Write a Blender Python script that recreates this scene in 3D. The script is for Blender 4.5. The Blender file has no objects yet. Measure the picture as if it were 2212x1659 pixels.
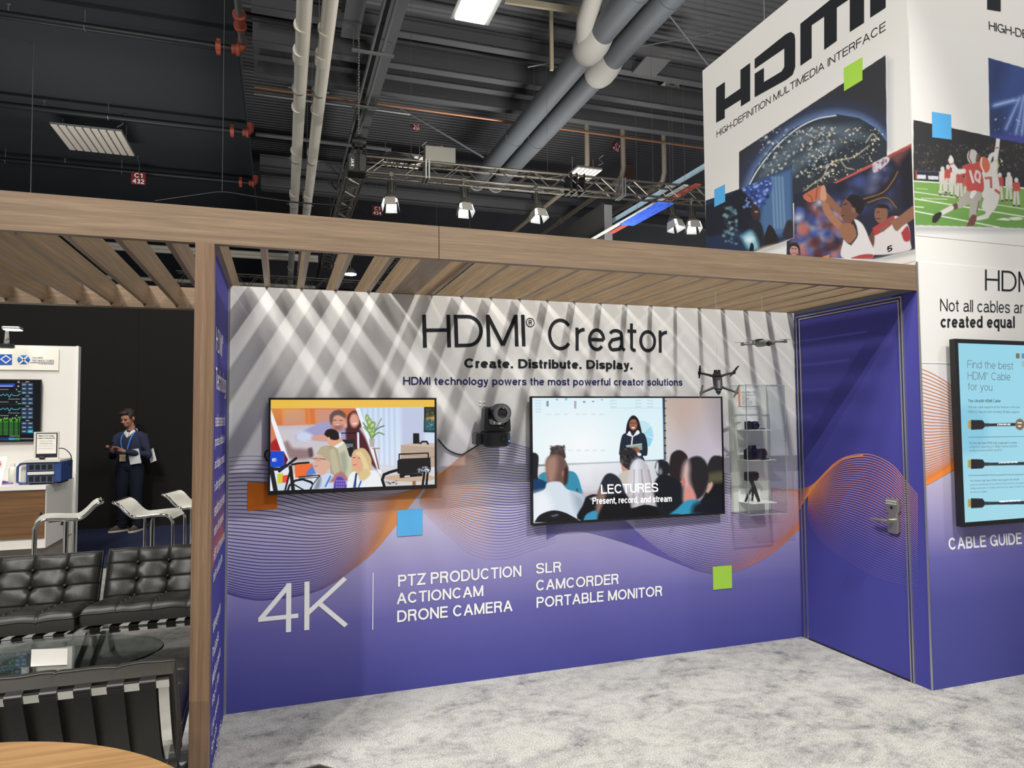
import bpy, bmesh, math, random
import numpy as np
from mathutils import Vector, Matrix, Euler
random.seed(7); rng = np.random.default_rng(7)
PI = math.pi
S = bpy.context.scene
C = S.collection
# ------------------------------------------------------------------ camera
FPX, YAW, PITCH, ROLL = 1490.27, 0.3252, 0.0471, -0.0082
CAM = np.array([0.286, -4.2901, 1.6666])
def cam_axes():
    cy, sy, cp, sp = math.cos(YAW), math.sin(YAW), math.cos(PITCH), math.sin(PITCH)
    f = np.array([sy*cp, cy*cp, sp]); r = np.array([cy, -sy, 0.0]); u = np.cross(r, f)
    c, s = math.cos(ROLL), math.sin(ROLL)
    return c*r+s*u, -s*r+c*u, f
AR, AU, AF = cam_axes()
cd = bpy.data.cameras.new('camera'); cam = bpy.data.objects.new('camera', cd); C.objects.link(cam)
cd.sensor_width = 36; cd.lens = FPX/2212*36; cd.clip_start = .05; cd.clip_end = 200
m = Matrix.Identity(4)
for i in range(3):
    m[i][0], m[i][1], m[i][2], m[i][3] = AR[i], AU[i], -AF[i], CAM[i]
cam.matrix_world = m
S.camera = cam
def on(ax, val, u, v):
    """the point of the plane ax=val seen at photo pixel u,v"""
    d = AR*(u-1106)/FPX + AU*(829.5-v)/FPX + AF
    i = 'xyz'.index(ax); t = (val-CAM[i])/d[i]
    return Vector(CAM+d*t)
def proj(P):
    q = np.asarray(P, float)-CAM
    z = q@AF
    return 1106+FPX*(q@AR)/z, 829.5-FPX*(q@AU)/z
# ------------------------------------------------------------------ world, exposure, lights
S.view_settings.view_transform = 'Standard'; S.view_settings.look = 'None'
S.view_settings.exposure = 0.0; S.view_settings.gamma = 1.0; S.view_settings.use_curve_mapping = False
w = bpy.data.worlds.new('hall_air'); S.world = w; w.use_nodes = True
w.node_tree.nodes['Background'].inputs[0].default_value = (.93, .95, 1, 1)
w.node_tree.nodes['Background'].inputs[1].default_value = .38
def spot(name, loc, target, power, size, blend, radius, col=(1, .97, .92)):
    l = bpy.data.lights.new(name, 'SPOT'); l.energy = power; l.spot_size = size; l.spot_blend = blend
    l.shadow_soft_size = radius; l.color = col
    o = bpy.data.objects.new(name, l); C.objects.link(o); o.location = loc
    o.rotation_euler = (Vector(target)-Vector(loc)).to_track_quat('-Z', 'Y').to_euler(); return o
def area(name, loc, target, power, sx, sy, col=(1, .97, .93)):
    l = bpy.data.lights.new(name, 'AREA'); l.energy = power; l.shape = 'RECTANGLE'; l.size = sx; l.size_y = sy; l.color = col
    o = bpy.data.objects.new(name, l); C.objects.link(o); o.location = loc
    o.rotation_euler = (Vector(target)-Vector(loc)).to_track_quat('-Z', 'Y').to_euler(); return o
# booth spots on the trusses in front of the stand (right, left, far right)
for k in (-1, 0, 1):
    spot('truss_spot_right', (3.05+.055*k, -4.7, 6.9), (1.75, -.2, 1.5), 360, 1.0, .5, .012)
    spot('truss_spot_left', (-4.6+.1*k, -7.6, 9.6), (1.5, -.2, 1.6), 720, .6, .55, .015)
    spot('truss_spot_far', (8.6+.12*k, -6.2, 8.2), (2.8, -.2, 1.9), 230, .62, .5, .02)
# high bay lamps over the aisle and the neighbouring stands
area('aisle_lamp', (3.0, -7.5, 8.6), (3.0, -2.5, 0), 200, 1.2, 1.2)
area('aisle_lamp', (7.5, -5.0, 8.6), (5.0, -2, 1.2), 60, 1.2, 1.2)
area('lounge_lamp', (-3.0, -3.6, 7.4), (-1.0, .5, .4), 420, 1.0, 1.0)
# unseen fill lights added to brighten the hall roof and the sign tower
area('tower_fill', (-2.5, -3.0, 9.2), (4.0, 0, 3.8), 330, .8, .8)  # added fill aimed at the tower's left face, no fixture behind it
area('roof_fill', (5.5, 3.2, 4.4), (5.2, 8.5, 10), 330, 1.6, .6)  # this and the next two: added upward fills for the roof
area('roof_fill', (6.5, 11.0, 4.0), (6.0, 13, 10), 420, 3.0, .8)
area('roof_fill', (-3.2, 9.4, 3.9), (-3.6, 11.5, 8), 110, 2.4, .6)
area('booth_lamp', (-3.0, 2.6, 6.5), (-2.4, 6.5, 1), 130, 1.0, 1.0)
# ------------------------------------------------------------------ materials
def lin(c):
    c = np.asarray(c, float)/255.0
    return np.where(c <= .04045, c/12.92, ((c+.055)/1.055)**2.4)
MATS = {}
def mat(name, rgb, rough=.5, metal=0, emit=0, bump=0, bscale=300, coat=0, trans=0, ior=1.45, alpha=1, spec=.5):
    if name in MATS: return MATS[name]
    M = bpy.data.materials.new(name); M.use_nodes = True; nt = M.node_tree; b = nt.nodes['Principled BSDF']
    c = (*lin(rgb), 1)
    b.inputs['Base Color'].default_value = c; b.inputs['Roughness'].default_value = rough; b.inputs['Metallic'].default_value = metal
    b.inputs['Specular IOR Level'].default_value = spec
    b.inputs['Coat Weight'].default_value = coat; b.inputs['Transmission Weight'].default_value = trans; b.inputs['IOR'].default_value = ior
    b.inputs['Alpha'].default_value = alpha
    if emit: b.inputs['Emission Color'].default_value = c; b.inputs['Emission Strength'].default_value = emit
    if bump:
        n = nt.nodes.new('ShaderNodeTexNoise'); n.inputs['Scale'].default_value = bscale; n.inputs['Detail'].default_value = 3
        tc = nt.nodes.new('ShaderNodeTexCoord'); nt.links.new(tc.outputs['Object'], n.inputs['Vector'])
        bp = nt.nodes.new('ShaderNodeBump'); bp.inputs['Strength'].default_value = bump; bp.inputs['Distance'].default_value = .004
        nt.links.new(n.outputs['Fac'], bp.inputs['Height']); nt.links.new(bp.outputs['Normal'], b.inputs['Normal'])
    MATS[name] = M; return M
def nodes(M):
    nt = M.node_tree; return nt, nt.nodes['Principled BSDF'], nt.nodes.new, nt.links.new
def ramp(nt, stops, interp='LINEAR'):
    r = nt.nodes.new('ShaderNodeValToRGB'); e = r.color_ramp.elements; r.color_ramp.interpolation = interp
    while len(e) > 1: e.remove(e[-1])
    e[0].position = stops[0][0]; e[0].color = (*lin(stops[0][1]), 1)
    for p, c in stops[1:]:
        x = e.new(p); x.color = (*lin(c), 1)
    return r
def wood(name, axis, dark, light, scale=1.0, rough=.45):
    """laminate with grain running along one axis"""
    if name in MATS: return MATS[name]
    M = mat(name, light, rough); nt, b, N, L = nodes(M)
    tc = N('ShaderNodeTexCoord'); mp = N('ShaderNodeMapping'); L(tc.outputs['Object'], mp.inputs['Vector'])
    sc = [60*scale]*3; sc['xyz'.index(axis)] = 1.3*scale; mp.inputs['Scale'].default_value = sc
    n = N('ShaderNodeTexNoise'); n.inputs['Scale'].default_value = 1; n.inputs['Detail'].default_value = 6; n.inputs['Roughness'].default_value = .62
    n.inputs['Distortion'].default_value = .5
    L(mp.outputs['Vector'], n.inputs['Vector'])
    mp2 = N('ShaderNodeMapping'); L(tc.outputs['Object'], mp2.inputs['Vector'])
    sc2 = [300*scale]*3; sc2['xyz'.index(axis)] = 6*scale; mp2.inputs['Scale'].default_value = sc2
    n2 = N('ShaderNodeTexNoise'); n2.inputs['Scale'].default_value = 1; n2.inputs['Detail'].default_value = 2; L(mp2.outputs['Vector'], n2.inputs['Vector'])
    mx = N('ShaderNodeMath'); mx.operation = 'MULTIPLY_ADD'; mx.inputs[1].default_value = .35; L(n2.outputs['Fac'], mx.inputs[0])
    m2 = N('ShaderNodeMath'); m2.operation = 'MULTIPLY'; m2.inputs[1].default_value = .65; L(n.outputs['Fac'], m2.inputs[0]); L(m2.outputs[0], mx.inputs[2])
    r = ramp(nt, [(.25, dark), (.5, tuple((np.array(dark)+np.array(light))/2)), (.72, light)]); L(mx.outputs[0], r.inputs['Fac']); L(r.outputs['Color'], b.inputs['Base Color'])
    bp = N('ShaderNodeBump'); bp.inputs['Strength'].default_value = .12; bp.inputs['Distance'].default_value = .002
    L(n2.outputs['Fac'], bp.inputs['Height']); L(bp.outputs['Normal'], b.inputs['Normal'])
    return M
def print_wall(name, stops, rough=.75):
    """printed fabric: the ink changes with height"""
    M = mat(name, (200, 200, 200), rough, spec=.15); nt, b, N, L = nodes(M)
    tc = N('ShaderNodeTexCoord'); sx = N('ShaderNodeSeparateXYZ'); L(tc.outputs['Object'], sx.inputs['Vector'])
    d = N('ShaderNodeMath'); d.operation = 'DIVIDE'; d.inputs[1].default_value = 2.6; L(sx.outputs['Z'], d.inputs[0])
    r = ramp(nt, stops); L(d.outputs[0], r.inputs['Fac']); L(r.outputs['Color'], b.inputs['Base Color'])
    n = N('ShaderNodeTexNoise'); n.inputs['Scale'].default_value = 5; n.inputs['Detail'].default_value = 2; L(tc.outputs['Object'], n.inputs['Vector'])
    bp = N('ShaderNodeBump'); bp.inputs['Strength'].default_value = .08; bp.inputs['Distance'].default_value = .01
    L(n.outputs['Fac'], bp.inputs['Height']); L(bp.outputs['Normal'], b.inputs['Normal'])
    return M
def vcol_mat(name, emit=0, rough=.6, coat=0):
    if name in MATS: return MATS[name]
    M = mat(name, (0, 0, 0) if emit else (128, 128, 128), rough, coat=coat, spec=.2 if not emit else .4); nt, b, N, L = nodes(M)
    a = N('ShaderNodeVertexColor'); a.layer_name = 'ink'
    if emit:
        L(a.outputs['Color'], b.inputs['Emission Color']); b.inputs['Emission Strength'].default_value = emit
    else: L(a.outputs['Color'], b.inputs['Base Color'])
    return M
# ------------------------------------------------------------------ mesh helpers
def NB(): return bmesh.new()
def box(bm, lo, hi, rot=None, piv=None):
    lo = Vector(lo); hi = Vector(hi)
    vs = [bm.verts.new((x, y, z)) for x in (lo.x, hi.x) for y in (lo.y, hi.y) for z in (lo.z, hi.z)]
    for f in ((0, 1, 3, 2), (4, 6, 7, 5), (0, 4, 5, 1), (2, 3, 7, 6), (0, 2, 6, 4), (1, 5, 7, 3)): bm.faces.new([vs[i] for i in f])
    if rot is not None:
        bmesh.ops.rotate(bm, verts=vs, cent=piv if piv is not None else (lo+hi)/2, matrix=rot)
    return vs
def bbox(bm, c, s, rot=None):
    c = Vector(c); s = Vector(s)/2
    return box(bm, c-s, c+s, rot)
def frame_of(d):
    d = Vector(d).normalized(); a = Vector((0, 0, 1)) if abs(d.z) < .9 else Vector((1, 0, 0))
    x = d.cross(a).normalized(); return x, d.cross(x).normalized()
def tube(bm, pts, r, n=10, closed=False, cap=True, flat=None):
    """tube of radius r (number or list) along points; flat=(side vector, half width, half thickness) gives a flat bar"""
    pts = [Vector(p) for p in pts]; rings = []; N = len(pts); x = None
    for i, p in enumerate(pts):
        if closed: d = pts[(i+1) % N]-pts[i-1]
        else: d = pts[min(i+1, N-1)]-pts[max(i-1, 0)]
        d.normalize()
        if flat:
            s = Vector(flat[0]).normalized(); t = d.cross(s).normalized(); a, b = flat[1], flat[2]
            rings.append([bm.verts.new(p+s*a*i1+t*b*i2) for i1, i2 in ((1, 1), (-1, 1), (-1, -1), (1, -1))]); continue
        if x is None: x, y = frame_of(d)
        else:
            x = (x-d*x.dot(d)).normalized(); y = d.cross(x)
        rr = r[i] if hasattr(r, '__len__') else r
        rings.append([bm.verts.new(p+(x*math.cos(2*PI*k/n)+y*math.sin(2*PI*k/n))*rr) for k in range(n)])
    k = len(rings[0])
    for i in range(N if closed else N-1):
        A, B = rings[i], rings[(i+1) % N]
        for j in range(k): bm.faces.new((A[j], A[(j+1) % k], B[(j+1) % k], B[j]))
    if cap and not closed:
        bm.faces.new(rings[0][::-1]); bm.faces.new(rings[-1])
    return rings
def cyl(bm, a, b, r, n=16, r2=None): return tube(bm, [a, b], [r, r if r2 is None else r2], n)
def lathe(bm, prof, c=(0, 0, 0), axis=(0, 0, 1), n=24):
    c = Vector(c); ax = Vector(axis).normalized(); x, y = frame_of(ax)
    rings = [[bm.verts.new(c+ax*h+(x*math.cos(2*PI*k/n)+y*math.sin(2*PI*k/n))*max(r, 1e-4)) for k in range(n)] for r, h in prof]
    for A, B in zip(rings, rings[1:]):
        for j in range(n): bm.faces.new((A[j], A[(j+1) % n], B[(j+1) % n], B[j]))
    bm.faces.new(rings[0][::-1]); bm.faces.new(rings[-1])
def ball(bm, c, r, seg=14, rings=10, rot=None):
    r = Vector(r) if hasattr(r, '__len__') else Vector((r, r, r))
    M = Matrix.Translation(c) @ (rot.to_4x4() if rot is not None else Matrix.Identity(4)) @ Matrix.Diagonal((*r, 1))
    bmesh.ops.create_uvsphere(bm, u_segments=seg, v_segments=rings, radius=1, matrix=M)
def prism(bm, pts, off):
    """polygon (3-D points) extruded by a vector"""
    off = Vector(off); a = [bm.verts.new(Vector(p)) for p in pts]; b = [bm.verts.new(Vector(p)+off) for p in pts]; n = len(a)
    bm.faces.new(a); bm.faces.new(b[::-1])
    for i in range(n): bm.faces.new((a[i], b[i], b[(i+1) % n], a[(i+1) % n]))
def rrect(w, h, r, n=5):
    o = []
    for cx, cy, a0 in ((w/2-r, h/2-r, 0), (-w/2+r, h/2-r, 90), (-w/2+r, -h/2+r, 180), (w/2-r, -h/2+r, 270)):
        for k in range(n+1):
            a = math.radians(a0+90*k/n); o.append((cx+r*math.cos(a), cy+r*math.sin(a)))
    return o
def obj(name, bm, M, parent=None, smooth=False, bevel=0, sub=0, world=False):
    """links the bmesh as ONE mesh object; world=True: vertices are world coordinates"""
    me = bpy.data.meshes.new(name)
    if world and parent is not None:
        root = parent; t = Vector(root.location)
        while root.parent: root = root.parent; t += Vector(root.location)
        bmesh.ops.translate(bm, verts=bm.verts, vec=-t)
    bmesh.ops.recalc_face_normals(bm, faces=bm.faces)
    bm.to_mesh(me); bm.free(); o = bpy.data.objects.new(name, me); C.objects.link(o)
    me.materials.append(M)
    if parent is not None: o.parent = parent
    if smooth:
        for p in me.polygons: p.use_smooth = True
    if bevel:
        b = o.modifiers.new('bevel', 'BEVEL'); b.width = bevel; b.segments = 2; b.limit_method = 'ANGLE'; b.angle_limit = .6
    if sub:
        s = o.modifiers.new('subdivision', 'SUBSURF'); s.levels = sub; s.render_levels = sub
    return o
def smooth_by_angle(o, deg=40):
    me = o.data
    for p in me.polygons: p.use_smooth = True
    e = o.modifiers.new('edge_split', 'EDGE_SPLIT'); e.split_angle = math.radians(deg)
    return o
def tag(o, label=None, cat=None, group=None, kind=None):
    if label: o['label'] = label
    if cat: o['category'] = cat
    if group: o['group'] = group
    if kind: o['kind'] = kind
    return o
def thing(name, label, cat, loc=(0, 0, 0), rz=0, group=None):
    o = bpy.data.objects.new(name, None); C.objects.link(o); o.empty_display_size = .1
    o.location = loc; o.rotation_euler = (0, 0, rz)
    return tag(o, label, cat, group)
def struct(o): o['kind'] = 'structure'; return o
KIDS = {}
def dup(root, loc=None, rz=None, label=None, group=None):
    c = root.copy(); C.objects.link(c)
    if loc is not None: c.location = loc
    if rz is not None: c.rotation_euler = (0, 0, rz)
    tag(c, label, None, group)
    for ch in [o for o in C.objects if o.parent == root]:
        d = ch.copy(); C.objects.link(d); d.parent = c
        for g in [o for o in C.objects if o.parent == ch]:
            e = g.copy(); C.objects.link(e); e.parent = d
    return c
def cat(pts, n=12):
    """Catmull-Rom through 2-D or 3-D points"""
    P = [np.array(p, float) for p in pts]; P = [2*P[0]-P[1]]+P+[2*P[-1]-P[-2]]; out = []
    for i in range(1, len(P)-2):
        for k in range(n):
            t = k/n; a, b, c, d = P[i-1:i+3]
            out.append(.5*((2*b)+(c-a)*t+(2*a-5*b+4*c-d)*t*t+(3*b-a-3*c+d)*t**3))
    out.append(P[-2]); return out
# ------------------------------------------------------------------ grotesque lettering drawn as strokes (cap height 1, h = half stroke)
def E_(cx, cy, rx, ry, a0, a1, n=12): return [(cx+rx*math.cos(math.radians(a0+(a1-a0)*k/n)), cy+ry*math.sin(math.radians(a0+(a1-a0)*k/n))) for k in range(n+1)]
X_ = .73
def bowl(x0, x1, y0, y1, h): return E_((x0+x1)/2, (y0+y1)/2, (x1-x0)/2-h, (y1-y0)/2-h, 0, 360, 26)
def dee(x0, x1, y0, y1, h):
    r = min((y1-y0)/2-h, (x1-x0)*.75)
    return [(x0, y1-h), (x1-h-r*.85, y1-h)]+E_(x1-h-r*.85, (y0+y1)/2, r*.85, (y1-y0)/2-h, 90, -90, 14)+[(x0, y0+h)]
def arch(x0, x1, y1, h, yb=0): r = (x1-x0)/2-h; return [(x0+h, y1-h-r*.95)]+E_((x0+x1)/2, y1-h-r, r, r, 180, 0, 12)+[(x1-h, yb)]
def ess(w, t, h): 
    P = [(w-h, t*.72), (w*.78, t-h*1.35), (w*.5, t-h), (w*.2, t-h*1.5), (h, t*.74), (w*.22, t*.565), (w*.5, t*.5), (w*.8, t*.42), (w-h, t*.26), (w*.8, h*1.4), (w*.5, h), (w*.2, h*1.35), (h, t*.28)]
    return [tuple(p) for p in cat(P, 4)]
GL = {
'A': (.86, lambda h: [[(h*.9, 0), (.43, 1-h*.3)], [(.86-h*.9, 0), (.43, 1-h*.3)], [(.2, .34), (.66, .34)]]),
'B': (.74, lambda h: [[(h, 0), (h, 1)], dee(h, .70, .5-h, 1, h), dee(h, .74, 0, .5+h, h)]),
'C': (.86, lambda h: [E_(.43, .5, .43-h, .5-h, 38, 322, 24)]),
'D': (.82, lambda h: [[(h, 0), (h, 1)], dee(h, .82, 0, 1, h)]),
'E': (.68, lambda h: [[(h, 0), (h, 1)], [(0, 1-h), (.68, 1-h)], [(0, .53), (.63, .53)], [(0, h), (.68, h)]]),
'F': (.64, lambda h: [[(h, 0), (h, 1)], [(0, 1-h), (.64, 1-h)], [(0, .51), (.58, .51)]]),
'G': (.9, lambda h: [E_(.44, .5, .44-h, .5-h, 38, 340, 24), [(.46, .46), (.9-h*.5, .46)], [(.9-h, .5), (.9-h, 0)]]),
'H': (.78, lambda h: [[(h, 0), (h, 1)], [(.78-h, 0), (.78-h, 1)], [(h, .53), (.78-h, .53)]]),
'I': (0, lambda h: [[(h, 0), (h, 1)]]),
'J': (.58, lambda h: [[(.58-h, 1)]+E_(.29, .29, .29-h, .29-h, 0, -180, 12)]),
'K': (.80, lambda h: [[(h, 0), (h, 1)], [(.78-h, 1), (h, .33)], [(.27, .52), (.80-h, 0)]]),
'L': (.64, lambda h: [[(h, 0), (h, 1)], [(0, h), (.64, h)]]),
'M': (.94, lambda h: [[(h, 0), (h, 1)], [(.94-h, 0), (.94-h, 1)], [(h, 1-h*.4), (.47, h*.6)], [(.94-h, 1-h*.4), (.47, h*.6)]]),
'N': (.78, lambda h: [[(h, 0), (h, 1)], [(.78-h, 0), (.78-h, 1)], [(h, 1-h*.5), (.78-h, h*.5)]]),
'O': (.94, lambda h: [bowl(0, .94, 0, 1, h)]),
'P': (.72, lambda h: [[(h, 0), (h, 1)], dee(h, .72, .42, 1, h)]),
'Q': (.94, lambda h: [bowl(0, .94, 0, 1, h), [(.58, .25), (.88, .0)]]),
'R': (.77, lambda h: [[(h, 0), (h, 1)], dee(h, .74, .45, 1, h), [(.44, .46), (.6, .42), (.69-h, .30), (.75-h, 0)]]),
'S': (.76, lambda h: [ess(.76, 1, h)]),
'T': (.72, lambda h: [[(.36, 0), (.36, 1)], [(0, 1-h), (.72, 1-h)]]),
'U': (.76, lambda h: [[(h, 1)]+E_(.38, .38, .38-h, .38-h, 180, 360, 14)+[(.76-h, 1)]]),
'V': (.82, lambda h: [[(h*.9, 1), (.41, h*.4)], [(.82-h*.9, 1), (.41, h*.4)]]),
'W': (1.2, lambda h: [[(h*.9, 1), (.33, h*.5), (.6, 1-h*.5), (.87, h*.5), (1.2-h*.9, 1)]]),
'X': (.82, lambda h: [[(h, 0), (.82-h, 1)], [(h, 1), (.82-h, 0)]]),
'Y': (.82, lambda h: [[(h, 1), (.41, .42)], [(.82-h, 1), (.41, .42)], [(.41, .44), (.41, 0)]]),
'Z': (.74, lambda h: [[(.03, 1-h), (.72-h*.5, 1-h), (h*1.2, h), (.74, h)]]),
'a': (.62, lambda h: [E_(.29, X_-.2, .27-h, .2-h, 160, 20, 9)+[(.56-h, .45), (.56-h, .12), (.62, h*.8)], [(.56-h, .45), (.38, .42), (.15, .37)]+E_(.2, .2, .2-h, .2-h, 125, 290, 9)+[(.42, .08), (.56-h, .22)]]),
'b': (.62, lambda h: [[(h, 0), (h, 1)], bowl(0, .62, 0, X_, h)]),
'c': (.58, lambda h: [E_(.31, X_/2, .31-h, X_/2-h, 42, 318, 20)]),
'd': (.62, lambda h: [[(.62-h, 0), (.62-h, 1)], bowl(0, .62, 0, X_, h)]),
'e': (.62, lambda h: [[(h, X_*.5), (.62-h, X_*.5)], E_(.31, X_/2, .31-h, X_/2-h, 0, 318, 20)]),
'f': (.34, lambda h: [[(.17, 0), (.17, .8)]+E_(.32, .82, .15, .18-h, 180, 92, 6), [(0, X_-h), (.34, X_-h)]]),
'g': (.62, lambda h: [bowl(0, .62, .02, X_, h), [(.62-h, X_), (.62-h, 0)]+E_(.31, -.02, .31-h, .27-h, 0, -155, 10)]),
'h': (.58, lambda h: [[(h, 0), (h, 1)], arch(0, .58, X_, h)]),
'i': (0, lambda h: [[(h, 0), (h, X_)], [(h, 1-2*h), (h, 1)]]),
'j': (.1, lambda h: [[(h+.06, X_), (h+.06, -.18), (0, -.27+h)], [(h+.06, 1-2*h), (h+.06, 1)]]),
'k': (.56, lambda h: [[(h, 0), (h, 1)], [(.53-h, X_), (h, .24)], [(.2, .42), (.56-h, 0)]]),
'l': (0, lambda h: [[(h, 0), (h, 1)]]),
'm': (.92, lambda h: [[(h, 0), (h, X_)], arch(0, .46+h, X_, h), arch(.46-h, .92, X_, h)]),
'n': (.58, lambda h: [[(h, 0), (h, X_)], arch(0, .58, X_, h)]),
'o': (.64, lambda h: [bowl(0, .64, 0, X_, h)]),
'p': (.62, lambda h: [[(h, -.28), (h, X_)], bowl(0, .62, 0, X_, h)]),
'q': (.62, lambda h: [[(.62-h, -.28), (.62-h, X_)], bowl(0, .62, 0, X_, h)]),
'r': (.34, lambda h: [[(h, 0), (h, X_)], [(h, X_*.55)]+E_(.33, X_-.26, .33-h, .26-h, 170, 92, 7)]),
's': (.54, lambda h: [ess(.54, X_, h)]),
't': (.34, lambda h: [[(.15, .93), (.15, .16)]+E_(.29, .15, .14, .15-h, 180, 275, 6), [(0, X_-h), (.33, X_-h)]]),
'u': (.58, lambda h: [[(.58-h, 0), (.58-h, X_)], [(h, X_)]+E_(.29, .29, .29-h, .29-h, 180, 360, 12)]),
'v': (.56, lambda h: [[(h*.9, X_), (.28, h*.4)], [(.56-h*.9, X_), (.28, h*.4)]]),
'w': (.86, lambda h: [[(h*.9, X_), (.24, h*.5), (.43, X_-h*.5), (.62, h*.5), (.86-h*.9, X_)]]),
'x': (.56, lambda h: [[(h, 0), (.56-h, X_)], [(h, X_), (.56-h, 0)]]),
'y': (.56, lambda h: [[(h*.9, X_), (.29, h)], [(.56-h*.9, X_), (.25, -.15), (.12, -.28+h), (.02, -.27+h)]]),
'z': (.54, lambda h: [[(.02, X_-h), (.52-h*.5, X_-h), (h*1.2, h), (.54, h)]]),
'0': (.64, lambda h: [bowl(0, .64, 0, 1, h)]), '1': (.36, lambda h: [[(.36-h, 0), (.36-h, 1)], [(.36-h, .97), (.2, .82), (0, .78)]]),
'2': (.64, lambda h: [E_(.32, .69, .32-h, .31-h, 170, -25, 12)+[(.3, .34), (.08, .14), (h, h), (.64, h)]]),
'3': (.64, lambda h: [E_(.31, .74, .29-h, .26-h, 160, -90, 12), E_(.31, .27, .32-h, .27-h, 90, -160, 12)]),
'4': (.70, lambda h: [[(.53, 0), (.53, 1)], [(.53, 1-h*1.1), (h*.9, .27+h)], [(h*.2, .27+h), (.70, .27+h)]]),
'5': (.64, lambda h: [[(.58, 1-h), (.14, 1-h), (.08, .5)]+E_(.31, .33, .33-h, .33-h, 140, -155, 14)]),
'6': (.64, lambda h: [bowl(0, .64, 0, .63, h), E_(.38, .45, .38-h, .55-h, 180, 65, 9)]),
'7': (.62, lambda h: [[(0, 1-h), (.6-h*.4, 1-h), (.36, .5), (.22, 0)]]),
'8': (.64, lambda h: [bowl(.03, .61, .5-h, 1, h), bowl(0, .64, 0, .5+h, h)]),
'9': (.64, lambda h: [bowl(0, .64, .37, 1, h), E_(.26, .55, .38-h, .55-h, 0, -115, 9)]),
'.': (0, lambda h: [[(h, 0), (h, 2*h)]]), ',': (0, lambda h: [[(h, 2*h), (h, 0), (h*.4, -h*1.6)]]), '-': (.3, lambda h: [[(0, .37), (.3, .37)]]),
'\u00ae': (1, lambda h: [E_(.5, .5, .46, .46, 0, 360, 26), [(.36, .26), (.36, .74)], [(.36, .72)]+E_(.54, .61, .1, .11, 90, -90, 8)+[(.36, .5)], [(.55, .5), (.65, .26)]]),
'&': (.8, lambda h: [[(.78, 0), (.22, .68), (.22, .88), (.36, 1-h), (.5, .86), (.46, .68), (.1, .38), (.06, .18), (.24, h), (.45, h*1.3), (.7, .4)]]),
'$': (.6, lambda h: [ess(.6, 1, h), [(.3, -.1), (.3, 1.1)]]), '/': (.4, lambda h: [[(0, 0), (.4, 1)]]), ':': (0, lambda h: [[(h, 0), (h, 2*h)], [(h, .5), (h, .5+2*h)]]),
}
def stroke_text(s, wt=.12, gap=.13):
    """returns vertices and faces (2-D) of a line of lettering"""
    V, F, I = [], [], []; x = 0; h = wt/2; si = 0
    for ch in s:
        if ch == ' ': x += .37; continue
        wd, fn = GL.get(ch, GL['o']); sh = h
        if ch == '\u00ae' and len(s) > 1: k, dy = .38, .62
        else: k, dy = 1, 0
        for st in fn(h if k == 1 else .1*.8):
            P = np.array([q for i_, q in enumerate(st) if i_ == 0 or math.hypot(q[0]-st[i_-1][0], q[1]-st[i_-1][1]) > 1e-5])*k+np.array([x, dy]); hw = h if k == 1 else h*.35; n = len(P); closed = n > 4 and np.hypot(*(P[0]-P[-1])) < 1e-4
            T = np.diff(P, axis=0); T /= np.maximum(np.hypot(T[:, 0], T[:, 1]), 1e-9)[:, None]; b0 = len(V)
            for i in range(n):
                ta = T[i-1] if (i > 0 or closed) else T[0]; tb = T[i] if i < n-1 else (T[0] if closed else T[-1])
                if i == 0 and closed: ta = T[-1]
                t = ta+tb; t /= max(np.hypot(*t), 1e-6); nn = np.array([-t[1], t[0]]); c = max(nn@np.array([-ta[1], ta[0]]), .45)
                V.append(P[i]+nn*hw/c); V.append(P[i]-nn*hw/c)
            F += [(b0+2*i, b0+2*i+1, b0+2*i+3, b0+2*i+2) for i in range(n-1)]; si += 1; I += [si]*(len(V)-b0)
        x += max(wd, 2*h)*k+gap
    return np.array(V), F, np.array(I)
def text(name, s, o, ax, ay, M, parent, weight=.12, spacing=.105):
    """lettering whose ink box starts at o; ax, ay: vectors of the box's full width and full height"""
    V, F, I = stroke_text(s, weight, spacing); mn = V.min(0); uv = (V-mn)/(V.max(0)-mn)
    P = np.array(o, float)+uv[:, :1]*np.array(ax, float)+uv[:, 1:2]*np.array(ay, float)
    nn = np.cross(np.array(ax, float), np.array(ay, float)); P += nn/np.linalg.norm(nn)*(I % 6)[:, None]*6e-5
    r = parent; t0 = np.zeros(3)
    while r is not None: t0 = t0+np.array(r.location); r = r.parent
    cuts = [0]
    if name == 'sign_lettering':                    # wide signs: every word a part of its own
        for wd in s.split(' ')[:-1]: cuts.append(cuts[-1]+sum(len(GL.get(ch, GL['o'])[1](.06)) for ch in wd))
    cuts.append(10**6)
    for c0, c1 in zip(cuts, cuts[1:]):
        fs = [f for f in F if c0 < I[f[0]] <= c1]; us = sorted({v for f in fs for v in f}); ix = {v: k for k, v in enumerate(us)}
        me = bpy.data.meshes.new(name); me.from_pydata([tuple(P[v]-t0) for v in us], [], [tuple(ix[v] for v in f) for f in fs]); me.materials.append(M)
        ob = bpy.data.objects.new(name, me); C.objects.link(ob); ob.parent = parent
    return ob
def text_px(name, s, plane, tl, tr, bl, M, parent, weight=.12, spacing=.105):
    """lettering on plane=(axis,value), ink box given by the photo pixels of its top-left, top-right and bottom-left corners"""
    a, b, c = (on(*plane, *p) for p in (tl, tr, bl))
    return text(name, s, c, b-a, a-c, M, parent, weight, spacing)
# ------------------------------------------------------------------ the setting
W, D, H = 4.0165, 1.0794, 2.44          # back wall width, depth of the niche, wall height
FZ0, FZ1 = 2.4246, 2.5827               # pergola fascia
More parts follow.
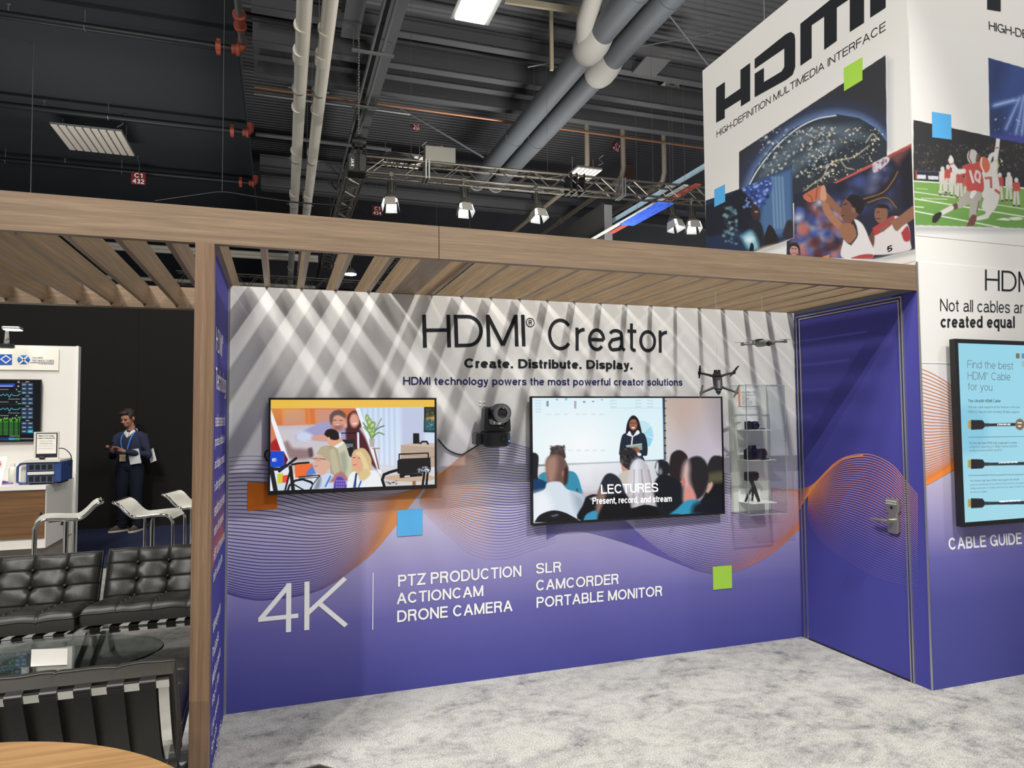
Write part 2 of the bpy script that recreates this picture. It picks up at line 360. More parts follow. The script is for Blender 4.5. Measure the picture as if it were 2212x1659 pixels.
# carpet: pale grey with darker blotches
carp = mat('grey_carpet', (170, 168, 160), .95, spec=.05); nt, b, N, L = nodes(carp)
tc = N('ShaderNodeTexCoord')
def noise(scale, detail, dist=0, rough=.5, mscale=None):
    n = N('ShaderNodeTexNoise'); n.inputs['Scale'].default_value = scale; n.inputs['Detail'].default_value = detail
    n.inputs['Distortion'].default_value = dist; n.inputs['Roughness'].default_value = rough
    if mscale:
        mp = N('ShaderNodeMapping'); mp.inputs['Scale'].default_value = mscale; L(tc.outputs['Object'], mp.inputs['Vector']); L(mp.outputs['Vector'], n.inputs['Vector'])
    else: L(tc.outputs['Object'], n.inputs['Vector'])
    return n
n1 = noise(2.6, 6, .8, .68, (1, 1.6, 1)); n2 = noise(150, 2); n3 = noise(14, 5, .4, .7)
r1 = ramp(nt, [(.36, (132, 133, 134)), (.45, (176, 175, 171)), (.54, (198, 197, 190)), (.7, (212, 211, 204))])
mm = N('ShaderNodeMix'); mm.data_type = 'FLOAT'; mm.inputs['Factor'].default_value = .4; L(n1.outputs['Fac'], mm.inputs['A']); L(n3.outputs['Fac'], mm.inputs['B'])
L(mm.outputs['Result'], r1.inputs['Fac'])
r2 = ramp(nt, [(.34, (150, 150, 150)), (.5, (226, 226, 226)), (.66, (255, 255, 255))]); L(n2.outputs['Fac'], r2.inputs['Fac'])
mc = N('ShaderNodeMix'); mc.data_type = 'RGBA'; mc.blend_type = 'MULTIPLY'; mc.inputs['Factor'].default_value = .75
L(r1.outputs['Color'], mc.inputs['A']); L(r2.outputs['Color'], mc.inputs['B']); L(mc.outputs['Result'], b.inputs['Base Color'])
bp = N('ShaderNodeBump'); bp.inputs['Strength'].default_value = .5; bp.inputs['Distance'].default_value = .006; L(n2.outputs['Fac'], bp.inputs['Height']); L(bp.outputs['Normal'], b.inputs['Normal'])
bm = NB(); box(bm, (-14, -12, -.1), (12, 4.6, 0)); struct(obj('floor', bm, carp))
blue = mat('blue_carpet', (52, 66, 112), .95, spec=.05); nt, b, N, L = nodes(blue); tc = N('ShaderNodeTexCoord')
n2 = noise(110, 3); r2 = ramp(nt, [(.35, (26, 32, 54)), (.6, (58, 64, 88)), (.75, (104, 112, 142))]); L(n2.outputs['Fac'], r2.inputs['Fac']); L(r2.outputs['Color'], b.inputs['Base Color'])
bm = NB(); box(bm, (-14, 4.6, -.1), (14, 40, 0)); struct(obj('floor_aisle', bm, blue))

M_back = print_wall('back_print', [(.0, (70, 71, 142)), (.08, (82, 81, 150)), (.17, (100, 97, 162)), (.27, (140, 134, 184)), (.38, (176, 171, 200)), (.52, (199, 197, 208)), (.66, (212, 211, 210)), (1, (214, 213, 208))])
M_side = print_wall('side_print', [(0, (70, 70, 146)), (.5, (68, 67, 144)), (1, (80, 78, 160))])
M_front = print_wall('front_print', [(0, (72, 73, 142)), (.2, (80, 80, 148)), (.3, (102, 98, 164)), (.42, (164, 156, 196)), (.55, (202, 195, 210)), (.72, (214, 210, 214)), (.78, (216, 214, 210)), (1, (216, 214, 210))])
M_white = mat('white_fabric', (216, 214, 209), .8, spec=.15)
M_ink = mat('charcoal_ink', (38, 40, 44), .7, spec=.1); M_navy = mat('navy_ink', (38, 40, 96), .7, spec=.1); M_pw = mat('white_ink', (238, 238, 236), .7, spec=.1)
def thin_clear(name, tint=(250, 252, 252)):
    M = mat(name, tint, .03); nt, b, N, L = nodes(M); out = nt.nodes['Material Output']; t = N('ShaderNodeBsdfTransparent'); t.inputs['Color'].default_value = (*lin(tint), 1)
    g = N('ShaderNodeBsdfGlossy'); g.inputs['Roughness'].default_value = .03; lw = N('ShaderNodeLayerWeight'); pw = N('ShaderNodeMath'); pw.operation = 'POWER'; pw.inputs[1].default_value = 4; L(lw.outputs['Facing'], pw.inputs[0]); fr = N('ShaderNodeMath'); fr.operation = 'MULTIPLY_ADD'; fr.inputs[1].default_value = .5; fr.inputs[2].default_value = .035; L(pw.outputs[0], fr.inputs[0])
    mx = N('ShaderNodeMixShader'); L(fr.outputs[0], mx.inputs[0]); L(t.outputs[0], mx.inputs[1]); L(g.outputs[0], mx.inputs[2]); L(mx.outputs[0], out.inputs['Surface']); return M
M_alu = mat('aluminium', (190, 190, 186), .35, .9); M_chrome = mat('chrome', (225, 225, 222), .08, 1); M_black = mat('black_plastic', (22, 22, 24), .45)
M_blue_sq = mat('blue_ink', (88, 168, 222), .7, spec=.1); M_green_sq = mat('green_ink', (160, 205, 76), .7, spec=.1); M_orange_sq = mat('orange_ink', (206, 112, 38), .7, spec=.1)
bm = NB(); box(bm, (0, 0, 0), (W, .06, H)); wall_back = struct(obj('wall_back', bm, M_back))
bm = NB(); box(bm, (-.035, -D+.07, 0), (0, .06, H)); wall_left = struct(obj('wall_left', bm, M_side))
bm = NB(); box(bm, (W, -D, 0), (W+.06, .06, FZ0)); wall_right = struct(obj('wall_right', bm, M_side))
bm = NB(); box(bm, (W+.003, -D-.005, 0), (W+3.2, -D+.06, FZ1+.02)); wall_front = struct(obj('wall_front', bm, M_front))
bm = NB(); box(bm, (-.0, -.012, 0), (.012, 0, H)); struct(obj('trim_1', bm, M_alu))
bm = NB(); box(bm, (W-.004, -D-.009, 0), (W+.004, -D-.001, FZ1+.02)); struct(obj('trim_2', bm, M_alu))
PB = ('y', -.0015); PR = ('x', W-.0015); PF = ('y', -D-.0065); PL = ('x', .0015)
def ribbons(name, parent, plane, lines, M, off):
    """fine printed lines: every line is (pixel points, colours, widths in metres)"""
    V, F, K = [], [], []
    ax = 'xyz'.index(plane[0])
    for li, (px, cols, wd) in enumerate(lines):
        P = np.array([on(*plane, *p) for p in px]); T = np.gradient(P, axis=0); nrm = np.zeros(3); nrm[ax] = 1
        Sd = np.cross(T, nrm); Sd /= np.maximum(np.linalg.norm(Sd, axis=1), 1e-9)[:, None]
        wd = np.broadcast_to(wd, len(P))[:, None]; b0 = len(V)
        P[:, ax] += off-li*1.2e-5
        for q0, q1, c in zip(P+Sd*wd/2, P-Sd*wd/2, cols): V += [q0, q1]; K += [c, c]
        F += [(b0+2*i, b0+2*i+1, b0+2*i+3, b0+2*i+2) for i in range(len(P)-1)]
    me = bpy.data.meshes.new(name); me.from_pydata([tuple(v) for v in V], [], F); me.materials.append(M)
    a = me.color_attributes.new('ink', 'FLOAT_COLOR', 'POINT'); K = np.c_[lin(np.array(K)), np.ones(len(K))]; a.data.foreach_set('color', K.ravel())
    o = bpy.data.objects.new(name, me); C.objects.link(o); o.parent = parent; return o
M_line = vcol_mat('printed_lines', 0, .75)
def family(c0, c1, n, colf, wf, gam=1.0, step=9):
    A = np.array(cat(c0, step)); B = np.array(cat(c1, step)); out = []
    for k in range(n):
        t = k/(n-1); t = 1-(1-t)**gam if gam > 0 else t**(-gam)
        P = A*(1-t)+B*t; s = np.linspace(0, 1, len(P))
        out.append((P, [colf(q, p, t) for q, p in zip(s, P)], np.array([wf(q, p, t) for q, p in zip(s, P)])))
    return out
def mixc(a, b, t): t = min(max(t, 0), 1); return np.array(a)*(1-t)+np.array(b)*t
def sst(a, b, x): t = min(max((x-a)/(b-a), 0), 1); return t*t*(3-2*t)
BLU, ORG, MAU = (74, 70, 142), (204, 134, 78), (132, 100, 124)
def cA(s, p, t): return mixc(mixc(BLU, MAU, sst(600, 760, p[0])), ORG, sst(700, 880, p[0]))
wA = lambda s, p, t: .0043*(.35+.65*sst(0, .12, t))
fam = family([(486, 990), (540, 985), (610, 992), (700, 1030), (790, 1062), (835, 1067), (890, 1058), (942, 1032)],
             [(486, 1280), (530, 1292), (580, 1295), (690, 1274), (790, 1207), (850, 1140), (890, 1085), (948, 1018)], 42, cA, wA, 1.25)
def cB(s, p, t): return mixc(ORG, (84, 78, 158), sst(1015, 1070, p[0]-t*20))
def wB(s, p, t): return .0036*(1-sst(.62, 1.0, t)*.75)*(1-.35*sst(.9, 1, s))
fam += family([(930, 1042), (948, 1026), (980, 1000), (1010, 975), (1050, 958), (1090, 956), (1120, 962), (1150, 972), (1200, 1000)],
              [(905, 1082), (915, 1105), (950, 1140), (985, 1170), (1015, 1195), (1060, 1208), (1100, 1205), (1150, 1188), (1200, 1172)], 43, cB, wB, .95)
def cC0(s, p, t): return (94, 89, 164)
fam += family([(1180, 1165), (1215, 1150), (1260, 1148), (1330, 1166), (1400, 1190), (1450, 1210), (1500, 1228)],
              [(1180, 1110), (1240, 1080), (1300, 1090), (1350, 1125), (1400, 1170), (1450, 1204), (1500, 1226)], 24, cC0, lambda s, p, t: .0030)
def cC(s, p, t): return mixc((98, 86, 150), (222, 132, 84), sst(1540, 1690, p[0]+60*t))
def wC(s, p, t): return .0036*(1-.4*sst(.0, .2, t)*(1-sst(.7, 1, t)))
fam += family([(1330, 1015), (1420, 1010), (1560, 1022), (1620, 1045), (1680, 1056), (1733, 1058)],
              [(1390, 1186), (1440, 1206), (1530, 1237), (1600, 1229), (1670, 1192), (1733, 1136)], 42, cC, wC, 1.1)
ribbons('wave_pattern', wall_back, PB, fam, M_line, 0)
# side wall: the waves run on over the door
def cD(s, p, t): return mixc((226, 142, 88), mixc((222, 150, 132), (124, 112, 176), sst(.2, .9, t)), sst(1750, 1840, p[0]))
def wD(s, p, t): return .0040*(1-.55*sst(.5, 1, t))*(1-.5*sst(1935, 1985, p[0]))*(1-(1-sst(1745, 1850, p[0]+90*(1-t)))*.9)
famd = family([(1722, 1058), (1745, 1053), (1765, 1040), (1790, 1014), (1825, 990), (1866, 982)], [(1722, 1112), (1738, 1084), (1756, 1058), (1786, 1022), (1822, 994), (1866, 984)], 14, lambda s, p, t: (222, 132, 76), lambda s, p, t: .0034)
famd += family([(1748, 1057), (1775, 1030), (1810, 996), (1850, 982), (1890, 984), (1930, 1005), (1955, 1034), (1985, 1070)],
             [(1745, 1120), (1762, 1150), (1785, 1176), (1825, 1204), (1862, 1228), (1910, 1250), (1955, 1262), (1985, 1266)], 46, cD, wD, 1.0)
# the front wall's orange lines
famf = family([(1990, 797), (2010, 805), (2040, 822), (2075, 848), (2120, 880)], [(1999, 1047), (2010, 1042), (2040, 1025), (2075, 1004), (2120, 975)], 40,
              lambda s, p, t: mixc((206, 136, 92), (234, 134, 58), t**2), lambda s, p, t: .005+.004*sst(.85, 1, t), 1.35)
ribbons('wave_pattern', wall_front, PF, famf, M_line, 0)
# coloured squares of the print
def patch(name, plane, px, M, parent, off=0.0):
    bm = NB(); P = [on(*plane, *p) for p in px]
    for q in P: q['xyz'.index(plane[0])] += off
    bm.faces.new([bm.verts.new(q) for q in P]); return obj(name, bm, M, parent)
patch('printed_square', PB, [(535, 1042), (598, 1042), (599, 1099), (535, 1103)], M_orange_sq, wall_back, -.003)
patch('printed_square', PB, [(858, 1102), (912, 1099), (912, 1155), (858, 1159)], M_blue_sq, wall_back, -.003)
patch('printed_square', PB, [(1539, 1224), (1580, 1221), (1581, 1270), (1540, 1274)], M_green_sq, wall_back, -.003)
# back wall lettering
PT = ('y', -.003)
text_px('headline_lettering', 'HDMI', PT, (912, 680), (1133, 680), (914, 751), M_ink, wall_back, .105)
text_px('registered_mark', '\u00ae', PT, (1136, 686), (1155, 687), (1136, 706), M_ink, wall_back, .09)
text_px('headline_lettering', 'Creator', PT, (1184, 687), (1441, 697), (1184, 756), M_ink, wall_back, .105)
text_px('subtitle_lettering', 'Create. Distribute. Display.', PT, (1003, 774), (1366, 779), (1003, 800), M_ink, wall_back, .205, .09)
text_px('tagline_lettering', 'HDMI technology powers the most powerful creator solutions', PT, (871, 814), (1474, 818), (871, 836), M_navy, wall_back, .15)
text_px('resolution_lettering', '4K', PT, (558, 1262), (752, 1245), (557, 1376), M_pw, wall_back, .09)
for s, tl, tr, bl in (('PTZ PRODUCTION', (860, 1242), (1126, 1221), (860, 1268)), ('ACTIONCAM', (857, 1281), (1044, 1264), (857, 1306)), ('DRONE CAMERA', (858, 1319), (1107, 1296), (858, 1345)),
                      ('SLR', (1158, 1217), (1212, 1213), (1158, 1240)), ('CAMCORDER', (1158, 1253), (1336, 1239), (1158, 1277)), ('PORTABLE MONITOR', (1159, 1290), (1430, 1265), (1159, 1314))):
    text_px('list_lettering', s, PT, tl, tr, bl, M_pw, wall_back, .16)
patch('printed_rule', PB, [(805.3, 1237), (806.8, 1237), (805.8, 1360), (804.2, 1360)], M_pw, wall_back, -.0015)
# left wall lettering (seen at a grazing angle): y runs from the post (-) to the corner (0)
def ltxt(s, y0, y1, z0, z1, wgt=0): text('panel_lettering', s, (.003, y0, z0), (0, y1-y0, 0), (0, 0, z1-z0), M_pw, wall_left, .12+wgt)
rows = [('HDMI\u00ae', 1.985, 2.10, -.80, -.40, -.01), ('Technology', 1.775, 1.91, -.80, -.12, -.01), ('enables creatives to', 1.63, 1.69, -.80, -.2, 0), ('produce, distribute', 1.525, 1.585, -.80, -.22, 0), ('and display content', 1.42, 1.48, -.80, -.2, 0),
        ('in ultra high definition', 1.315, 1.375, -.80, -.16, 0), ('resolution and refresh', 1.21, 1.27, -.80, -.16, 0), ('rates with dynamic', 1.11, 1.17, -.80, -.22, 0), ('HDR, full chroma and', 1.0, 1.06, -.80, -.14, 0), ('built-in audio paths', .90, .96, -.80, -.28, 0),
        ('Videography', .66, .73, -.80, -.36, .006), ('Podcasts', .555, .615, -.80, -.46, .006), ('Multicamera', .44, .50, -.80, -.34, .006), ('Vlog & Film', .33, .39, -.80, -.40, .006), ('Live events', .22, .28, -.80, -.40, .006), ('Sports', .12, .18, -.80, -.52, .006), ('Home Studios', .02, .08, -.80, -.22, .006)]
for s, z0, z1, y0, y1, wg in rows: ltxt(s, y0, y1, z0, z1, wg)
# ------------------------------------------------------------------ door with keypad lock
dy0, dy1, dz1 = -.072, -.945, 2.372
bm = NB(); box(bm, (W-.006, dy1, .012), (W+.02, dy0, dz1)); door = struct(obj('door_1', bm, M_side))
bm = NB()
for q in (0, .034):
    a0, a1, zt = dy0+q, dy1-q*.6, dz1+.006+q*.6
    for (ya, yb, za, zb) in ((a0, a0+.009, 0, zt+.009), (a1-.009, a1, 0, zt+.009), (a1, a0, zt, zt+.009)): box(bm, (W-.012, ya, za), (W+.002, yb, zb))
    if q: break
obj('door_frame', bm, M_alu, door)
bm = NB(); box(bm, (W-.008, dy1, 0), (W+.01, dy0, .012)); obj('door_gap', bm, M_black, door)
ribbons('wave_pattern', door, PR, famd, M_line, -.0065)
M_nick = mat('satin_nickel', (168, 165, 155), .32, .85)
bm = NB(); yc = -.868
pl = [(-.045, .155), (.045, .155), (.05, .10), (.05, .06), (.036, .03), (.042, -.02), (.042, -.10), (.03, -.118), (-.03, -.118), (-.042, -.10), (-.042, .0), (-.03, .03), (-.05, .06), (-.05, .12)]
prism(bm, [(W-.006, yc-a, 1.0+z*.82) for a, z in pl], (-.028, 0, 0)); lock = obj('lock_plate', bm, M_nick, door, bevel=.006)
bm = NB(); cyl(bm, (W-.034, yc, .985), (W-.075, yc, .985), .017, 20); tube(bm, [(W-.07, yc-.005, .985), (W-.076, yc+.03, .985), (W-.078, yc+.075, .982), (W-.076, yc+.125, .985)], [.015, .013, .011, .009], 14)
smooth_by_angle(obj('door_handle', bm, M_nick, door))
bm = NB()
for r in range(2):
    for k in range(5): box(bm, (W-.041, yc-.036+k*.0155, 1.088+r*.016), (W-.034, yc-.025+k*.0155, 1.099+r*.016))
obj('key_button', bm, mat('keypad_steel', (222, 222, 216), .3, .6), lock)
bm = NB(); cyl(bm, (W-.034, yc, 1.068), (W-.039, yc, 1.068), .009, 14); obj('keyhole', bm, M_black, lock)
# front wall lettering
text_px('wall_lettering', 'HDMI\u00ae', PF, (2128, 582), (2262, 590), (2128, 627), M_ink, wall_front, .09)
text_px('wall_lettering', 'Not all cables are', PF, (2031, 645), (2224, 652), (2031, 672), M_ink, wall_front, .1)
text_px('wall_lettering', 'created equal', PF, (2032, 681), (2192, 683), (2032, 715), M_ink, wall_front, .18)
text_px('wall_lettering', 'CABLE GUIDE', PF, (2048, 1162), (2206, 1150), (2050, 1189), M_pw, wall_front, .17)
bm = NB(); z = on('y', -D, 2000, 784).z; box(bm, (W+.01, -D-.0075, z-.002), (W+3.1, -D-.004, z+.002)); obj('panel_seam', bm, M_white, wall_front)
# ------------------------------------------------------------------ pergola (posts, beams, slats move as one)
WX = wood('laminate_x', 'x', (92, 75, 59), (142, 121, 98)); WY = wood('laminate_y', 'y', (110, 92, 72), (160, 140, 114)); WZ = wood('laminate_z', 'z', (92, 71, 54), (138, 113, 89))
perg = thing('pergola', 'taupe wood-look pergola frame with slats over the grey lounge and the sign wall', 'pergola', (-.01, -D+.03, 0))
ft = .04
bm = NB(); box(bm, (-6, -D, FZ0), (1.003, -D+ft, FZ1)); obj('fascia_beam', bm, WX, perg, world=True)
bm = NB(); box(bm, (1.0065, -D, FZ0), (W-.004, -D+ft, FZ1)); obj('fascia_beam', bm, WX, perg, world=True)
bm = NB(); box(bm, (-.062, -D, 0), (.014, -D+.07, FZ0)); obj('post', bm, WZ, perg, world=True)
bm = NB(); box(bm, (-6, .9, 2.445), (W-.006, .94, 2.575)); box(bm, (-6, .9, 2.42), (-.04, .94, 2.445)); box(bm, (-6, .86, 2.42), (-.04, .9, 2.45)); obj('rear_beam', bm, WX, perg, world=True)
bm = NB(); box(bm, (.941, -D+ft, 2.442), (1.093, .9, 2.58)); obj('cross_beam', bm, WY, perg, world=True)
sz0, sz1, st = 2.443, 2.58, .0125
k = 0
for x in [.012+.1975*i for i in range(0, 21)]:
    if .9 < x < 1.12: continue
    if x > W-.05: continue
    bm = NB(); box(bm, (x-st, -D+ft, sz0), (x+st, .9, sz1)); obj('slat', bm, WY, perg, world=True)
for i in range(1, 22):
    x = .012-.1965*i
    bm = NB(); box(bm, (x-st, -D+ft, sz0), (x+st, .9, sz1)); obj('slat', bm, WY, perg, world=True)
# ------------------------------------------------------------------ printed and displayed pictures: a fine grid on a real panel, inked vertex by vertex
class Pic:
    def __init__(s, origin, ax, ay, nx, ny, base):
        o, ax, ay = (np.array(q, float) for q in (origin, ax, ay)); s.nx, s.ny = nx, ny
        u, v = np.meshgrid(np.linspace(0, 1, nx), np.linspace(0, 1, ny)); s.u, s.v = u, v
        s.P = o+u[..., None]*ax+v[..., None]*ay
        s.X, s.Y = proj(s.P); s.K = np.empty((ny, nx, 3)); s.K[:] = base; s.org = (0, 0, 1)
    def at(s, ox, oy, k): s.org = (ox, oy, k)
    def T(s, pts): ox, oy, k = s.org; return np.array([(ox+x/k, oy+y/k) for x, y in pts], float)
    def put(s, a, col, sl):
        K = s.K[sl]; a = np.clip(a, 0, 1)[..., None]; K += (np.asarray(col, float)-K)*a
    def sl(s, lo, hi):
        m = (s.X >= lo[0]) & (s.X <= hi[0]) & (s.Y >= lo[1]) & (s.Y <= hi[1])
        if not m.any(): return None
        r = np.where(m.any(1))[0]; c = np.where(m.any(0))[0]; return (slice(r[0], r[-1]+1), slice(c[0], c[-1]+1))
    def poly(s, pts, col, soft=.8, a=1):
        q = s.T(pts); sl = s.sl(q.min(0)-soft-1, q.max(0)+soft+1)
        if sl is None: return
        X, Y = s.X[sl], s.Y[sl]; ins = np.zeros(X.shape, bool); d = np.full(X.shape, 1e9)
        for (x0, y0), (x1, y1) in zip(q, np.roll(q, -1, 0)):
            ins ^= ((y0 > Y) != (y1 > Y)) & (X < (x1-x0)*(Y-y0)/((y1-y0) or 1e-9)+x0)
            L = max((x1-x0)**2+(y1-y0)**2, 1e-9); t = np.clip(((X-x0)*(x1-x0)+(Y-y0)*(y1-y0))/L, 0, 1)
            d = np.minimum(d, np.hypot(X-x0-t*(x1-x0), Y-y0-t*(y1-y0)))
        s.put(a*(.5+np.where(ins, d, -d)/soft), col, sl)
    def blob(s, pts, col, soft=.8, a=1): s.poly([tuple(p) for p in cat(list(pts)+[pts[0]], 5)][:-1], col, soft, a)
    def ell(s, cx, cy, rx, ry, col, soft=.8, a=1, rot=0):
        (cx, cy), = s.T([(cx, cy)]); k = s.org[2]; rx, ry = rx/k, ry/k; R_ = max(rx, ry)+soft+1; sl = s.sl((cx-R_, cy-R_), (cx+R_, cy+R_))
        if sl is None: return
        X, Y = s.X[sl]-cx, s.Y[sl]-cy; c, n = math.cos(math.radians(rot)), math.sin(math.radians(rot)); X, Y = X*c+Y*n, -X*n+Y*c
        d = (1-np.hypot(X/rx, Y/ry))*min(rx, ry); s.put(a*(.5+d/soft), col, sl)
    def line(s, pts, wd, col, soft=.8, a=1):
        q = s.T(pts); wd = wd/s.org[2]/2
        sl = s.sl(q.min(0)-wd-soft-1, q.max(0)+wd+soft+1)
        if sl is None: return
        X, Y = s.X[sl], s.Y[sl]; d = np.full(X.shape, 1e9)
        for (x0, y0), (x1, y1) in zip(q, q[1:]):
            L = max((x1-x0)**2+(y1-y0)**2, 1e-9); t = np.clip(((X-x0)*(x1-x0)+(Y-y0)*(y1-y0))/L, 0, 1)
            d = np.minimum(d, np.hypot(X-x0-t*(x1-x0), Y-y0-t*(y1-y0)))
        s.put(a*(.5+(wd-d)/soft), col, sl)
    def grad(s, p0, c0, p1, c1, mask=None):
        (x0, y0), (x1, y1) = s.T([p0, p1]); t = np.clip(((s.X-x0)*(x1-x0)+(s.Y-y0)*(y1-y0))/((x1-x0)**2+(y1-y0)**2), 0, 1)[..., None]
        k = np.array(c0)*(1-t)+np.array(c1)*t; s.K = k if mask is None else s.K+(k-s.K)*mask[..., None]
    def mask(s, pts, soft=.8):
        K0 = s.K.copy(); s.K[:] = 0; s.poly(pts, (1, 1, 1), soft); m = s.K[..., 0].copy(); s.K = K0; return m
    def specks(s, n, lo, hi, cols, r, soft=1.5, a=.8, poly=None):
        m0 = s.mask(poly, 1) if poly is not None else None; K0 = s.K.copy()
        for _ in range(n):
            x, y = rng.uniform(lo[0], hi[0]), rng.uniform(lo[1], hi[1]); c = cols[rng.integers(len(cols))]; q = r*rng.uniform(.4, 1.3)
            s.ell(x, y, q, q*rng.uniform(.6, 1.5), c, soft, a*rng.uniform(.4, 1), rng.uniform(0, 90))
        if m0 is not None: s.K = K0+(s.K-K0)*m0[..., None]
    def mesh(s, name, M, parent):
        ny, nx = s.ny, s.nx; P = s.P.reshape(-1, 3).copy(); r = parent
        while r is not None: P -= np.array(r.location); r = r.parent
        i = np.arange(nx*ny).reshape(ny, nx); F = np.stack([i[:-1, :-1], i[:-1, 1:], i[1:, 1:], i[1:, :-1]], -1).reshape(-1, 4)
        me = bpy.data.meshes.new(name); me.vertices.add(len(P)); me.vertices.foreach_set('co', P.ravel())
        me.loops.add(F.size); me.loops.foreach_set('vertex_index', F.ravel().astype(np.int32)); me.polygons.add(len(F))
        me.polygons.foreach_set('loop_start', np.arange(0, F.size, 4, dtype=np.int32)); me.update(calc_edges=True)
        if M is M_photo: g_ = s.K.mean(-1, keepdims=True); s.K = (g_+(s.K-g_)*.82)*.85+16
        a = me.color_attributes.new('ink', 'FLOAT_COLOR', 'POINT'); k = np.c_[lin(np.clip(s.K, 0, 255).reshape(-1, 3)), np.ones(len(P))]
        a.data.foreach_set('color', k.astype(np.float32).ravel()); me.materials.append(M)
        o = bpy.data.objects.new(name, me); C.objects.link(o); o.parent = parent; return o
M_screen = vcol_mat('lit_screen', .95, .25); M_photo = vcol_mat('photo_print', 0, .6)
# warm flare printed across the left wall
p = Pic((.0012, -1.0, 1.42), (0, .93, 0), (0, 0, -.68), 110, 80, (69, 67, 145)); Y_, Z_ = p.P[..., 1], p.P[..., 2]
zc = .90+.16*np.cos((Y_+.15)*2.6)-.25*(Y_+.15); up = np.exp(-np.clip(Z_-zc+.06, 0, 9)/.16)*(Z_ > zc-.06); ed = np.clip((Y_+1.0)/.15, 0, 1)*np.clip((-.07-Y_)/.15, 0, 1)*np.clip((1.42-Z_)/.15, 0, 1)
k_ = np.clip((Z_-zc+.07)/.02, 0, 1)*up*ed*.8; p.K += (np.array((206, 100, 66))-p.K)*k_[..., None]
p.mesh('printed_flare', vcol_mat('flare_print', 0, .75), wall_left)
def tv(name, label, x0, x1, z0, z1, yw, depth, bez, bezb, loc, group=None):
    """flat screen on a wall at y=yw; picture plane is returned"""
    t = thing(name, label, 'television', loc, group=group); yf = yw-depth
    bm = NB(); box(bm, (x0, yf+.009, z0), (x1, yw-.03, z1)); obj('back_shell', bm, M_black, t, bevel=.004, world=True)
    bm = NB()
    for a, b in (((x0, yf, z1-bez), (x1, yf+.012, z1)), ((x0, yf, z0), (x1, yf+.012, z0+bezb)), ((x0, yf, z0+bezb), (x0+bez, yf+.012, z1-bez)), ((x1-bez, yf, z0+bezb), (x1, yf+.012, z1-bez))): box(bm, a, b)
    obj('bezel', bm, M_black, t, world=True)
    bm = NB(); box(bm, ((x0+x1)/2-.2, yw-.035, (z0+z1)/2-.15), ((x0+x1)/2+.2, yw-.001, (z0+z1)/2+.15)); obj('wall_bracket', bm, M_black, t, world=True)
    return t, yf
# --- left screen: a show floor crowd in front of a poster
T1, yf = tv('television', 'smaller wall screen showing two blonde visitors under a yellow bar', .226, 1.214, 1.226, 1.787, 0, .062, .012, .024, (.72, -.03, 1.5))
p = Pic((.238, yf+.006, 1.775), (.964, 0, 0), (0, 0, -.525), 400, 236, (196, 214, 240)); p.at(560, 850, 5.53)
p.grad((1150, 0), (198, 216, 244), (1150, 1100), (232, 238, 250)); p.poly([(1150, 880), (2110, 880), (2110, 1130), (1150, 1130)], (214, 214, 216), 20)
for k in range(14): p.line([(1230+k*32, 180), (1240+k*32, 850)], 10, (222, 234, 252) if k % 2 else (184, 204, 236), 6)
p.poly([(1700, 160), (1970, 160), (1970, 600), (1700, 620)], (196, 204, 230), 8)
p.poly([(130, 175), (1150, 175), (1440, 960), (400, 960)], (206, 200, 206), 1); p.poly([(130, 175), (1150, 175), (1215, 350), (200, 392)], (214, 120, 70), 3)
for x in (200, 590): p.poly([(x+70, 185), (x+350, 185), (x+360, 370), (x+80, 380)], (222, 146, 100), 6); p.poly([(x+110, 205), (x+320, 205), (x+325, 345), (x+115, 355)], (206, 150, 128), 8)
p.line([(590, 180), (600, 380)], 22, (236, 140, 60), 5); p.poly([(200, 392), (900, 372), (900, 420), (220, 430)], (196, 190, 206), 8)
p.blob([(430, 500), (560, 430), (740, 345), (860, 345), (1020, 400), (1040, 560), (760, 570), (540, 545), (450, 560)], (164, 160, 204), 5); p.blob([(440, 490), (520, 450), (640, 500), (600, 560), (460, 560)], (206, 214, 240), 7)
p.blob([(620, 515), (760, 490), (830, 520), (790, 560), (640, 545)], (222, 160, 136), 4)
p.blob([(1030, 420), (1090, 360), (1160, 380), (1260, 520), (1330, 700), (1400, 900), (1240, 740), (1060, 620)], (84, 36, 44), 5)
p.blob([(1050, 380), (1060, 260), (1140, 205), (1190, 260), (1215, 400), (1100, 470)], (76, 34, 36), 4); p.ell(1135, 320, 55, 85, (226, 164, 146), 5); p.ell(1145, 360, 26, 9, (250, 226, 220), 3)
p.poly([(1160, 300), (1190, 300), (1190, 370)], (220, 150, 130), 2)
p.blob([(850, 300), (880, 220), (960, 200), (1030, 250), (1020, 320), (900, 300)], (92, 66, 62), 4); p.ell(945, 340, 92, 105, (222, 160, 140), 6); p.blob([(840, 330), (850, 250), (930, 210), (1010, 240), (1020, 290), (950, 260), (890, 280), (868, 380)], (104, 80, 80), 4)
p.ell(940, 405, 60, 38, (160, 104, 96), 8); p.ell(935, 372, 26, 8, (240, 210, 200), 3); p.ell(905, 320, 14, 5, (90, 60, 56), 3); p.ell(975, 322, 14, 5, (90, 60, 56), 3)
p.blob([(290, 590), (340, 570), (400, 650), (520, 660), (610, 680), (640, 760), (480, 790), (360, 770)], (150, 122, 124), 9); p.blob([(580, 660), (630, 650), (640, 740), (600, 760)], (96, 72, 80), 5)
p.poly([(130, 300), (180, 300), (290, 690), (130, 690)], (168, 34, 38), 3); p.blob([(130, 310), (165, 330), (180, 420), (215, 510), (160, 570), (130, 570)], (214, 130, 96), 4)
p.poly([(140, 185), (162, 240), (360, 800), (300, 800), (215, 560), (140, 320)], (240, 246, 252), 1.2)
p.poly([(1150, 175), (1196, 175), (1470, 960), (1430, 960)], (238, 244, 252), 1.2)
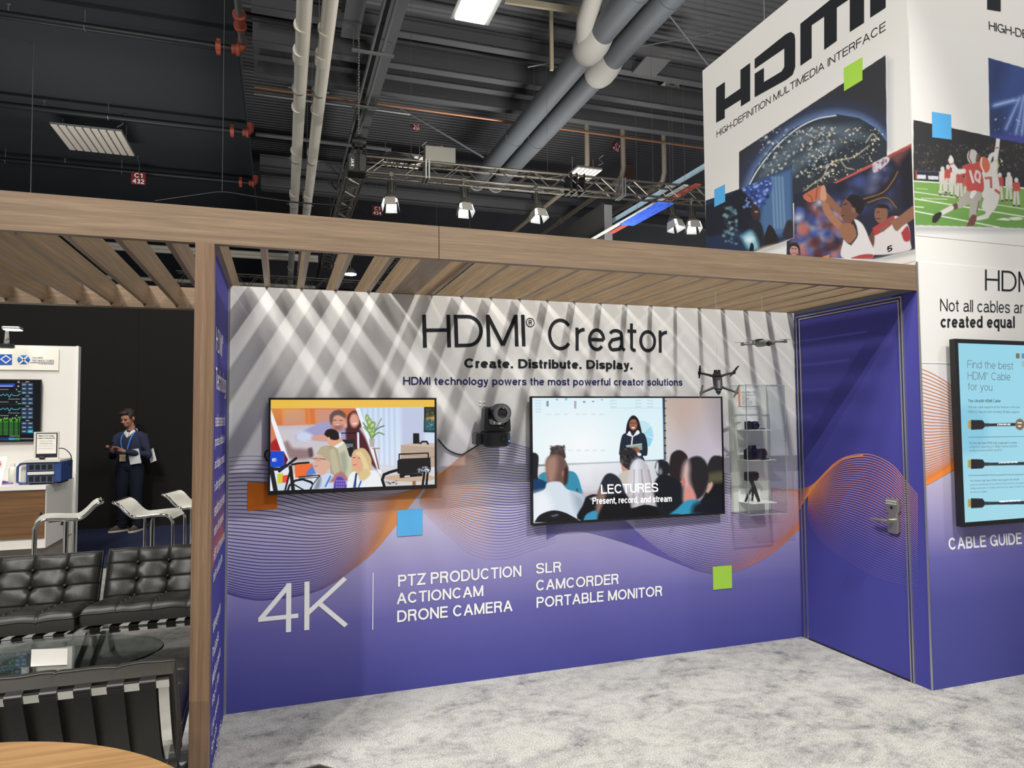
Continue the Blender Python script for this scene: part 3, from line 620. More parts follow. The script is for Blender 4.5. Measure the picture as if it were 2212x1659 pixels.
p.poly([(420, 850), (640, 835), (640, 985), (430, 1010)], (238, 112, 56), 2); p.poly([(560, 940), (640, 860), (680, 960), (560, 985)], (96, 128, 206), 3)
p.poly([(130, 690), (292, 690), (300, 880), (130, 880)], (26, 74, 206), 1); p.poly([(292, 690), (345, 790), (300, 880)], (92, 16, 44), 2)
p.poly([(155, 775), (203, 775), (203, 812), (155, 812)], (242, 244, 255), .5); p.poly([(178, 793), (196, 775), (196, 812)], (26, 74, 206), .4); p.line([(168, 775), (168, 812)], 5, (26, 74, 206), .4)
p.poly([(215, 960), (285, 950), (275, 1095), (215, 1100)], (206, 206, 56), 1); p.poly([(280, 980), (350, 970), (345, 1065), (275, 1070)], (240, 74, 56), 1); p.poly([(200, 1080), (640, 1020), (640, 1180), (215, 1190)], (212, 222, 236), 3)
# bicycles, printer cart
dk = (22, 22, 26)
p.line([(330, 1190), (360, 1100), (430, 1040), (520, 1025), (620, 1060), (680, 1130)], 26, dk); p.line([(372, 880), (410, 1190)], 44, (34, 28, 26)); p.line([(300, 1190), (365, 940)], 22, dk); p.line([(420, 1090), (560, 1170)], 16, dk); p.line([(590, 1180), (650, 1080), (720, 990)], 22, dk)
p.line([(240, 930), (440, 775)], 30, dk); p.line([(390, 850), (460, 835), (590, 825)], 24, dk); p.line([(130, 900), (250, 905), (330, 860)], 40, (36, 36, 40)); p.line([(145, 900), (200, 1190)], 55, (30, 32, 34)); p.line([(470, 1000), (720, 975)], 14, dk); p.line([(480, 1015), (710, 1000)], 10, dk)
p.line([(930, 475), (1190, 472)], 12, dk); p.line([(1180, 475), (1185, 650)], 26, (226, 232, 250)); p.line([(965, 475), (970, 560)], 22, (206, 216, 246)); p.poly([(975, 550), (1140, 550), (1150, 640), (1010, 640)], (38, 38, 42)); p.poly([(1010, 600), (1120, 600), (1120, 640), (1020, 640)], (112, 116, 124)); p.blob([(1040, 650), (1120, 650), (1130, 760), (1070, 740)], (30, 30, 34), 3)
# man seen from behind
p.blob([(800, 540), (830, 490), (930, 500), (1000, 580), (900, 640), (840, 625)], (226, 170, 140), 2); p.blob([(775, 490), (800, 440), (860, 422), (930, 450), (955, 530), (920, 556), (850, 545), (800, 510)], (36, 28, 26), 1.5); p.ell(832, 545, 15, 26, (232, 176, 150), 1.5)
p.blob([(890, 650), (1000, 575), (1050, 660), (1090, 820), (1100, 960), (1060, 1060), (960, 960), (900, 800)], (204, 204, 176), 2); p.blob([(960, 720), (1030, 700), (1050, 900), (1000, 960)], (168, 170, 150), 8); p.blob([(885, 635), (990, 575), (1005, 600), (905, 665)], (240, 240, 236), 1.5)
# two visitors
p.blob([(700, 700), (740, 640), (830, 625), (930, 660), (960, 800), (990, 960), (930, 1010), (860, 960), (830, 850)], (172, 160, 132), 2); p.blob([(830, 680), (900, 660), (950, 830), (960, 980), (880, 940)], (196, 186, 158), 6)
p.blob([(655, 860), (650, 800), (690, 740), (790, 760), (840, 820), (840, 880), (790, 960), (760, 1000), (690, 945), (655, 900)], (222, 178, 156), 2); p.line([(640, 780), (690, 775), (740, 782), (830, 788)], 9, (110, 70, 66), .7); p.ell(700, 795, 30, 20, (206, 160, 140), 2); p.line([(655, 868), (700, 866)], 7, (170, 100, 96), .8); p.blob([(680, 720), (740, 650), (830, 640), (850, 800), (800, 790), (740, 740)], (184, 172, 142), 2)
p.blob([(620, 1170), (650, 1080), (740, 985), (850, 960), (940, 1010), (1060, 1060), (1070, 1150)], (206, 218, 240), 2); p.blob([(650, 1160), (690, 1040), (740, 1000), (720, 1120)], (140, 144, 156), 6); p.line([(790, 1110), (850, 990)], 18, (40, 126, 214), 1); p.blob([(830, 1060), (920, 960), (1000, 940), (1060, 1040), (960, 1060)], (178, 120, 124), 5); p.blob([(890, 1080), (930, 1000), (1000, 1010), (1060, 1120), (1060, 1150), (900, 1160)], (92, 74, 176), 2)
for k in range(14): p.ell(925+(k % 5)*28, 1045+(k//5)*36, 8, 8, (178, 150, 220), 1)
p.blob([(1100, 920), (1110, 720), (1180, 660), (1260, 660), (1330, 760), (1340, 860), (1300, 1020), (1220, 1060), (1120, 980)], (214, 190, 138), 2); p.blob([(1110, 860), (1105, 780), (1140, 720), (1220, 750), (1240, 830), (1210, 920), (1140, 900)], (230, 172, 142), 2); p.line([(1118, 855), (1160, 850)], 8, (176, 96, 86), .8); p.line([(1120, 768), (1145, 765)], 9, (86, 62, 50), .8); p.line([(1180, 770), (1205, 772)], 8, (110, 80, 62), .8); p.blob([(1140, 720), (1210, 690), (1280, 800), (1320, 940), (1270, 1000), (1240, 860), (1200, 760)], (232, 212, 160), 3)
p.blob([(1040, 1140), (1070, 990), (1140, 930), (1200, 990), (1300, 930), (1400, 930), (1470, 1080), (1470, 1130), (1250, 1150)], (240, 244, 248), 2); p.blob([(1200, 960), (1280, 900), (1330, 960), (1250, 1040), (1190, 1020)], (222, 198, 146), 4); p.line([(1130, 1130), (1160, 960)], 22, (30, 80, 160), 1); p.line([(1150, 1150), (1158, 960)], 10, (26, 26, 30), 1); p.line([(1180, 1140), (1215, 1050)], 18, (30, 96, 200), 1)
# living-room poster on the right
p.poly([(1970, 160), (2110, 160), (2110, 465), (1965, 462)], (20, 22, 24), 1); p.poly([(1985, 170), (2110, 170), (2110, 440), (1975, 440)], (66, 66, 44), 3); p.poly([(1980, 330), (2110, 320), (2110, 455), (1978, 450)], (54, 104, 120), 9); p.blob([(1990, 300), (2050, 280), (2110, 270), (2110, 310), (2040, 320)], (206, 160, 86), 7); p.specks(60, (1985, 180), (2100, 450), [(120, 120, 90), (30, 34, 30), (150, 180, 186)], 9, 2, .5)
p.poly([(1690, 615), (1850, 585), (2110, 595), (2110, 640)], (206, 186, 170), 1); p.poly([(1690, 615), (2110, 640), (2100, 880), (1690, 870)], (190, 168, 150), 1); p.line([(1690, 730), (2100, 760)], 5, (140, 118, 104)); p.poly([(1838, 475), (1910, 475), (1915, 600), (1838, 600)], (30, 30, 32), 1); p.line([(1925, 595), (1950, 575), (2000, 575), (2015, 600)], 22, (34, 34, 38), 1)
p.poly([(1310, 540), (1382, 540), (1370, 640), (1325, 640)], (182, 176, 172), 1)
for pts, c in (([(1340, 540), (1300, 440), (1240, 350)], (88, 128, 70)), ([(1340, 540), (1400, 430), (1490, 385)], (78, 120, 76)), ([(1340, 540), (1420, 470), (1490, 490)], (96, 140, 84)), ([(1340, 540), (1310, 470), (1250, 400)], (110, 150, 84)), ([(1340, 500), (1390, 420), (1460, 300)], (150, 160, 150)), ([(1345, 530), (1380, 440), (1360, 340)], (120, 160, 84))): p.line(cat(pts, 6), 14, c, 1)
for x, y, a, b, r in ((1292, 300, 26, 52, -10), (1330, 400, 40, 60, 30), (1350, 380, 34, 50, 40), (1315, 340, 30, 46, 0), (1350, 480, 36, 24, 0), (1320, 440, 36, 26, 10)): p.ell(x, y, a, b, (120, 158, 80), 2, 1, r); p.ell(x, y, a*.55, b*.6, (208, 222, 160), 3, .9, r)
p.poly([(1345, 650), (1445, 648), (1440, 665), (1350, 665)], (176, 146, 126), 1); p.line([(1375, 665), (1430, 900)], 18, (150, 100, 76)); p.line([(1430, 860), (1650, 880)], 5, (190, 190, 200), 1)
p.ell(1800, 1010, 310, 44, (206, 178, 152), 1.5); p.poly([(1830, 1050), (1870, 1050), (1868, 1120), (1832, 1120)], (156, 110, 84), 1); p.poly([(1500, 1050), (1800, 1060), (2110, 1050), (2110, 1120), (1500, 1130)], (214, 210, 208), 2); p.poly([(1830, 1046), (1870, 1046), (1868, 1120), (1832, 1120)], (150, 104, 80), 1)
p.poly([(1650, 800), (1690, 780), (2045, 765), (2050, 900), (2040, 940), (1690, 970), (1650, 950)], (36, 32, 34), 1); p.line([(1672, 790), (1672, 725), (2018, 712), (2018, 765)], 16, (34, 30, 30), 1); p.poly([(1675, 970), (1950, 950), (1950, 985), (1680, 1010)], (26, 24, 26), 1); p.poly([(1735, 985), (1800, 980), (1800, 995), (1735, 1000)], (240, 240, 244), .8)
p.line([(1500, 1130), (1470, 1030), (1490, 970), (1560, 940), (1650, 915)], 34, (24, 24, 28), 1); p.line([(1950, 1110), (1975, 930)], 28, (20, 20, 22), 1); p.line([(1995, 1110), (2015, 920)], 26, (20, 20, 22), 1); p.specks(50, (1880, 880), (2030, 940), [(230, 236, 244), (60, 60, 66), (150, 156, 166)], 12, 1, .9); p.line([(1530, 1070), (1640, 1055)], 10, (90, 92, 96), .8); p.specks(16, (1510, 1040), (1640, 1090), [(200, 206, 216), (60, 60, 66)], 9, 1, .9)
p.poly([(60, 40), (2130, 40), (2130, 160), (130, 176), (60, 176)], (240, 194, 84), 1); p.poly([(60, 40), (420, 40), (420, 176), (60, 176)], (232, 190, 60), 60, .6)
p.mesh('screen', M_screen, T1)
# --- right screen: a lecture
T2, yf2 = tv('television.001', 'bigger wall screen showing a lecturer in front of an audience', 1.84, 3.312, .958, 1.798, 0, .062, .011, .016, (2.57, -.03, 1.4))
p = Pic((1.851, yf2+.006, 1.787), (1.45, 0, 0), (0, 0, -.813), 430, 270, (196, 190, 198)); p.at(1140, 850, 5.027)
p.grad((1500, 100), (188, 172, 166), (1900, 700), (196, 188, 202)); p.blob([(1500, 100), (1800, 50), (1700, 300), (1510, 400)], (198, 170, 152), 90, .8); p.poly([(2010, 30), (2130, 30), (2130, 500), (2060, 300)], (140, 132, 136), 60, .8)
p.poly([(60, 780), (1500, 730), (1700, 1000), (60, 1100)], (206, 204, 214), 8); p.poly([(60, 790), (700, 775), (700, 1000), (560, 1000)], (214, 214, 224), 8)
p.poly([(40, 20), (1490, 20), (1502, 725), (60, 795)], (26, 44, 60), 1.2); p.poly([(40, 20), (1462, 20), (1476, 715), (1000, 738), (60, 772)], (222, 244, 252), 1.2); p.ell(600, 560, 600, 330, (250, 254, 255), 120); p.ell(1180, 300, 200, 300, (212, 242, 250), 120, .5)
for x0, x1, y0, y1, c in ((203, 228, 82, 142, (142, 148, 184)), (303, 330, 55, 75, (128, 206, 238)), (403, 430, 46, 76, (140, 212, 240)), (503, 527, 82, 163, (178, 170, 204)), (600, 627, 82, 102, (160, 164, 186)), (697, 721, 80, 92, (120, 120, 156)), (792, 818, 60, 76, (138, 212, 240))): p.poly([(x0, y0), (x1, y0), (x1, y1), (x0, y1)], c, .5)
for x in (222, 320, 416, 546, 616, 712, 806, 460, 555, 645, 730, 815): p.line([(x-20, 226 if x in (222, 320, 416, 546, 616, 712, 806) else 617), (x+20, 226 if x in (222, 320, 416, 546, 616, 712, 806) else 617)], 8, (206, 222, 230), 2)
for y in (76, 108, 140, 170, 200): p.line([(86, y), (142, y)], 9, (196, 220, 230), 2)
for y in (76, 110, 144):
    for x in (930, 1200, 1330): p.line([(x-30, y), (x+30, y)], 8, (190, 212, 222), 2)
p.line([(900, 160), (1450, 158)], 3, (190, 210, 220), .8); p.line([(900, 60), (900, 160)], 3, (190, 210, 220), .8)
p.ell(1230, 440, 135, 145, (196, 232, 244), 1); p.poly([(1240, 440), (1335, 345), (1365, 480)], (170, 222, 240), 1); p.poly([(1240, 450), (1360, 490), (1330, 570), (1290, 580)], (150, 214, 238), 1); p.line([(1240, 440), (1335, 345)], 5, (236, 248, 252)); p.line([(1240, 445), (1365, 488)], 5, (236, 248, 252))
for y in range(80, 700, 81): p.line([(1485, y), (1500, y)], 14, (22, 26, 30), 1)
p.line([(1496, 60), (1512, 720)], 8, (222, 190, 160), 2)
# lecturer
p.blob([(1060, 450), (1080, 320), (1120, 250), (1160, 240), (1200, 280), (1225, 360), (1235, 440), (1180, 460), (1100, 460)], (30, 22, 26), 1); p.ell(1146, 338, 44, 62, (158, 104, 84), 1.2); p.blob([(1110, 420), (1180, 420), (1170, 450), (1130, 450)], (120, 76, 62), 1.5); p.ell(1146, 372, 20, 9, (236, 230, 230), .8); p.line([(1118, 322), (1138, 320)], 8, (50, 32, 30), .8); p.line([(1156, 320), (1176, 322)], 8, (50, 32, 30), .8); p.line([(1130, 350), (1150, 352)], 5, (120, 74, 60), 1); p.blob([(1100, 300), (1120, 262), (1165, 252), (1195, 300), (1170, 280), (1130, 282)], (34, 24, 28), 1)
p.blob([(990, 660), (1005, 540), (1030, 450), (1090, 425), (1200, 420), (1270, 445), (1300, 560), (1295, 670), (1250, 680), (1256, 740), (1020, 740), (1010, 680)], (34, 42, 58), 1); p.blob([(1072, 450), (1108, 408), (1140, 465), (1190, 398), (1216, 430), (1160, 462), (1136, 470)], (244, 246, 250), .8); p.line([(1138, 462), (1128, 555)], 14, (240, 242, 248), .8)
p.poly([(1068, 565), (1240, 542), (1244, 612), (1080, 625)], (146, 166, 158), 1); p.poly([(1068, 565), (1240, 542), (1238, 552), (1070, 576)], (200, 214, 206), .8); p.blob([(1130, 590), (1170, 580), (1210, 600), (1215, 640), (1190, 660), (1160, 620)], (150, 96, 76), 1); p.blob([(1190, 640), (1230, 650), (1225, 678), (1195, 670)], (240, 242, 248), 1)
# audience
p.blob([(245, 640), (262, 590), (320, 562), (375, 580), (402, 630), (400, 710), (250, 700)], (72, 60, 60), 2.5); p.specks(40, (250, 570), (400, 640), [(110, 96, 92), (50, 42, 44)], 12, 2, .7)
p.blob([(40, 640), (90, 650), (118, 700), (108, 880), (130, 930), (210, 950), (170, 1060), (60, 1080)], (34, 34, 40), 2.5); p.blob([(60, 930), (190, 935), (210, 990), (150, 1060), (60, 1080)], (26, 62, 104), 3)
p.blob([(128, 880), (200, 850), (440, 840), (530, 880), (580, 1020), (582, 1090), (400, 1040), (140, 930)], (58, 144, 176), 2.5); p.line([(535, 1040), (545, 1090)], 14, (40, 60, 90), 3)
p.blob([(198, 820), (196, 740), (230, 680), (310, 660), (390, 700), (436, 800), (432, 920), (400, 990), (230, 970)], (112, 84, 78), 3); p.blob([(196, 830), (200, 740), (240, 690), (310, 690), (320, 800), (280, 960), (220, 950)], (168, 130, 116), 12); p.ell(384, 868, 16, 32, (168, 106, 86), 2); p.blob([(400, 820), (436, 800), (430, 960), (396, 985)], (58, 40, 40), 6)
p.blob([(60, 1090), (180, 1040), (215, 970), (350, 960), (430, 1040), (570, 1090), (630, 1200), (630, 1380), (60, 1400)], (218, 228, 238), 3); p.blob([(60, 1090), (200, 1080), (260, 1270), (60, 1390)], (240, 246, 252), 20); p.blob([(480, 1080), (600, 1120), (632, 1260), (600, 1370), (520, 1250)], (166, 180, 196), 18)
p.blob([(70, 1400), (130, 1320), (240, 1275), (340, 1275), (460, 1320), (540, 1400)], (30, 30, 34), 1.5); p.blob([(250, 1325), (320, 1308), (330, 1325), (270, 1340)], (92, 98, 106), 2)
p.blob([(610, 1180), (640, 1120), (740, 1095), (880, 1160), (1080, 1150), (1250, 1210), (1480, 1240), (1560, 1380), (600, 1390)], (24, 24, 28), 3); p.blob([(670, 1140), (740, 1115), (770, 1130), (700, 1160)], (150, 152, 158), 4)
p.blob([(1000, 700), (1008, 620), (1060, 586), (1150, 600), (1190, 680), (1180, 770), (1110, 830), (1040, 810), (1010, 760)], (46, 42, 46), 2); p.specks(40, (1010, 595), (1170, 760), [(86, 82, 84), (24, 22, 26)], 14, 2, .7); p.blob([(1008, 740), (1040, 790), (1090, 830), (1080, 870), (1030, 850)], (206, 150, 130), 2); p.blob([(980, 890), (1050, 840), (1110, 850), (1110, 970), (1030, 980)], (206, 196, 186), 2)
p.blob([(1106, 860), (1120, 780), (1180, 715), (1250, 720), (1310, 800), (1340, 940), (1380, 1060), (1460, 1230), (1300, 1210), (1100, 1240), (1070, 1120), (1110, 990)], (196, 192, 200), 3); p.blob([(1110, 960), (1140, 760), (1210, 730), (1220, 1000), (1140, 1080)], (232, 234, 244), 16)
for k in range(9): p.line(cat([(1130+k*26, 830), (1120+k*32, 1000), (1100+k*42, 1220)], 6), 12, ((206, 190, 178), (128, 116, 116), (226, 222, 228))[k % 3], 3, .6)
p.blob([(760, 1090), (800, 960), (850, 880), (920, 870), (1000, 930), (1050, 1060), (1090, 1160), (1060, 1260), (850, 1300), (760, 1240)], (40, 44, 54), 3); p.blob([(760, 1080), (800, 1010), (840, 1100), (850, 1330), (740, 1340)], (140, 114, 106), 8); p.blob([(600, 1385), (640, 1310), (740, 1275), (760, 1380)], (66, 150, 190), 3); p.blob([(850, 1130), (1060, 1100), (1120, 1260), (1000, 1380), (760, 1380)], (22, 22, 26), 6)
p.blob([(1090, 1370), (1150, 1260), (1260, 1210), (1380, 1230), (1480, 1310), (1480, 1390)], (20, 20, 24), 2)
p.blob([(1538, 760), (1560, 660), (1630, 615), (1700, 640), (1740, 720), (1700, 900), (1640, 960), (1540, 880)], (42, 34, 36), 3); p.blob([(1380, 800), (1400, 740), (1460, 720), (1530, 760), (1540, 860), (1460, 900), (1410, 890)], (34, 32, 38), 3); p.blob([(1385, 830), (1400, 750), (1420, 760), (1415, 870)], (206, 214, 226), 3); p.ell(1440, 850, 20, 36, (140, 140, 146), 5)
p.blob([(1360, 1000), (1420, 900), (1520, 880), (1640, 950), (1720, 1010), (1700, 1240), (1560, 1380), (1440, 1340), (1380, 1120)], (26, 28, 36), 4)
p.blob([(1940, 800), (1990, 700), (2050, 675), (2130, 720), (2150, 1000), (1980, 980)], (40, 38, 38), 4); p.blob([(1900, 1130), (1980, 1000), (2150, 980), (2150, 1310), (1800, 1310)], (24, 24, 28), 5); p.blob([(1870, 890), (1990, 860), (2150, 850), (2150, 950), (1960, 970), (1880, 950)], (88, 84, 62), 12); p.blob([(1930, 1060), (1990, 960), (2010, 1000), (1960, 1080)], (206, 160, 140), 4)
p.blob([(1680, 880), (1700, 760), (1790, 690), (1880, 690), (1950, 780), (1960, 960), (1900, 1110), (1790, 1160), (1700, 1060)], (40, 36, 40), 5); p.blob([(1670, 900), (1690, 780), (1740, 720), (1760, 800), (1760, 940), (1810, 1160), (1700, 1180), (1690, 1040)], (206, 176, 172), 12); p.blob([(1700, 1050), (1760, 1000), (1830, 1140), (1760, 1200), (1700, 1190)], (216, 146, 136), 6); p.ell(1690, 960, 20, 50, (216, 120, 110), 3)
p.blob([(1540, 1310), (1620, 1250), (1720, 1165), (1850, 1160), (1900, 1260), (1880, 1310)], (54, 150, 186), 4); p.blob([(1780, 1310), (1800, 1220), (1900, 1170), (2150, 1160), (2150, 1320)], (24, 26, 34), 14)
p.mesh('screen', M_screen, T2)
M_glow = mat('screen_white', (252, 252, 252), .4, emit=1.0)
PS = ('y', yf2+.004)
text_px('screen_lettering', 'LECTURES', PS, (1298, 1047), (1421, 1043), (1299, 1067), M_glow, T2, .135); text_px('screen_lettering', 'Present, record, and stream', PS, (1280, 1075), (1451, 1070), (1280, 1091), M_glow, T2, .14)
# --- portrait screen on the front wall
TX0 = on('y', -D-.075, 2062.5, 733).x; TZ1 = on('y', -D-.075, 2062.5, 731.5).z; TZ0 = on('y', -D-.075, 2074, 1139.5).z
T3, yf3 = tv('television.002', 'portrait screen with pale blue cable guide on the right front wall', TX0, TX0+.65, TZ0, TZ1, -D-.005, .07, .026, .027, (TX0+.3, -D-.04, 1.5))
p = Pic((TX0+.026, yf3+.006, TZ1-.026), (.598, 0, 0), (0, 0, TZ0-TZ1+.053), 180, 330, (156, 214, 232)); p.at(1940, 700, 3.072)
p.grad((400, 130), (152, 214, 234), (700, 1300), (166, 220, 236)); p.ell(440, 700, 170, 170, (140, 204, 228), 12, .6)
for y in (668, 928, 1188):
    p.poly([(463, y-26), (486, y-26), (486, y+26), (463, y+26)], (176, 160, 96), 1); p.poly([(484, y-32), (560, y-30), (572, y-14), (574, y+16), (560, y+30), (484, y+34)], (40, 36, 40), 1); p.poly([(572, y-10), (606, y-9), (606, y+12), (572, y+13)], (56, 56, 62), 1); p.poly([(606, y-8), (1200, y-22), (1200, y+2), (606, y+11)], (44, 48, 58), 1)
p.ell(808, 666, 30, 38, (128, 108, 86), .8)
for y, yy in ((752, 738), (1005, 992)): p.line([(468, y), (1200, yy)], 3, (70, 90, 100), .7)
p.poly([(782, 195), (806, 195), (806, 228), (782, 228)], (122, 110, 92), .8); p.poly([(820, 195), (850, 195), (850, 228), (820, 228)], (110, 140, 160), .8); p.poly([(820, 246), (850, 246), (850, 282), (820, 282)], (160, 190, 200), .8)
p.mesh('screen', M_screen, T3)
M_gt = mat('screen_grey', (74, 86, 94), .4, emit=.9); M_gd = mat('screen_dark', (24, 40, 56), .4, emit=.9)
PG = ('y', yf3+.004)
def pt(x, y): return (1940+x/3.072, 700+y/3.072)
for s, a, b2, c2, m_, wt in (('Find the best', (460, 240), (764, 252), (460, 292), M_gt, .08), ('HDMI\u00ae Cable', (462, 316), (745, 324), (462, 368), M_gt, .08), ('for you', (463, 388), (625, 394), (463, 452), M_gt, .08), ('The Ultra96 HDMI Cable', (464, 500), (680, 500), (464, 520), M_gd, .14),
        ('This new cable supports all the features of the new', (464, 543), (810, 544), (464, 562), M_gt, .12), ('HDMI 2.2 Specification including 96Gbps support.', (464, 574), (808, 575), (464, 594), M_gt, .12), ('The Ultra High Speed HDMI Cable is applicable for system', (470, 782), (788, 779), (470, 802), M_gt, .14), ('configurations supporting up to 48Gbps maximum bandwidth', (471, 806), (790, 802), (471, 826), M_gt, .11), ('including uncompressed 8K60 and 4K120.', (471, 831), (692, 828), (471, 850), M_gt, .11),
        ('The Premium High Speed HDMI Cable supports 4K UltraHD', (478, 1034), (804, 1024), (478, 1050), M_gt, .14), ('products and features such as 4K60, BT.2020 and HDR, and support', (479, 1060), (836, 1047), (479, 1076), M_gt, .11), ('18Gbps bandwidth. It is widely used and is the cable of choice for', (479, 1084), (834, 1071), (479, 1100), M_gt, .11), ('set-top box installers.', (480, 1109), (592, 1105), (480, 1124), M_gt, .11)):
    text_px('screen_lettering', s, PG, pt(*a), pt(*b2), pt(*c2), m_, T3, wt)
for s, a, b2, c2 in (('ULTRA96 HDMI CABLE', (658, 662), (746, 660), (658, 673)), ('ULTRA HIGH SPEED HDMI CABLE', (667, 916), (794, 911), (667, 926)), ('PREMIUM HIGH SPEED HDMI CABLE', (673, 1174), (812, 1166), (673, 1184)), ('96Gbps', (792, 652), (822, 652), (792, 661)), ('8K60', (797, 672), (817, 672), (797, 682))):
    text_px('screen_lettering', s, PG, pt(*a), pt(*b2), pt(*c2), M_glow, T3, .13)
# ------------------------------------------------------------------ sign tower above the niche
tower = thing('sign_tower', 'tall white fabric sign tower with globe, basketball and football photo prints', 'sign', (W+1, 0, FZ1+.02))
bm = NB(); box(bm, (W, -D, FZ1+.004), (W+3.2, 1.118, 4.885)); obj('tower_body', bm, M_white, tower, world=True)
bm = NB(); cyl(bm, (W+.25, .55, 4.88), (W+.25, .55, 10.4), .006, 6); obj('hanging_cable', bm, mat('steel_cable', (120, 118, 112), .4, .8), tower, world=True)
TX = ('x', W-.0025); TF = ('y', -D-.0025)
def c3(x, y): return (1480+x/2.765, y/2.765)
def flat(name, plane, polys, M, parent, f=lambda *a: a):
    bm = NB()
    for pl in polys: bm.faces.new([bm.verts.new(on(*plane, *f(*q))) for q in pl])
    o = obj(name, bm, M, None); r = Vector(parent.location); o.data.transform(Matrix.Translation(-r)); o.parent = parent; return o
flat('logo_lettering', TX, [[(185, 525), (237, 489), (237, 592), (330, 528), (330, 418), (388, 375), (388, 600), (332, 635), (332, 594), (236, 655), (236, 705), (185, 732)],
    [(415, 352), (600, 205), (630, 190), (652, 203), (657, 235), (657, 400), (642, 445), (605, 474), (415, 580), (415, 440), (470, 405), (470, 490), (575, 427), (592, 400), (592, 288), (415, 410)],
    [(688, 392), (688, 142), (1068, -163), (1068, 135), (983, 190), (983, -8), (905, 45), (905, 243), (830, 297), (830, 98), (755, 150), (755, 345)], [(1105, 105), (1105, -193), (1197, -268), (1197, 45)]], M_ink, tower, c3)
text_px('sign_lettering', 'HIGH-DEFINITION MULTIMEDIA INTERFACE', TX, c3(188, 783), c3(1197, 125), c3(188, 822), M_ink, tower, .1)
q = on('y', -D-.0025, *c3(1816, 178)); q2 = on('y', -D-.0025, *c3(1816, 126))
text('sign_lettering', 'HIGH-DEFINITION MULTIMEDIA INTERFACE', q, (1.845, 0, 0), (0, 0, q2.z-q.z), M_ink, tower, .1)
flat('logo_lettering', TF, [[(1805, -150), (1885, -140), (1885, 68), (1805, 55)]], M_ink, tower, c3)
WH = (235, 233, 227)
p = Pic((W-.0018, 1.116, 4.04), (0, -2.193, 0), (0, 0, -1.43), 440, 330, WH); p.at(1480, 0, 2.765)
p.poly([(1195, 340), (1235, 360), (1240, 900), (1195, 900)], (196, 198, 206), 14, .8)
EP = [(322, 908), (1197, 329), (1207, 1000), (900, 1200), (322, 1230)]
p.poly(EP, (44, 45, 50), .8)
K0 = p.K.copy(); PLN = [(372, 1115), (420, 1010), (520, 880), (640, 770), (770, 705), (900, 681), (1040, 705), (1140, 765), (1215, 860), (1300, 1000), (1200, 1250), (400, 1300)]
rim = cat(PLN[:9], 6); p.line(rim, 120, (40, 66, 132), 45, .55); p.line(rim, 40, (110, 150, 222), 18, .7); p.poly(PLN, (40, 50, 62), 1)
for k, (x, y, a, b, r) in enumerate(((560, 960, 130, 36, -40), (700, 830, 150, 44, -30), (800, 900, 200, 40, -25), (860, 780, 160, 30, -8), (620, 1030, 120, 30, -35), (500, 1010, 80, 22, -50), (980, 800, 120, 30, 10))): p.ell(x, y, a, b, (84, 104, 122), 14, .75, r)
p.line(cat([(385, 1100), (440, 1005), (540, 880), (660, 775), (780, 712), (900, 689)], 6), 9, (226, 236, 250), 2, .9)
p.specks(260, (440, 760), (900, 1060), [(150, 166, 176), (206, 206, 196), (96, 112, 126)], 8, 1.2, .7); p.specks(330, (700, 760), (1180, 1180), [(222, 200, 150), (240, 226, 190), (150, 130, 96)], 5, .7, .9)
for c in ([(690, 1160), (760, 1100), (820, 1060), (850, 1000)], [(930, 960), (960, 1000), (1000, 1010)], [(840, 1000), (900, 960), (1000, 940), (1100, 870)], [(1080, 850), (1120, 800), (1150, 830)]): p.line(cat(c, 5), 7, (230, 210, 160), 3, .8)
p.specks(40, (340, 500), (1180, 1000), [(190, 196, 206)], 1.6, .6, .6)
m_ = p.mask(EP); p.K = K0+(p.K-K0)*m_[..., None]
# fantasy scene print
DP = [(122, 1198), (372, 1112), (640, 985), (648, 1420), (605, 1436), (420, 1503), (122, 1490)]
K0 = p.K.copy(); p.poly(DP, (30, 44, 78), .8); p.poly([(480, 1060), (640, 1000), (645, 1400), (470, 1420), (440, 1330)], (62, 104, 158), 14)
for x in (540, 560, 580, 520): p.line([(x, 1060), (x+14, 1360)], 9, (150, 190, 226), 5, .6)
p.blob([(122, 1230), (240, 1180), (330, 1130), (420, 1160), (440, 1260), (420, 1340), (350, 1380), (300, 1360), (200, 1400), (122, 1400)], (26, 30, 42), 6); p.blob([(330, 1120), (390, 1090), (500, 1060), (520, 1120), (480, 1200), (440, 1250), (400, 1200)], (40, 70, 160), 5); p.specks(70, (340, 1080), (510, 1240), [(86, 130, 226), (30, 40, 90), (150, 180, 240)], 9, 1.5, .8)
p.blob([(395, 1210), (430, 1230), (450, 1290), (430, 1330), (400, 1290)], (54, 40, 44), 3); p.ell(425, 1265, 10, 5, (236, 150, 70), 2); p.specks(60, (230, 1240), (310, 1460), [(60, 110, 130), (110, 150, 160), (40, 60, 80)], 10, 2, .8); p.blob([(380, 1310), (450, 1330), (470, 1440), (420, 1500), (390, 1420)], (30, 34, 46), 4)
p.blob([(330, 1410), (400, 1380), (440, 1480), (380, 1490)], (120, 196, 222), 10); p.ell(385, 1430, 26, 20, (220, 244, 250), 8); p.blob([(470, 1420), (500, 1345), (530, 1370), (560, 1440), (540, 1470), (480, 1480)], (34, 30, 32), 2); p.blob([(380, 1500), (395, 1450), (410, 1470), (405, 1505)], (20, 20, 26), 1.5); p.blob([(420, 1500), (480, 1470), (560, 1460), (500, 1490)], (206, 160, 120), 6); p.blob([(580, 1400), (610, 1320), (648, 1330), (648, 1420), (600, 1430)], (44, 40, 50), 4)
m_ = p.mask(DP); p.K = K0+(p.K-K0)*m_[..., None]
p.poly([(420, 1506), (605, 1438), (605, 1530), (420, 1530)], (233, 231, 225), .8); p.poly([(425, 1502), (605, 1436), (605, 1462), (470, 1512)], (170, 170, 172), 10, .7)
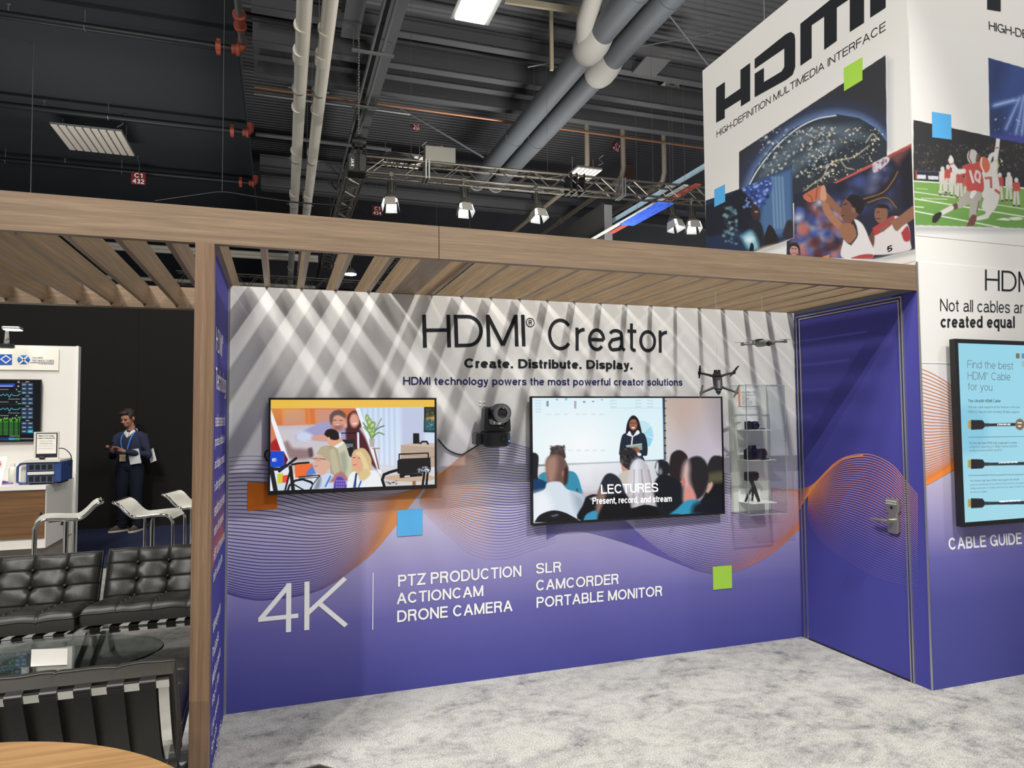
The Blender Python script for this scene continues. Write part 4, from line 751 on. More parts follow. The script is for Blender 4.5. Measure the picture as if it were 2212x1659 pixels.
# basketball print
BP = [(650, 1160), (810, 1110), (900, 1085), (1365, 850), (1372, 1200), (1378, 1490), (1130, 1548), (606, 1535), (606, 1440), (650, 1420)]
K0 = p.K.copy(); p.poly(BP, (36, 38, 58), .8); p.specks(120, (650, 1200), (950, 1530), [(70, 96, 190), (186, 190, 216), (200, 96, 80), (40, 60, 150), (90, 40, 44), (150, 150, 190)], 26, 9, .75); p.specks(40, (900, 900), (1370, 1250), [(60, 84, 170), (40, 50, 110), (120, 130, 190), (30, 30, 44)], 36, 14, .6)
p.line([(900, 1080), (1365, 862)], 30, (206, 76, 66), 1.5); p.blob([(1215, 940), (1300, 900), (1360, 880), (1366, 960), (1300, 990)], (110, 60, 60), 10); p.blob([(1120, 970), (1200, 935), (1220, 960), (1170, 1010), (1125, 1030)], (206, 196, 206), 3); p.specks(20, (1125, 950), (1210, 1020), [(120, 90, 110)], 8, 1, .7)
p.blob([(1280, 960), (1362, 900), (1372, 1240), (1300, 1220)], (30, 30, 40), 10, .8)
p.blob([(1180, 1380), (1130, 1370), (1095, 1440), (1110, 1520), (1330, 1500), (1345, 1440), (1330, 1340), (1250, 1290)], (224, 216, 216), 2); p.blob([(1120, 1360), (1240, 1290), (1235, 1340), (1150, 1400), (1120, 1400)], (190, 50, 54), 2); p.blob([(1290, 1390), (1330, 1350), (1345, 1430), (1310, 1440)], (184, 48, 52), 2)
p.blob([(1225, 1320), (1280, 1290), (1380, 1220), (1380, 1290), (1300, 1350), (1260, 1380)], (150, 96, 70), 2); p.blob([(1085, 1430), (1125, 1380), (1130, 1450), (1110, 1500)], (110, 66, 50), 3); p.blob([(1150, 1370), (1200, 1340), (1235, 1290), (1220, 1340), (1180, 1385)], (140, 86, 64), 2); p.ell(1170, 1280, 40, 54, (142, 88, 66), 2); p.blob([(1130, 1240), (1160, 1220), (1215, 1230), (1225, 1290), (1215, 1250), (1160, 1242)], (40, 30, 32), 2); p.line([(1145, 1268), (1160, 1266)], 5, (50, 30, 28), 1); p.line([(1140, 1305), (1165, 1306)], 7, (100, 46, 46), 1)
p.line(cat([(1055, 1200), (1150, 1170), (1210, 1110), (1265, 1030)], 6), 44, (40, 32, 34), 8, .9); p.line(cat([(1060, 1190), (1180, 1150), (1240, 1080), (1270, 1025)], 6), 6, (180, 130, 86), 2, .8); p.line(cat([(1080, 1220), (1180, 1180), (1250, 1210), (1265, 1260)], 6), 20, (54, 42, 40), 5, .9); p.line(cat([(1090, 1210), (1200, 1180), (1262, 1240)], 6), 5, (180, 130, 90), 2, .8)
p.blob([(710, 1190), (712, 1160), (820, 1105), (830, 1150), (790, 1195), (745, 1208)], (206, 100, 66), 1.5); p.line(cat([(730, 1160), (755, 1180), (760, 1205)], 5), 4, (90, 44, 34), .8); p.line([(790, 1125), (780, 1190)], 4, (90, 44, 34), .8)
p.line(cat([(830, 1180), (850, 1260), (905, 1330), (960, 1380)], 6), 44, (176, 112, 78), 2); p.line(cat([(840, 1170), (890, 1230), (935, 1270)], 6), 40, (150, 92, 66), 2); p.blob([(805, 1190), (810, 1130), (825, 1105), (838, 1120), (845, 1180), (830, 1200)], (214, 150, 112), 2)
p.blob([(930, 1340), (980, 1330), (1030, 1370), (1020, 1440), (970, 1450), (920, 1390)], (160, 100, 70), 3); p.blob([(930, 1270), (945, 1200), (985, 1175), (1050, 1190), (1062, 1240), (1030, 1290), (990, 1330), (945, 1320)], (122, 74, 58), 2); p.blob([(960, 1190), (1000, 1160), (1060, 1185), (1070, 1240), (1040, 1280), (1010, 1250), (985, 1210)], (32, 28, 34), 2); p.ell(1005, 1255, 12, 16, (150, 92, 70), 1.5); p.line([(948, 1222), (966, 1216)], 6, (40, 26, 28), 1); p.line([(934, 1290), (950, 1288)], 6, (80, 36, 36), 1)
p.blob([(945, 1430), (990, 1460), (1030, 1380), (1010, 1310), (1060, 1340), (1100, 1430), (1125, 1530), (940, 1540)], (226, 222, 224), 2); p.line(cat([(1000, 1320), (1028, 1400), (990, 1462)], 6), 8, (40, 36, 46), 1); p.blob([(990, 1540), (1060, 1520), (1120, 1520), (1115, 1545), (1010, 1552)], (190, 56, 54), 2)
p.ell(650, 1490, 27, 36, (196, 140, 122), 2); p.blob([(620, 1500), (630, 1455), (665, 1450), (685, 1480), (685, 1530), (672, 1480), (640, 1470)], (44, 32, 32), 2); p.line([(638, 1485), (646, 1485)], 5, (60, 40, 40), 1); p.line([(656, 1486), (664, 1486)], 5, (60, 40, 40), 1); p.line([(643, 1512), (660, 1512)], 6, (196, 60, 70), 1)
p.poly([(806, 1540), (862, 1518), (862, 1545), (806, 1545)], (222, 124, 62), .8)
m_ = p.mask(BP); p.K = K0+(p.K-K0)*m_[..., None]
p.poly([(1040, 1552), (1130, 1546), (1378, 1490), (1378, 1515), (1200, 1556)], (168, 168, 168), 10, .8)
p.mesh('photo_print', M_photo, tower)
for k, m_, pts in ((0, M_green_sq, [(947, 407), (1058, 341), (1059, 478), (949, 545)]), (1, M_blue_sq, [(174, 1133), (238, 1100), (239, 1205), (174, 1237)])): flat('printed_square', TX, [pts], m_, tower, c3)
tower_sq = flat('printed_square', TF, [[(1474, 667), (1589, 685), (1592, 834), (1476, 820)]], M_blue_sq, tower, c3)
text('jersey_number', '5', on(*TX, *c3(1205, 1508)), on(*TX, *c3(1238, 1498))-on(*TX, *c3(1205, 1508)), on(*TX, *c3(1205, 1472))-on(*TX, *c3(1205, 1508)), M_ink, tower, .2)
# football and stage prints on the front face
def c7(x, y): return (1960+x/4.608, 220+y/4.608)
q0 = on('y', -D-.0018, *c7(70, 170)); q1 = on('y', -D-.0018, *c7(90, 1330)); zt, zb = 4.15, q1.z
p = Pic((W+.004, -D-.0018, zt), (1.12, 0, 0), (0, 0, zb-zt), 245, 330, WH); p.at(1960, 220, 4.608)
FP = [(60, 178), (820, 340), (1300, 440), (1300, 1262), (60, 1225)]; p.poly([(60, 1225), (1300, 1260), (1300, 1300), (60, 1300)], (176, 176, 178), 12, .8)
K0 = p.K.copy(); p.poly(FP, (38, 38, 40), .8); p.specks(260, (80, 420), (1200, 680), [(96, 60, 50), (76, 76, 80), (120, 80, 66), (50, 50, 54)], 9, 1.5, .7); p.poly([(60, 690), (1300, 760), (1300, 860), (60, 780)], (30, 34, 48), 3); p.line([(80, 690), (420, 700)], 8, (70, 80, 110), 2); p.poly([(84, 725), (185, 728), (185, 768), (88, 766)], (206, 210, 214), 1); p.poly([(205, 735), (310, 740), (308, 775), (208, 772)], (206, 210, 214), 1); p.poly([(76, 680), (96, 680), (96, 770), (80, 770)], (160, 50, 44), 1)
p.poly([(60, 780), (1300, 860), (1300, 1262), (60, 1225)], (112, 166, 62), 1.5); p.poly([(60, 1080), (1300, 1150), (1300, 1262), (60, 1225)], (82, 150, 58), 60, .8)
for a, b, wd in (((60, 788), (1300, 868), 12), ((60, 895), (640, 975), 9), ((60, 962), (1300, 1165), 12), ((60, 1085), (920, 1250), 12), ((890, 1025), (1300, 1085), 8), ((60, 1042), (160, 1050), 10), ((310, 893), (440, 898), 8), ((140, 960), (400, 970), 6), ((90, 860), (200, 870), 5)): p.line([a, b], wd, (226, 230, 216), 1.2)
p.blob([(880, 1172), (960, 1155), (1020, 1170), (1000, 1182)], (220, 226, 210), 1.5); p.ell(1080, 1162, 70, 16, (220, 226, 210), 2)
for x, y, c in ((350, 690, (214, 206, 196)), (405, 670, (196, 62, 54)), (462, 700, (216, 208, 198)), (520, 720, (190, 70, 60)), (590, 750, (200, 80, 64)), (920, 750, (196, 60, 54)), (1010, 745, (216, 206, 198)), (1085, 800, (196, 66, 58))):
    p.blob([(x-34, y+10), (x, y-14), (x+34, y+10), (x+30, y+110), (x-30, y+110)], c, 2); p.ell(x, y-22, 20, 24, (214, 206, 200), 1.5); p.line([(x-14, y+100), (x-20, y+220)], 26, (206, 200, 190), 2); p.line([(x+14, y+100), (x+22, y+225)], 26, (200, 196, 186), 2); p.ell(x-22, y+232, 14, 8, (60, 40, 40), 2); p.ell(x+26, y+235, 14, 8, (60, 40, 40), 2)
p.blob([(720, 720), (860, 590), (890, 680), (920, 860), (900, 930), (760, 960), (740, 860)], (216, 212, 206), 1.5); p.blob([(780, 920), (910, 920), (890, 1040), (820, 1130), (800, 1160), (690, 1180), (680, 1150), (780, 1110), (740, 1040)], (214, 210, 204), 1.5); p.line(cat([(880, 690), (880, 560), (895, 450)], 6), 44, (220, 214, 206), 2); p.line([(895, 450), (905, 360)], 40, (226, 222, 216), 1.5); p.line([(880, 460), (905, 455)], 12, (180, 60, 50), 1); p.line(cat([(810, 600), (830, 540), (860, 520)], 5), 40, (224, 220, 214), 2); p.line([(880, 880), (912, 905)], 26, (200, 70, 50), 2)
p.blob([(545, 640), (620, 610), (720, 600), (740, 700), (760, 800), (745, 900), (600, 890), (590, 760), (550, 720)], (204, 62, 54), 1.5); p.blob([(590, 890), (735, 900), (720, 1000), (680, 1130), (615, 1150), (620, 1020), (520, 1060), (490, 1020)], (170, 164, 154), 1.5); p.blob([(430, 1035), (490, 1010), (500, 1060), (450, 1075)], (96, 62, 54), 2); p.line([(440, 1055), (345, 1105)], 48, (216, 210, 202), 2); p.blob([(245, 1200), (260, 1130), (330, 1095), (340, 1130), (290, 1200)], (40, 32, 34), 1.5); p.blob([(590, 1235), (640, 1130), (690, 1140), (660, 1230)], (110, 56, 54), 2); p.line([(715, 985), (690, 1100)], 8, (120, 50, 54), 1)
p.line(cat([(560, 690), (500, 690), (450, 635)], 6), 48, (222, 216, 208), 2); p.blob([(405, 580), (430, 530), (460, 570), (455, 620), (425, 620)], (230, 222, 212), 1.5); p.line([(435, 622), (465, 610)], 12, (196, 60, 54), 1); p.blob([(620, 950), (640, 890), (690, 890), (650, 960)], (224, 220, 214), 1.5)
p.ell(648, 545, 54, 72, (196, 192, 190), 1.2); p.line(cat([(625, 485), (612, 550), (640, 610)], 5), 10, (120, 40, 40), 1); p.blob([(690, 520), (715, 540), (700, 590), (680, 590)], (120, 70, 60), 2); p.ell(768, 625, 52, 82, (222, 96, 60), 1.2, 1, -14); p.line(cat([(740, 560), (735, 630), (765, 705)], 5), 14, (226, 220, 210), 1); p.line(cat([(885, 580), (912, 630), (885, 690)], 5), 8, (196, 166, 60), 1)
for d in (0, 62): p.line([(625+d, 690), (655+d, 800)], 24, (216, 206, 200), 1.5)
p.ell(700, 740, 34, 56, (216, 206, 200), 2); p.ell(700, 740, 14, 30, (204, 62, 54), 2); p.line([(780, 760), (830, 755), (835, 850)], 22, (200, 70, 60), 1.5); p.specks(6, (900, 530), (970, 640), [(220, 220, 210)], 10, 1, .8)
m_ = p.mask(FP); p.K = K0+(p.K-K0)*m_[..., None]
SP = [(805, -440), (1300, -300), (1300, 440), (820, 352)]; K0 = p.K.copy(); p.poly(SP, (34, 62, 138), .8); p.poly([(805, -440), (1000, -400), (900, -100), (820, -60)], (24, 40, 96), 40); p.poly([(820, 100), (960, 60), (940, 300), (820, 300)], (28, 42, 84), 30)
for a, b in (((1120, -40), (980, 270)), ((1160, -60), (1080, 320)), ((1100, -20), (860, 40)), ((1180, -40), (1140, 330)), ((1060, -20), (880, 30))): p.line([a, b], 26, (110, 150, 226), 12, .7); p.line([a, b], 9, (190, 214, 250), 5, .7)
p.specks(12, (840, 150), (1160, 330), [(150, 180, 250)], 8, 2, .9); p.poly([(980, 330), (1300, 380), (1300, 440), (900, 370)], (60, 60, 170), 20)
m_ = p.mask(SP); p.K = K0+(p.K-K0)*m_[..., None]
p.mesh('photo_print', M_photo, tower)
# ------------------------------------------------------------------ pan-tilt camera on the wall and its cable
ptz = thing('wall_camera', 'black pan and tilt video camera between the two wall screens', 'camera', (1.58, -.12, 1.478))
M_cam = mat('camera_black', (34, 35, 37), .38, bump=.1, bscale=900); M_glass = mat('lens_glass', (8, 8, 12), .05, coat=1); M_grey = mat('grey_print', (180, 180, 182), .5)
def LT(o, *a): return obj(*a[:1], *a[1:])
bm = NB(); lathe(bm, [(.0, .0), (.07, 0), (.075, .004), (.078, .012), (.090, .012), (.092, .018), (.093, .05), (.092, .085), (.088, .09), (0, .09)], (0, 0, 0), n=40); base = smooth_by_angle(obj('camera_base', bm, M_cam, ptz), 35)
bm = NB(); prism(bm, [(-.128, .10, .015), (-.02, .10, .015), (-.02, .10, .09), (-.118, .10, .09), (-.128, .10, .08)], (0, -.10, 0)); obj('wall_mount', bm, M_cam, ptz, bevel=.004)
bm = NB(); box(bm, (-.06, .05, .02), (.06, .118, .08)); obj('mount_arm', bm, M_cam, ptz)
bm = NB(); prism(bm, [(x+.0, -.095, z+.052) for x, z in rrect(.03, .046, .014)], (0, .012, 0)); sp = obj('sensor_window', bm, M_black, base); sp.location = (.02, .0, 0)
bm = NB(); cyl(bm, (.02, -.094, .05), (.02, -.099, .05), .009, 16); obj('sensor_eye', bm, M_glass, base)
bm = NB(); cyl(bm, (.066, -.068, .036), (.068, -.071, .036), .004, 10); obj('status_light', bm, mat('blue_led', (90, 130, 255), .4, emit=2.5), base)
bm = NB(); yk = [(-.088, .092), (.088, .092), (.088, .13), (.084, .19), (.082, .235), (.074, .252), (.060, .252), (.056, .235), (.052, .15), (.044, .138), (-.044, .138), (-.052, .15), (-.056, .235), (-.060, .252), (-.074, .252), (-.082, .235), (-.084, .19), (-.088, .13)]
prism(bm, [(x, -.045, z) for x, z in yk], (0, .085, 0)); obj('yoke', bm, M_cam, ptz, bevel=.008)
bm = NB(); box(bm, (-.052, -.03, .172), (.052, .06, .252)); head = obj('camera_head', bm, M_cam, ptz, bevel=.02)
bm = NB(); lathe(bm, [(.0, 0), (.052, 0), (.058, .01), (.060, .05), (.058, .075), (.052, .078), (.047, .070), (.0, .068)], (.008, -.02, .212), (0.1, -1, -.02), 36); lb = smooth_by_angle(obj('lens_barrel', bm, M_cam, head), 35)
bm = NB(); lathe(bm, [(.0, 0), (.050, 0), (.05, .004), (.034, .004), (.030, .007), (.018, .011), (0, .012)], (.0152, -.0925, .2107), (0.1, -1, -.02), 26); smooth_by_angle(obj('lens_glass', bm, M_glass, lb))
bm = NB(); lathe(bm, [(.058, .0745), (.060, .077), (.057, .0785), (.055, .077)], (.008, -.02, .212), (0.1, -1, -.02), 36); obj('lens_ring', bm, mat('ring_metal', (150, 152, 150), .3, .8), lb)
text('maker_mark', 'AVer', (1.592, -.1655, 1.593), (.026, 0, 0), (0, 0, .008), M_grey, ptz, .2)
def cable(name, label, pts, r, M, catg='cable'):
    bm = NB(); tube(bm, cat(pts, 8), r, 8); o = smooth_by_angle(obj(name, bm, M), 80); tag(o, label, catg); return o
a, b2, c2, d2, e2 = (on('y', y, *p) for p, y in (((946, 949), -.02), ((968, 972), -.012), ((995, 982), -.01), ((1012, 974), -.02), ((1034, 961), -.08)))
cable('video_cable', 'black cable sagging from the smaller screen to the wall camera', [a, b2, c2, d2, e2], .0048, M_black)
a = [on('y', -.02, *p) for p in ((590, 1000), (580, 996), (573, 988), (573, 978), (580, 972), (592, 972))]
cable('power_cable', 'short black cable loop poking out left of the smaller screen', a, .005, M_black)
for (u, v) in ((1038, 869), (1047, 869), (1038, 875.5), (1047.5, 876)):
    q = on('y', -.004, u, v); bm = NB(); lathe(bm, [(0, 0), (.0075, 0), (.0075, .004), (.005, .006), (0, .006)], (q.x, 0, q.z), (0, -1, 0), 16)
    tag(obj('wall_peg', bm, mat('white_plastic', (236, 234, 226), .4)), 'small round white peg on the wall just above the pan and tilt camera', 'peg', 'white pegs above the wall camera')
# ------------------------------------------------------------------ acrylic display case with three cameras
cx0, cx1, cz0, cz1, cyf = 3.405, 3.735, .962, 1.876, -.205
case = thing('display_case', 'clear acrylic wall case with white shelves beside the bigger screen', 'display case', (3.57, 0, cz0))
M_acr = thin_clear('acrylic'); M_wp = mat('white_acrylic', (246, 246, 243), .3)
M_edge = mat('acrylic_edge', (206, 212, 220), .1, trans=.6, ior=1.3)
bm = NB(); th = .004
box(bm, (cx0, cyf, cz0), (cx1, cyf+th, cz1)); box(bm, (cx0, cyf+th, cz0), (cx0+th, -.012, cz1)); box(bm, (cx1-th, cyf+th, cz0), (cx1, -.012, cz1)); box(bm, (cx0+th, cyf+th, cz0), (cx1-th, -.012, cz0+th)); box(bm, (cx0+th, cyf+th, cz1-th), (cx1-th, -.012, cz1))
obj('cover', bm, M_acr, case, world=True)
bm = NB(); e = .003
for x in (cx0, cx1):
    for (y, y2, z, z2) in ((cyf-e, cyf+e, cz0, cz1), (cyf, -.01, cz0-e, cz0+e), (cyf, -.01, cz1-e, cz1+e)): box(bm, (x-e/2, y, z), (x+e/2, y2, z2))
for z in (cz0, cz1): box(bm, (cx0, cyf-e, z-e), (cx1, cyf+e, z+e))
obj('cover_edge', bm, M_edge, case, world=True)
bm = NB(); box(bm, (cx0+.004, -.011, cz0-.004), (cx1+.015, -.001, cz1)); obj('back_board', bm, mat('case_board', (226, 225, 216), .5), case, world=True)
SZ = []
for k, (v, up) in enumerate(((928, .145), (992, .085), (1083, .09))):
    z = on('y', -.012, 1592, v).z; SZ.append(z)
    bm = NB(); box(bm, (cx0+.06, -.155, z-.0045), (cx0+.285, -.012, z)); box(bm, (cx0+.06, -.015, z), (cx0+.25, -.012, z+up)); obj('shelf', bm, M_wp, case, world=True)
card = thing('info_card', 'small white printed card with orange stripe at the top of the acrylic case', 'card', (3.53, -.013, 1.74))
q0, q1 = on('y', -.02, 1595, 839), on('y', -.02, 1643, 877)
bm = NB(); box(bm, (q0.x, -.0165, q1.z), (q1.x, -.0115, q0.z)); obj('card_sheet', bm, M_wp, card, world=True)
bm = NB(); box(bm, (q0.x, -.0172, q1.z), (q0.x+.017, -.0166, q0.z)); obj('orange_stripe', bm, mat('card_orange', (238, 150, 104), .6), card, world=True)
w_, h_ = q1.x-q0.x, q0.z-q1.z
text('card_lettering', 'HDMI CREATOR', (q0.x+.028, -.0172, q0.z-.036), (w_*.62, 0, 0), (0, 0, .014), M_ink, card, .09)
for k, (s, f) in enumerate((('with HDMI Display solutions', .6), ('4K TV', .2), ('Action camera', .34), ('Drone with HDMI', .3), ('Compact camera', .46), ('Super zoom camera', .48), ('Action camera grip', .44))): text('card_lettering', s, (q0.x+.030, -.0172, q0.z-.052-k*.0115), (w_*f, 0, 0), (0, 0, .006), M_ink, card, .16)
# compact camera
x0 = on('y', -.08, 1611, 927).x
cc = thing('compact_camera', 'black pocket camera on the top shelf of the acrylic case', 'camera', (x0+.05, -.08, SZ[0]))
bm = NB(); prism(bm, [(x, .016, z+.03) for x, z in rrect(.10, .058, .006)], (0, -.032, 0)); obj('body', bm, M_cam, cc, bevel=.002)
bm = NB(); lathe(bm, [(0, 0), (.026, 0), (.026, .012), (.023, .014), (.021, .020), (.017, .021), (.014, .016), (0, .016)], (.022, -.016, .028), (0, -1, 0), 26); smooth_by_angle(obj('lens', bm, M_black, cc))
bm = NB(); lathe(bm, [(0, 0), (.012, 0), (.008, .003), (0, .004)], (.022, -.031, .028), (0, -1, 0), 20); smooth_by_angle(obj('lens_glass', bm, M_glass, cc))
bm = NB(); box(bm, (-.046, -.024, .006), (-.028, -.016, .05)); obj('grip', bm, M_black, cc, bevel=.003)
bm = NB(); cyl(bm, (-.02, 0, .058), (-.02, 0, .063), .008, 14); cyl(bm, (.03, 0, .058), (.03, 0, .061), .007, 14); obj('dial', bm, M_black, cc)
def strap(label, xa, z, y):
    bm = NB(); tube(bm, cat([(xa, y, z+.004), (xa+.02, y-.006, z+.004), (xa+.035, y+.004, z+.004), (xa+.055, y-.002, z+.004)], 5), .004, 8); o = obj('wrist_strap', bm, M_black); tag(o, label, 'strap')
strap('thin black wrist strap lying right of the pocket camera', x0+.105, SZ[0]+.0005, -.09)
# bridge camera
x0 = on('y', -.09, 1611, 992).x
bc = thing('zoom_camera', 'black camera with a large lens on the middle shelf of the acrylic case', 'camera', (x0+.062, -.075, SZ[1]), .22)
bm = NB(); prism(bm, [(x, .022, z) for x, z in [(-.06, .002), (.06, .002), (.06, .07), (.035, .076), (.024, .1), (-.016, .1), (-.03, .078), (-.06, .072)]], (0, -.044, 0)); obj('body', bm, M_cam, bc, bevel=.006)
bm = NB(); prism(bm, [(x-.047, .0, z+.038) for x, z in rrect(.03, .066, .012)], (0, -.05, 0)); obj('grip', bm, M_black, bc, bevel=.006)
bm = NB(); lathe(bm, [(0, 0), (.034, 0), (.036, .01), (.036, .045), (.04, .05), (.04, .072), (.036, .075), (.031, .068), (0, .062)], (.018, -.02, .042), (0, -1, 0), 30); smooth_by_angle(obj('lens', bm, M_cam, bc), 35)
bm = NB(); lathe(bm, [(0, 0), (.026, 0), (.018, .006), (0, .008)], (.018, -.084, .042), (0, -1, 0), 24); smooth_by_angle(obj('lens_glass', bm, M_glass, bc))
bm = NB(); cyl(bm, (-.045, 0, .07), (-.045, 0, .082), .012, 16); cyl(bm, (.045, 0, .07), (.045, 0, .08), .011, 16); obj('dial', bm, M_black, bc)
bm = NB(); box(bm, (-.014, -.026, .083), (.022, -.012, .103)); obj('flash_housing', bm, M_black, bc, bevel=.003)
strap('black neck strap and lens cap end lying right of the zoom camera', x0+.12, SZ[1]+.0005, -.12)
# action camera on a small tripod grip
x0 = on('y', -.09, 1612, 1040).x
ac = thing('action_camera', 'small black action camera on a folding tripod grip, bottom shelf of the acrylic case', 'camera', (x0+.05, -.085, SZ[2]))
bm = NB(); prism(bm, [(x-.005, .018, z+.186) for x, z in rrect(.095, .066, .012)], (0, -.036, 0)); obj('body', bm, M_cam, ac, bevel=.003)
bm = NB(); prism(bm, [(x+.024, -.018, z+.192) for x, z in rrect(.036, .04, .006)], (0, -.012, 0)); ln = obj('lens', bm, M_black, ac, bevel=.002)
bm = NB(); cyl(bm, (.024, -.03, .192), (.024, -.032, .192), .013, 20); obj('lens_glass', bm, M_glass, ln)
bm = NB(); box(bm, (-.036, -.0195, .172), (-.008, -.0182, .2)); obj('front_display', bm, M_glass, ac)
bm = NB(); box(bm, (-.01, -.012, .138), (.012, .012, .156)); obj('mount', bm, M_black, ac, bevel=.003)
bm = NB(); tube(bm, [(.002, 0, .145), (.022, -.004, .09), (.05, -.012, .004)], [.015, .014, .011], 12); obj('grip_leg', bm, M_cam, ac)
bm = NB(); tube(bm, [(.01, .006, .10), (-.03, .006, .05), (-.052, .008, .004)], [.008, .009, .007], 10); tube(bm, [(.02, .01, .09), (.03, .03, .05), (.036, .045, .004)], [.008, .009, .007], 10); obj('tripod_leg', bm, M_black, ac)
# ------------------------------------------------------------------ two drones on fine strings
def drone(label, loc, rot, M_b, span, nm, ang):
    t = thing(nm, label, 'drone', loc); t.rotation_euler = rot; s = span
    bm = NB()
    tube(bm, [(0, -.5*s, .0), (0, -.46*s, .0), (0, -.2*s, .01*s), (0, .2*s, .02*s), (0, .42*s, .02*s), (0, .47*s, .02*s)], [.08*s, .17*s, .21*s, .22*s, .19*s, .1*s], 12); bd = smooth_by_angle(obj('body', bm, M_b, t), 50); bd.scale = (1, 1, .72)
    bm = NB(); box(bm, (-.15*s, .16*s, .1*s), (.15*s, .5*s, .24*s)); obj('battery', bm, M_black, t, bevel=.02*s)
    bm = NB(); ball(bm, (0, -.52*s, -.06*s), .12*s, 14, 10); box(bm, (-.1*s, -.52*s, -.1*s), (-.075*s, -.42*s, .03*s)); g = smooth_by_angle(obj('gimbal_camera', bm, M_cam, t))
    bm = NB(); cyl(bm, (0, -.61*s, -.06*s), (0, -.66*s, -.06*s), .065*s, 16); obj('lens_glass', bm, M_glass, g)
    for k, (sx, fy, ex, ey, ez) in enumerate(((-1, -.3, -.78, -.62, .0), (1, -.3, .78, -.62, .0), (-1, .25, -.78, .48, .02), (1, .25, .78, .48, .02))):
        bm = NB(); tube(bm, [(sx*.1*s, fy*s, .02*s), (sx*.4*s, (fy*.5+ey*.5)*s, .03*s), (ex*s, ey*s, ez*s)], [.07*s, .055*s, .045*s], 8); am = smooth_by_angle(obj('arm', bm, M_b, t), 60)
        bm = NB(); cyl(bm, (ex*s, ey*s, ez*s-.06*s), (ex*s, ey*s, ez*s+.09*s), .075*s, 14); obj('motor', bm, M_b, am)
        bm = NB(); a0 = ang[k]
        for q in (0, PI):
            d = Vector((math.cos(a0+q), math.sin(a0+q), 0)); n_ = Vector((-d.y, d.x, 0)); c = Vector((ex*s, ey*s, ez*s+.1*s))
            pts = [c+n_*.012*s, c+d*.12*s+n_*.06*s, c+d*.36*s+n_*.045*s, c+d*.39*s-n_*.01*s, c+d*.1*s-n_*.05*s, c-n_*.012*s]; prism(bm, pts, (0, 0, .008*s))
        obj('propeller', bm, M_black, am)
    return t
c = on('y', -.62, 1550, 824); da = drone('dark grey drone hanging tilted above the right end of the bigger screen', c, (math.radians(58), 0, math.radians(-28)), mat('drone_dark', (50, 51, 54), .4), .135, 'drone', (1.3, 1.1, 1.4, .9))
bm = NB(); cyl(bm, c+Vector((0, 0, .02)), (c.x, c.y, sz0), .0006, 5); st_ = obj('string', bm, mat('nylon', (220, 220, 220), .3)); st_.parent = da; st_.matrix_parent_inverse = (Matrix.Translation(da.location) @ da.rotation_euler.to_matrix().to_4x4()).inverted()
c = on('y', -.55, 1648, 742); db = drone('light grey drone hanging level above the acrylic case', c, (0, math.radians(-2), math.radians(-10)), mat('drone_grey', (122, 122, 118), .4), .14, 'drone.001', (.2, .3, .1, .25))
bm = NB(); cyl(bm, c+Vector((0, 0, .02)), (c.x, c.y, sz0), .0006, 5); st_ = obj('string', bm, mat('nylon', (220, 220, 220), .3)); st_.parent = db; st_.matrix_parent_inverse = (Matrix.Translation(db.location) @ db.rotation_euler.to_matrix().to_4x4()).inverted()
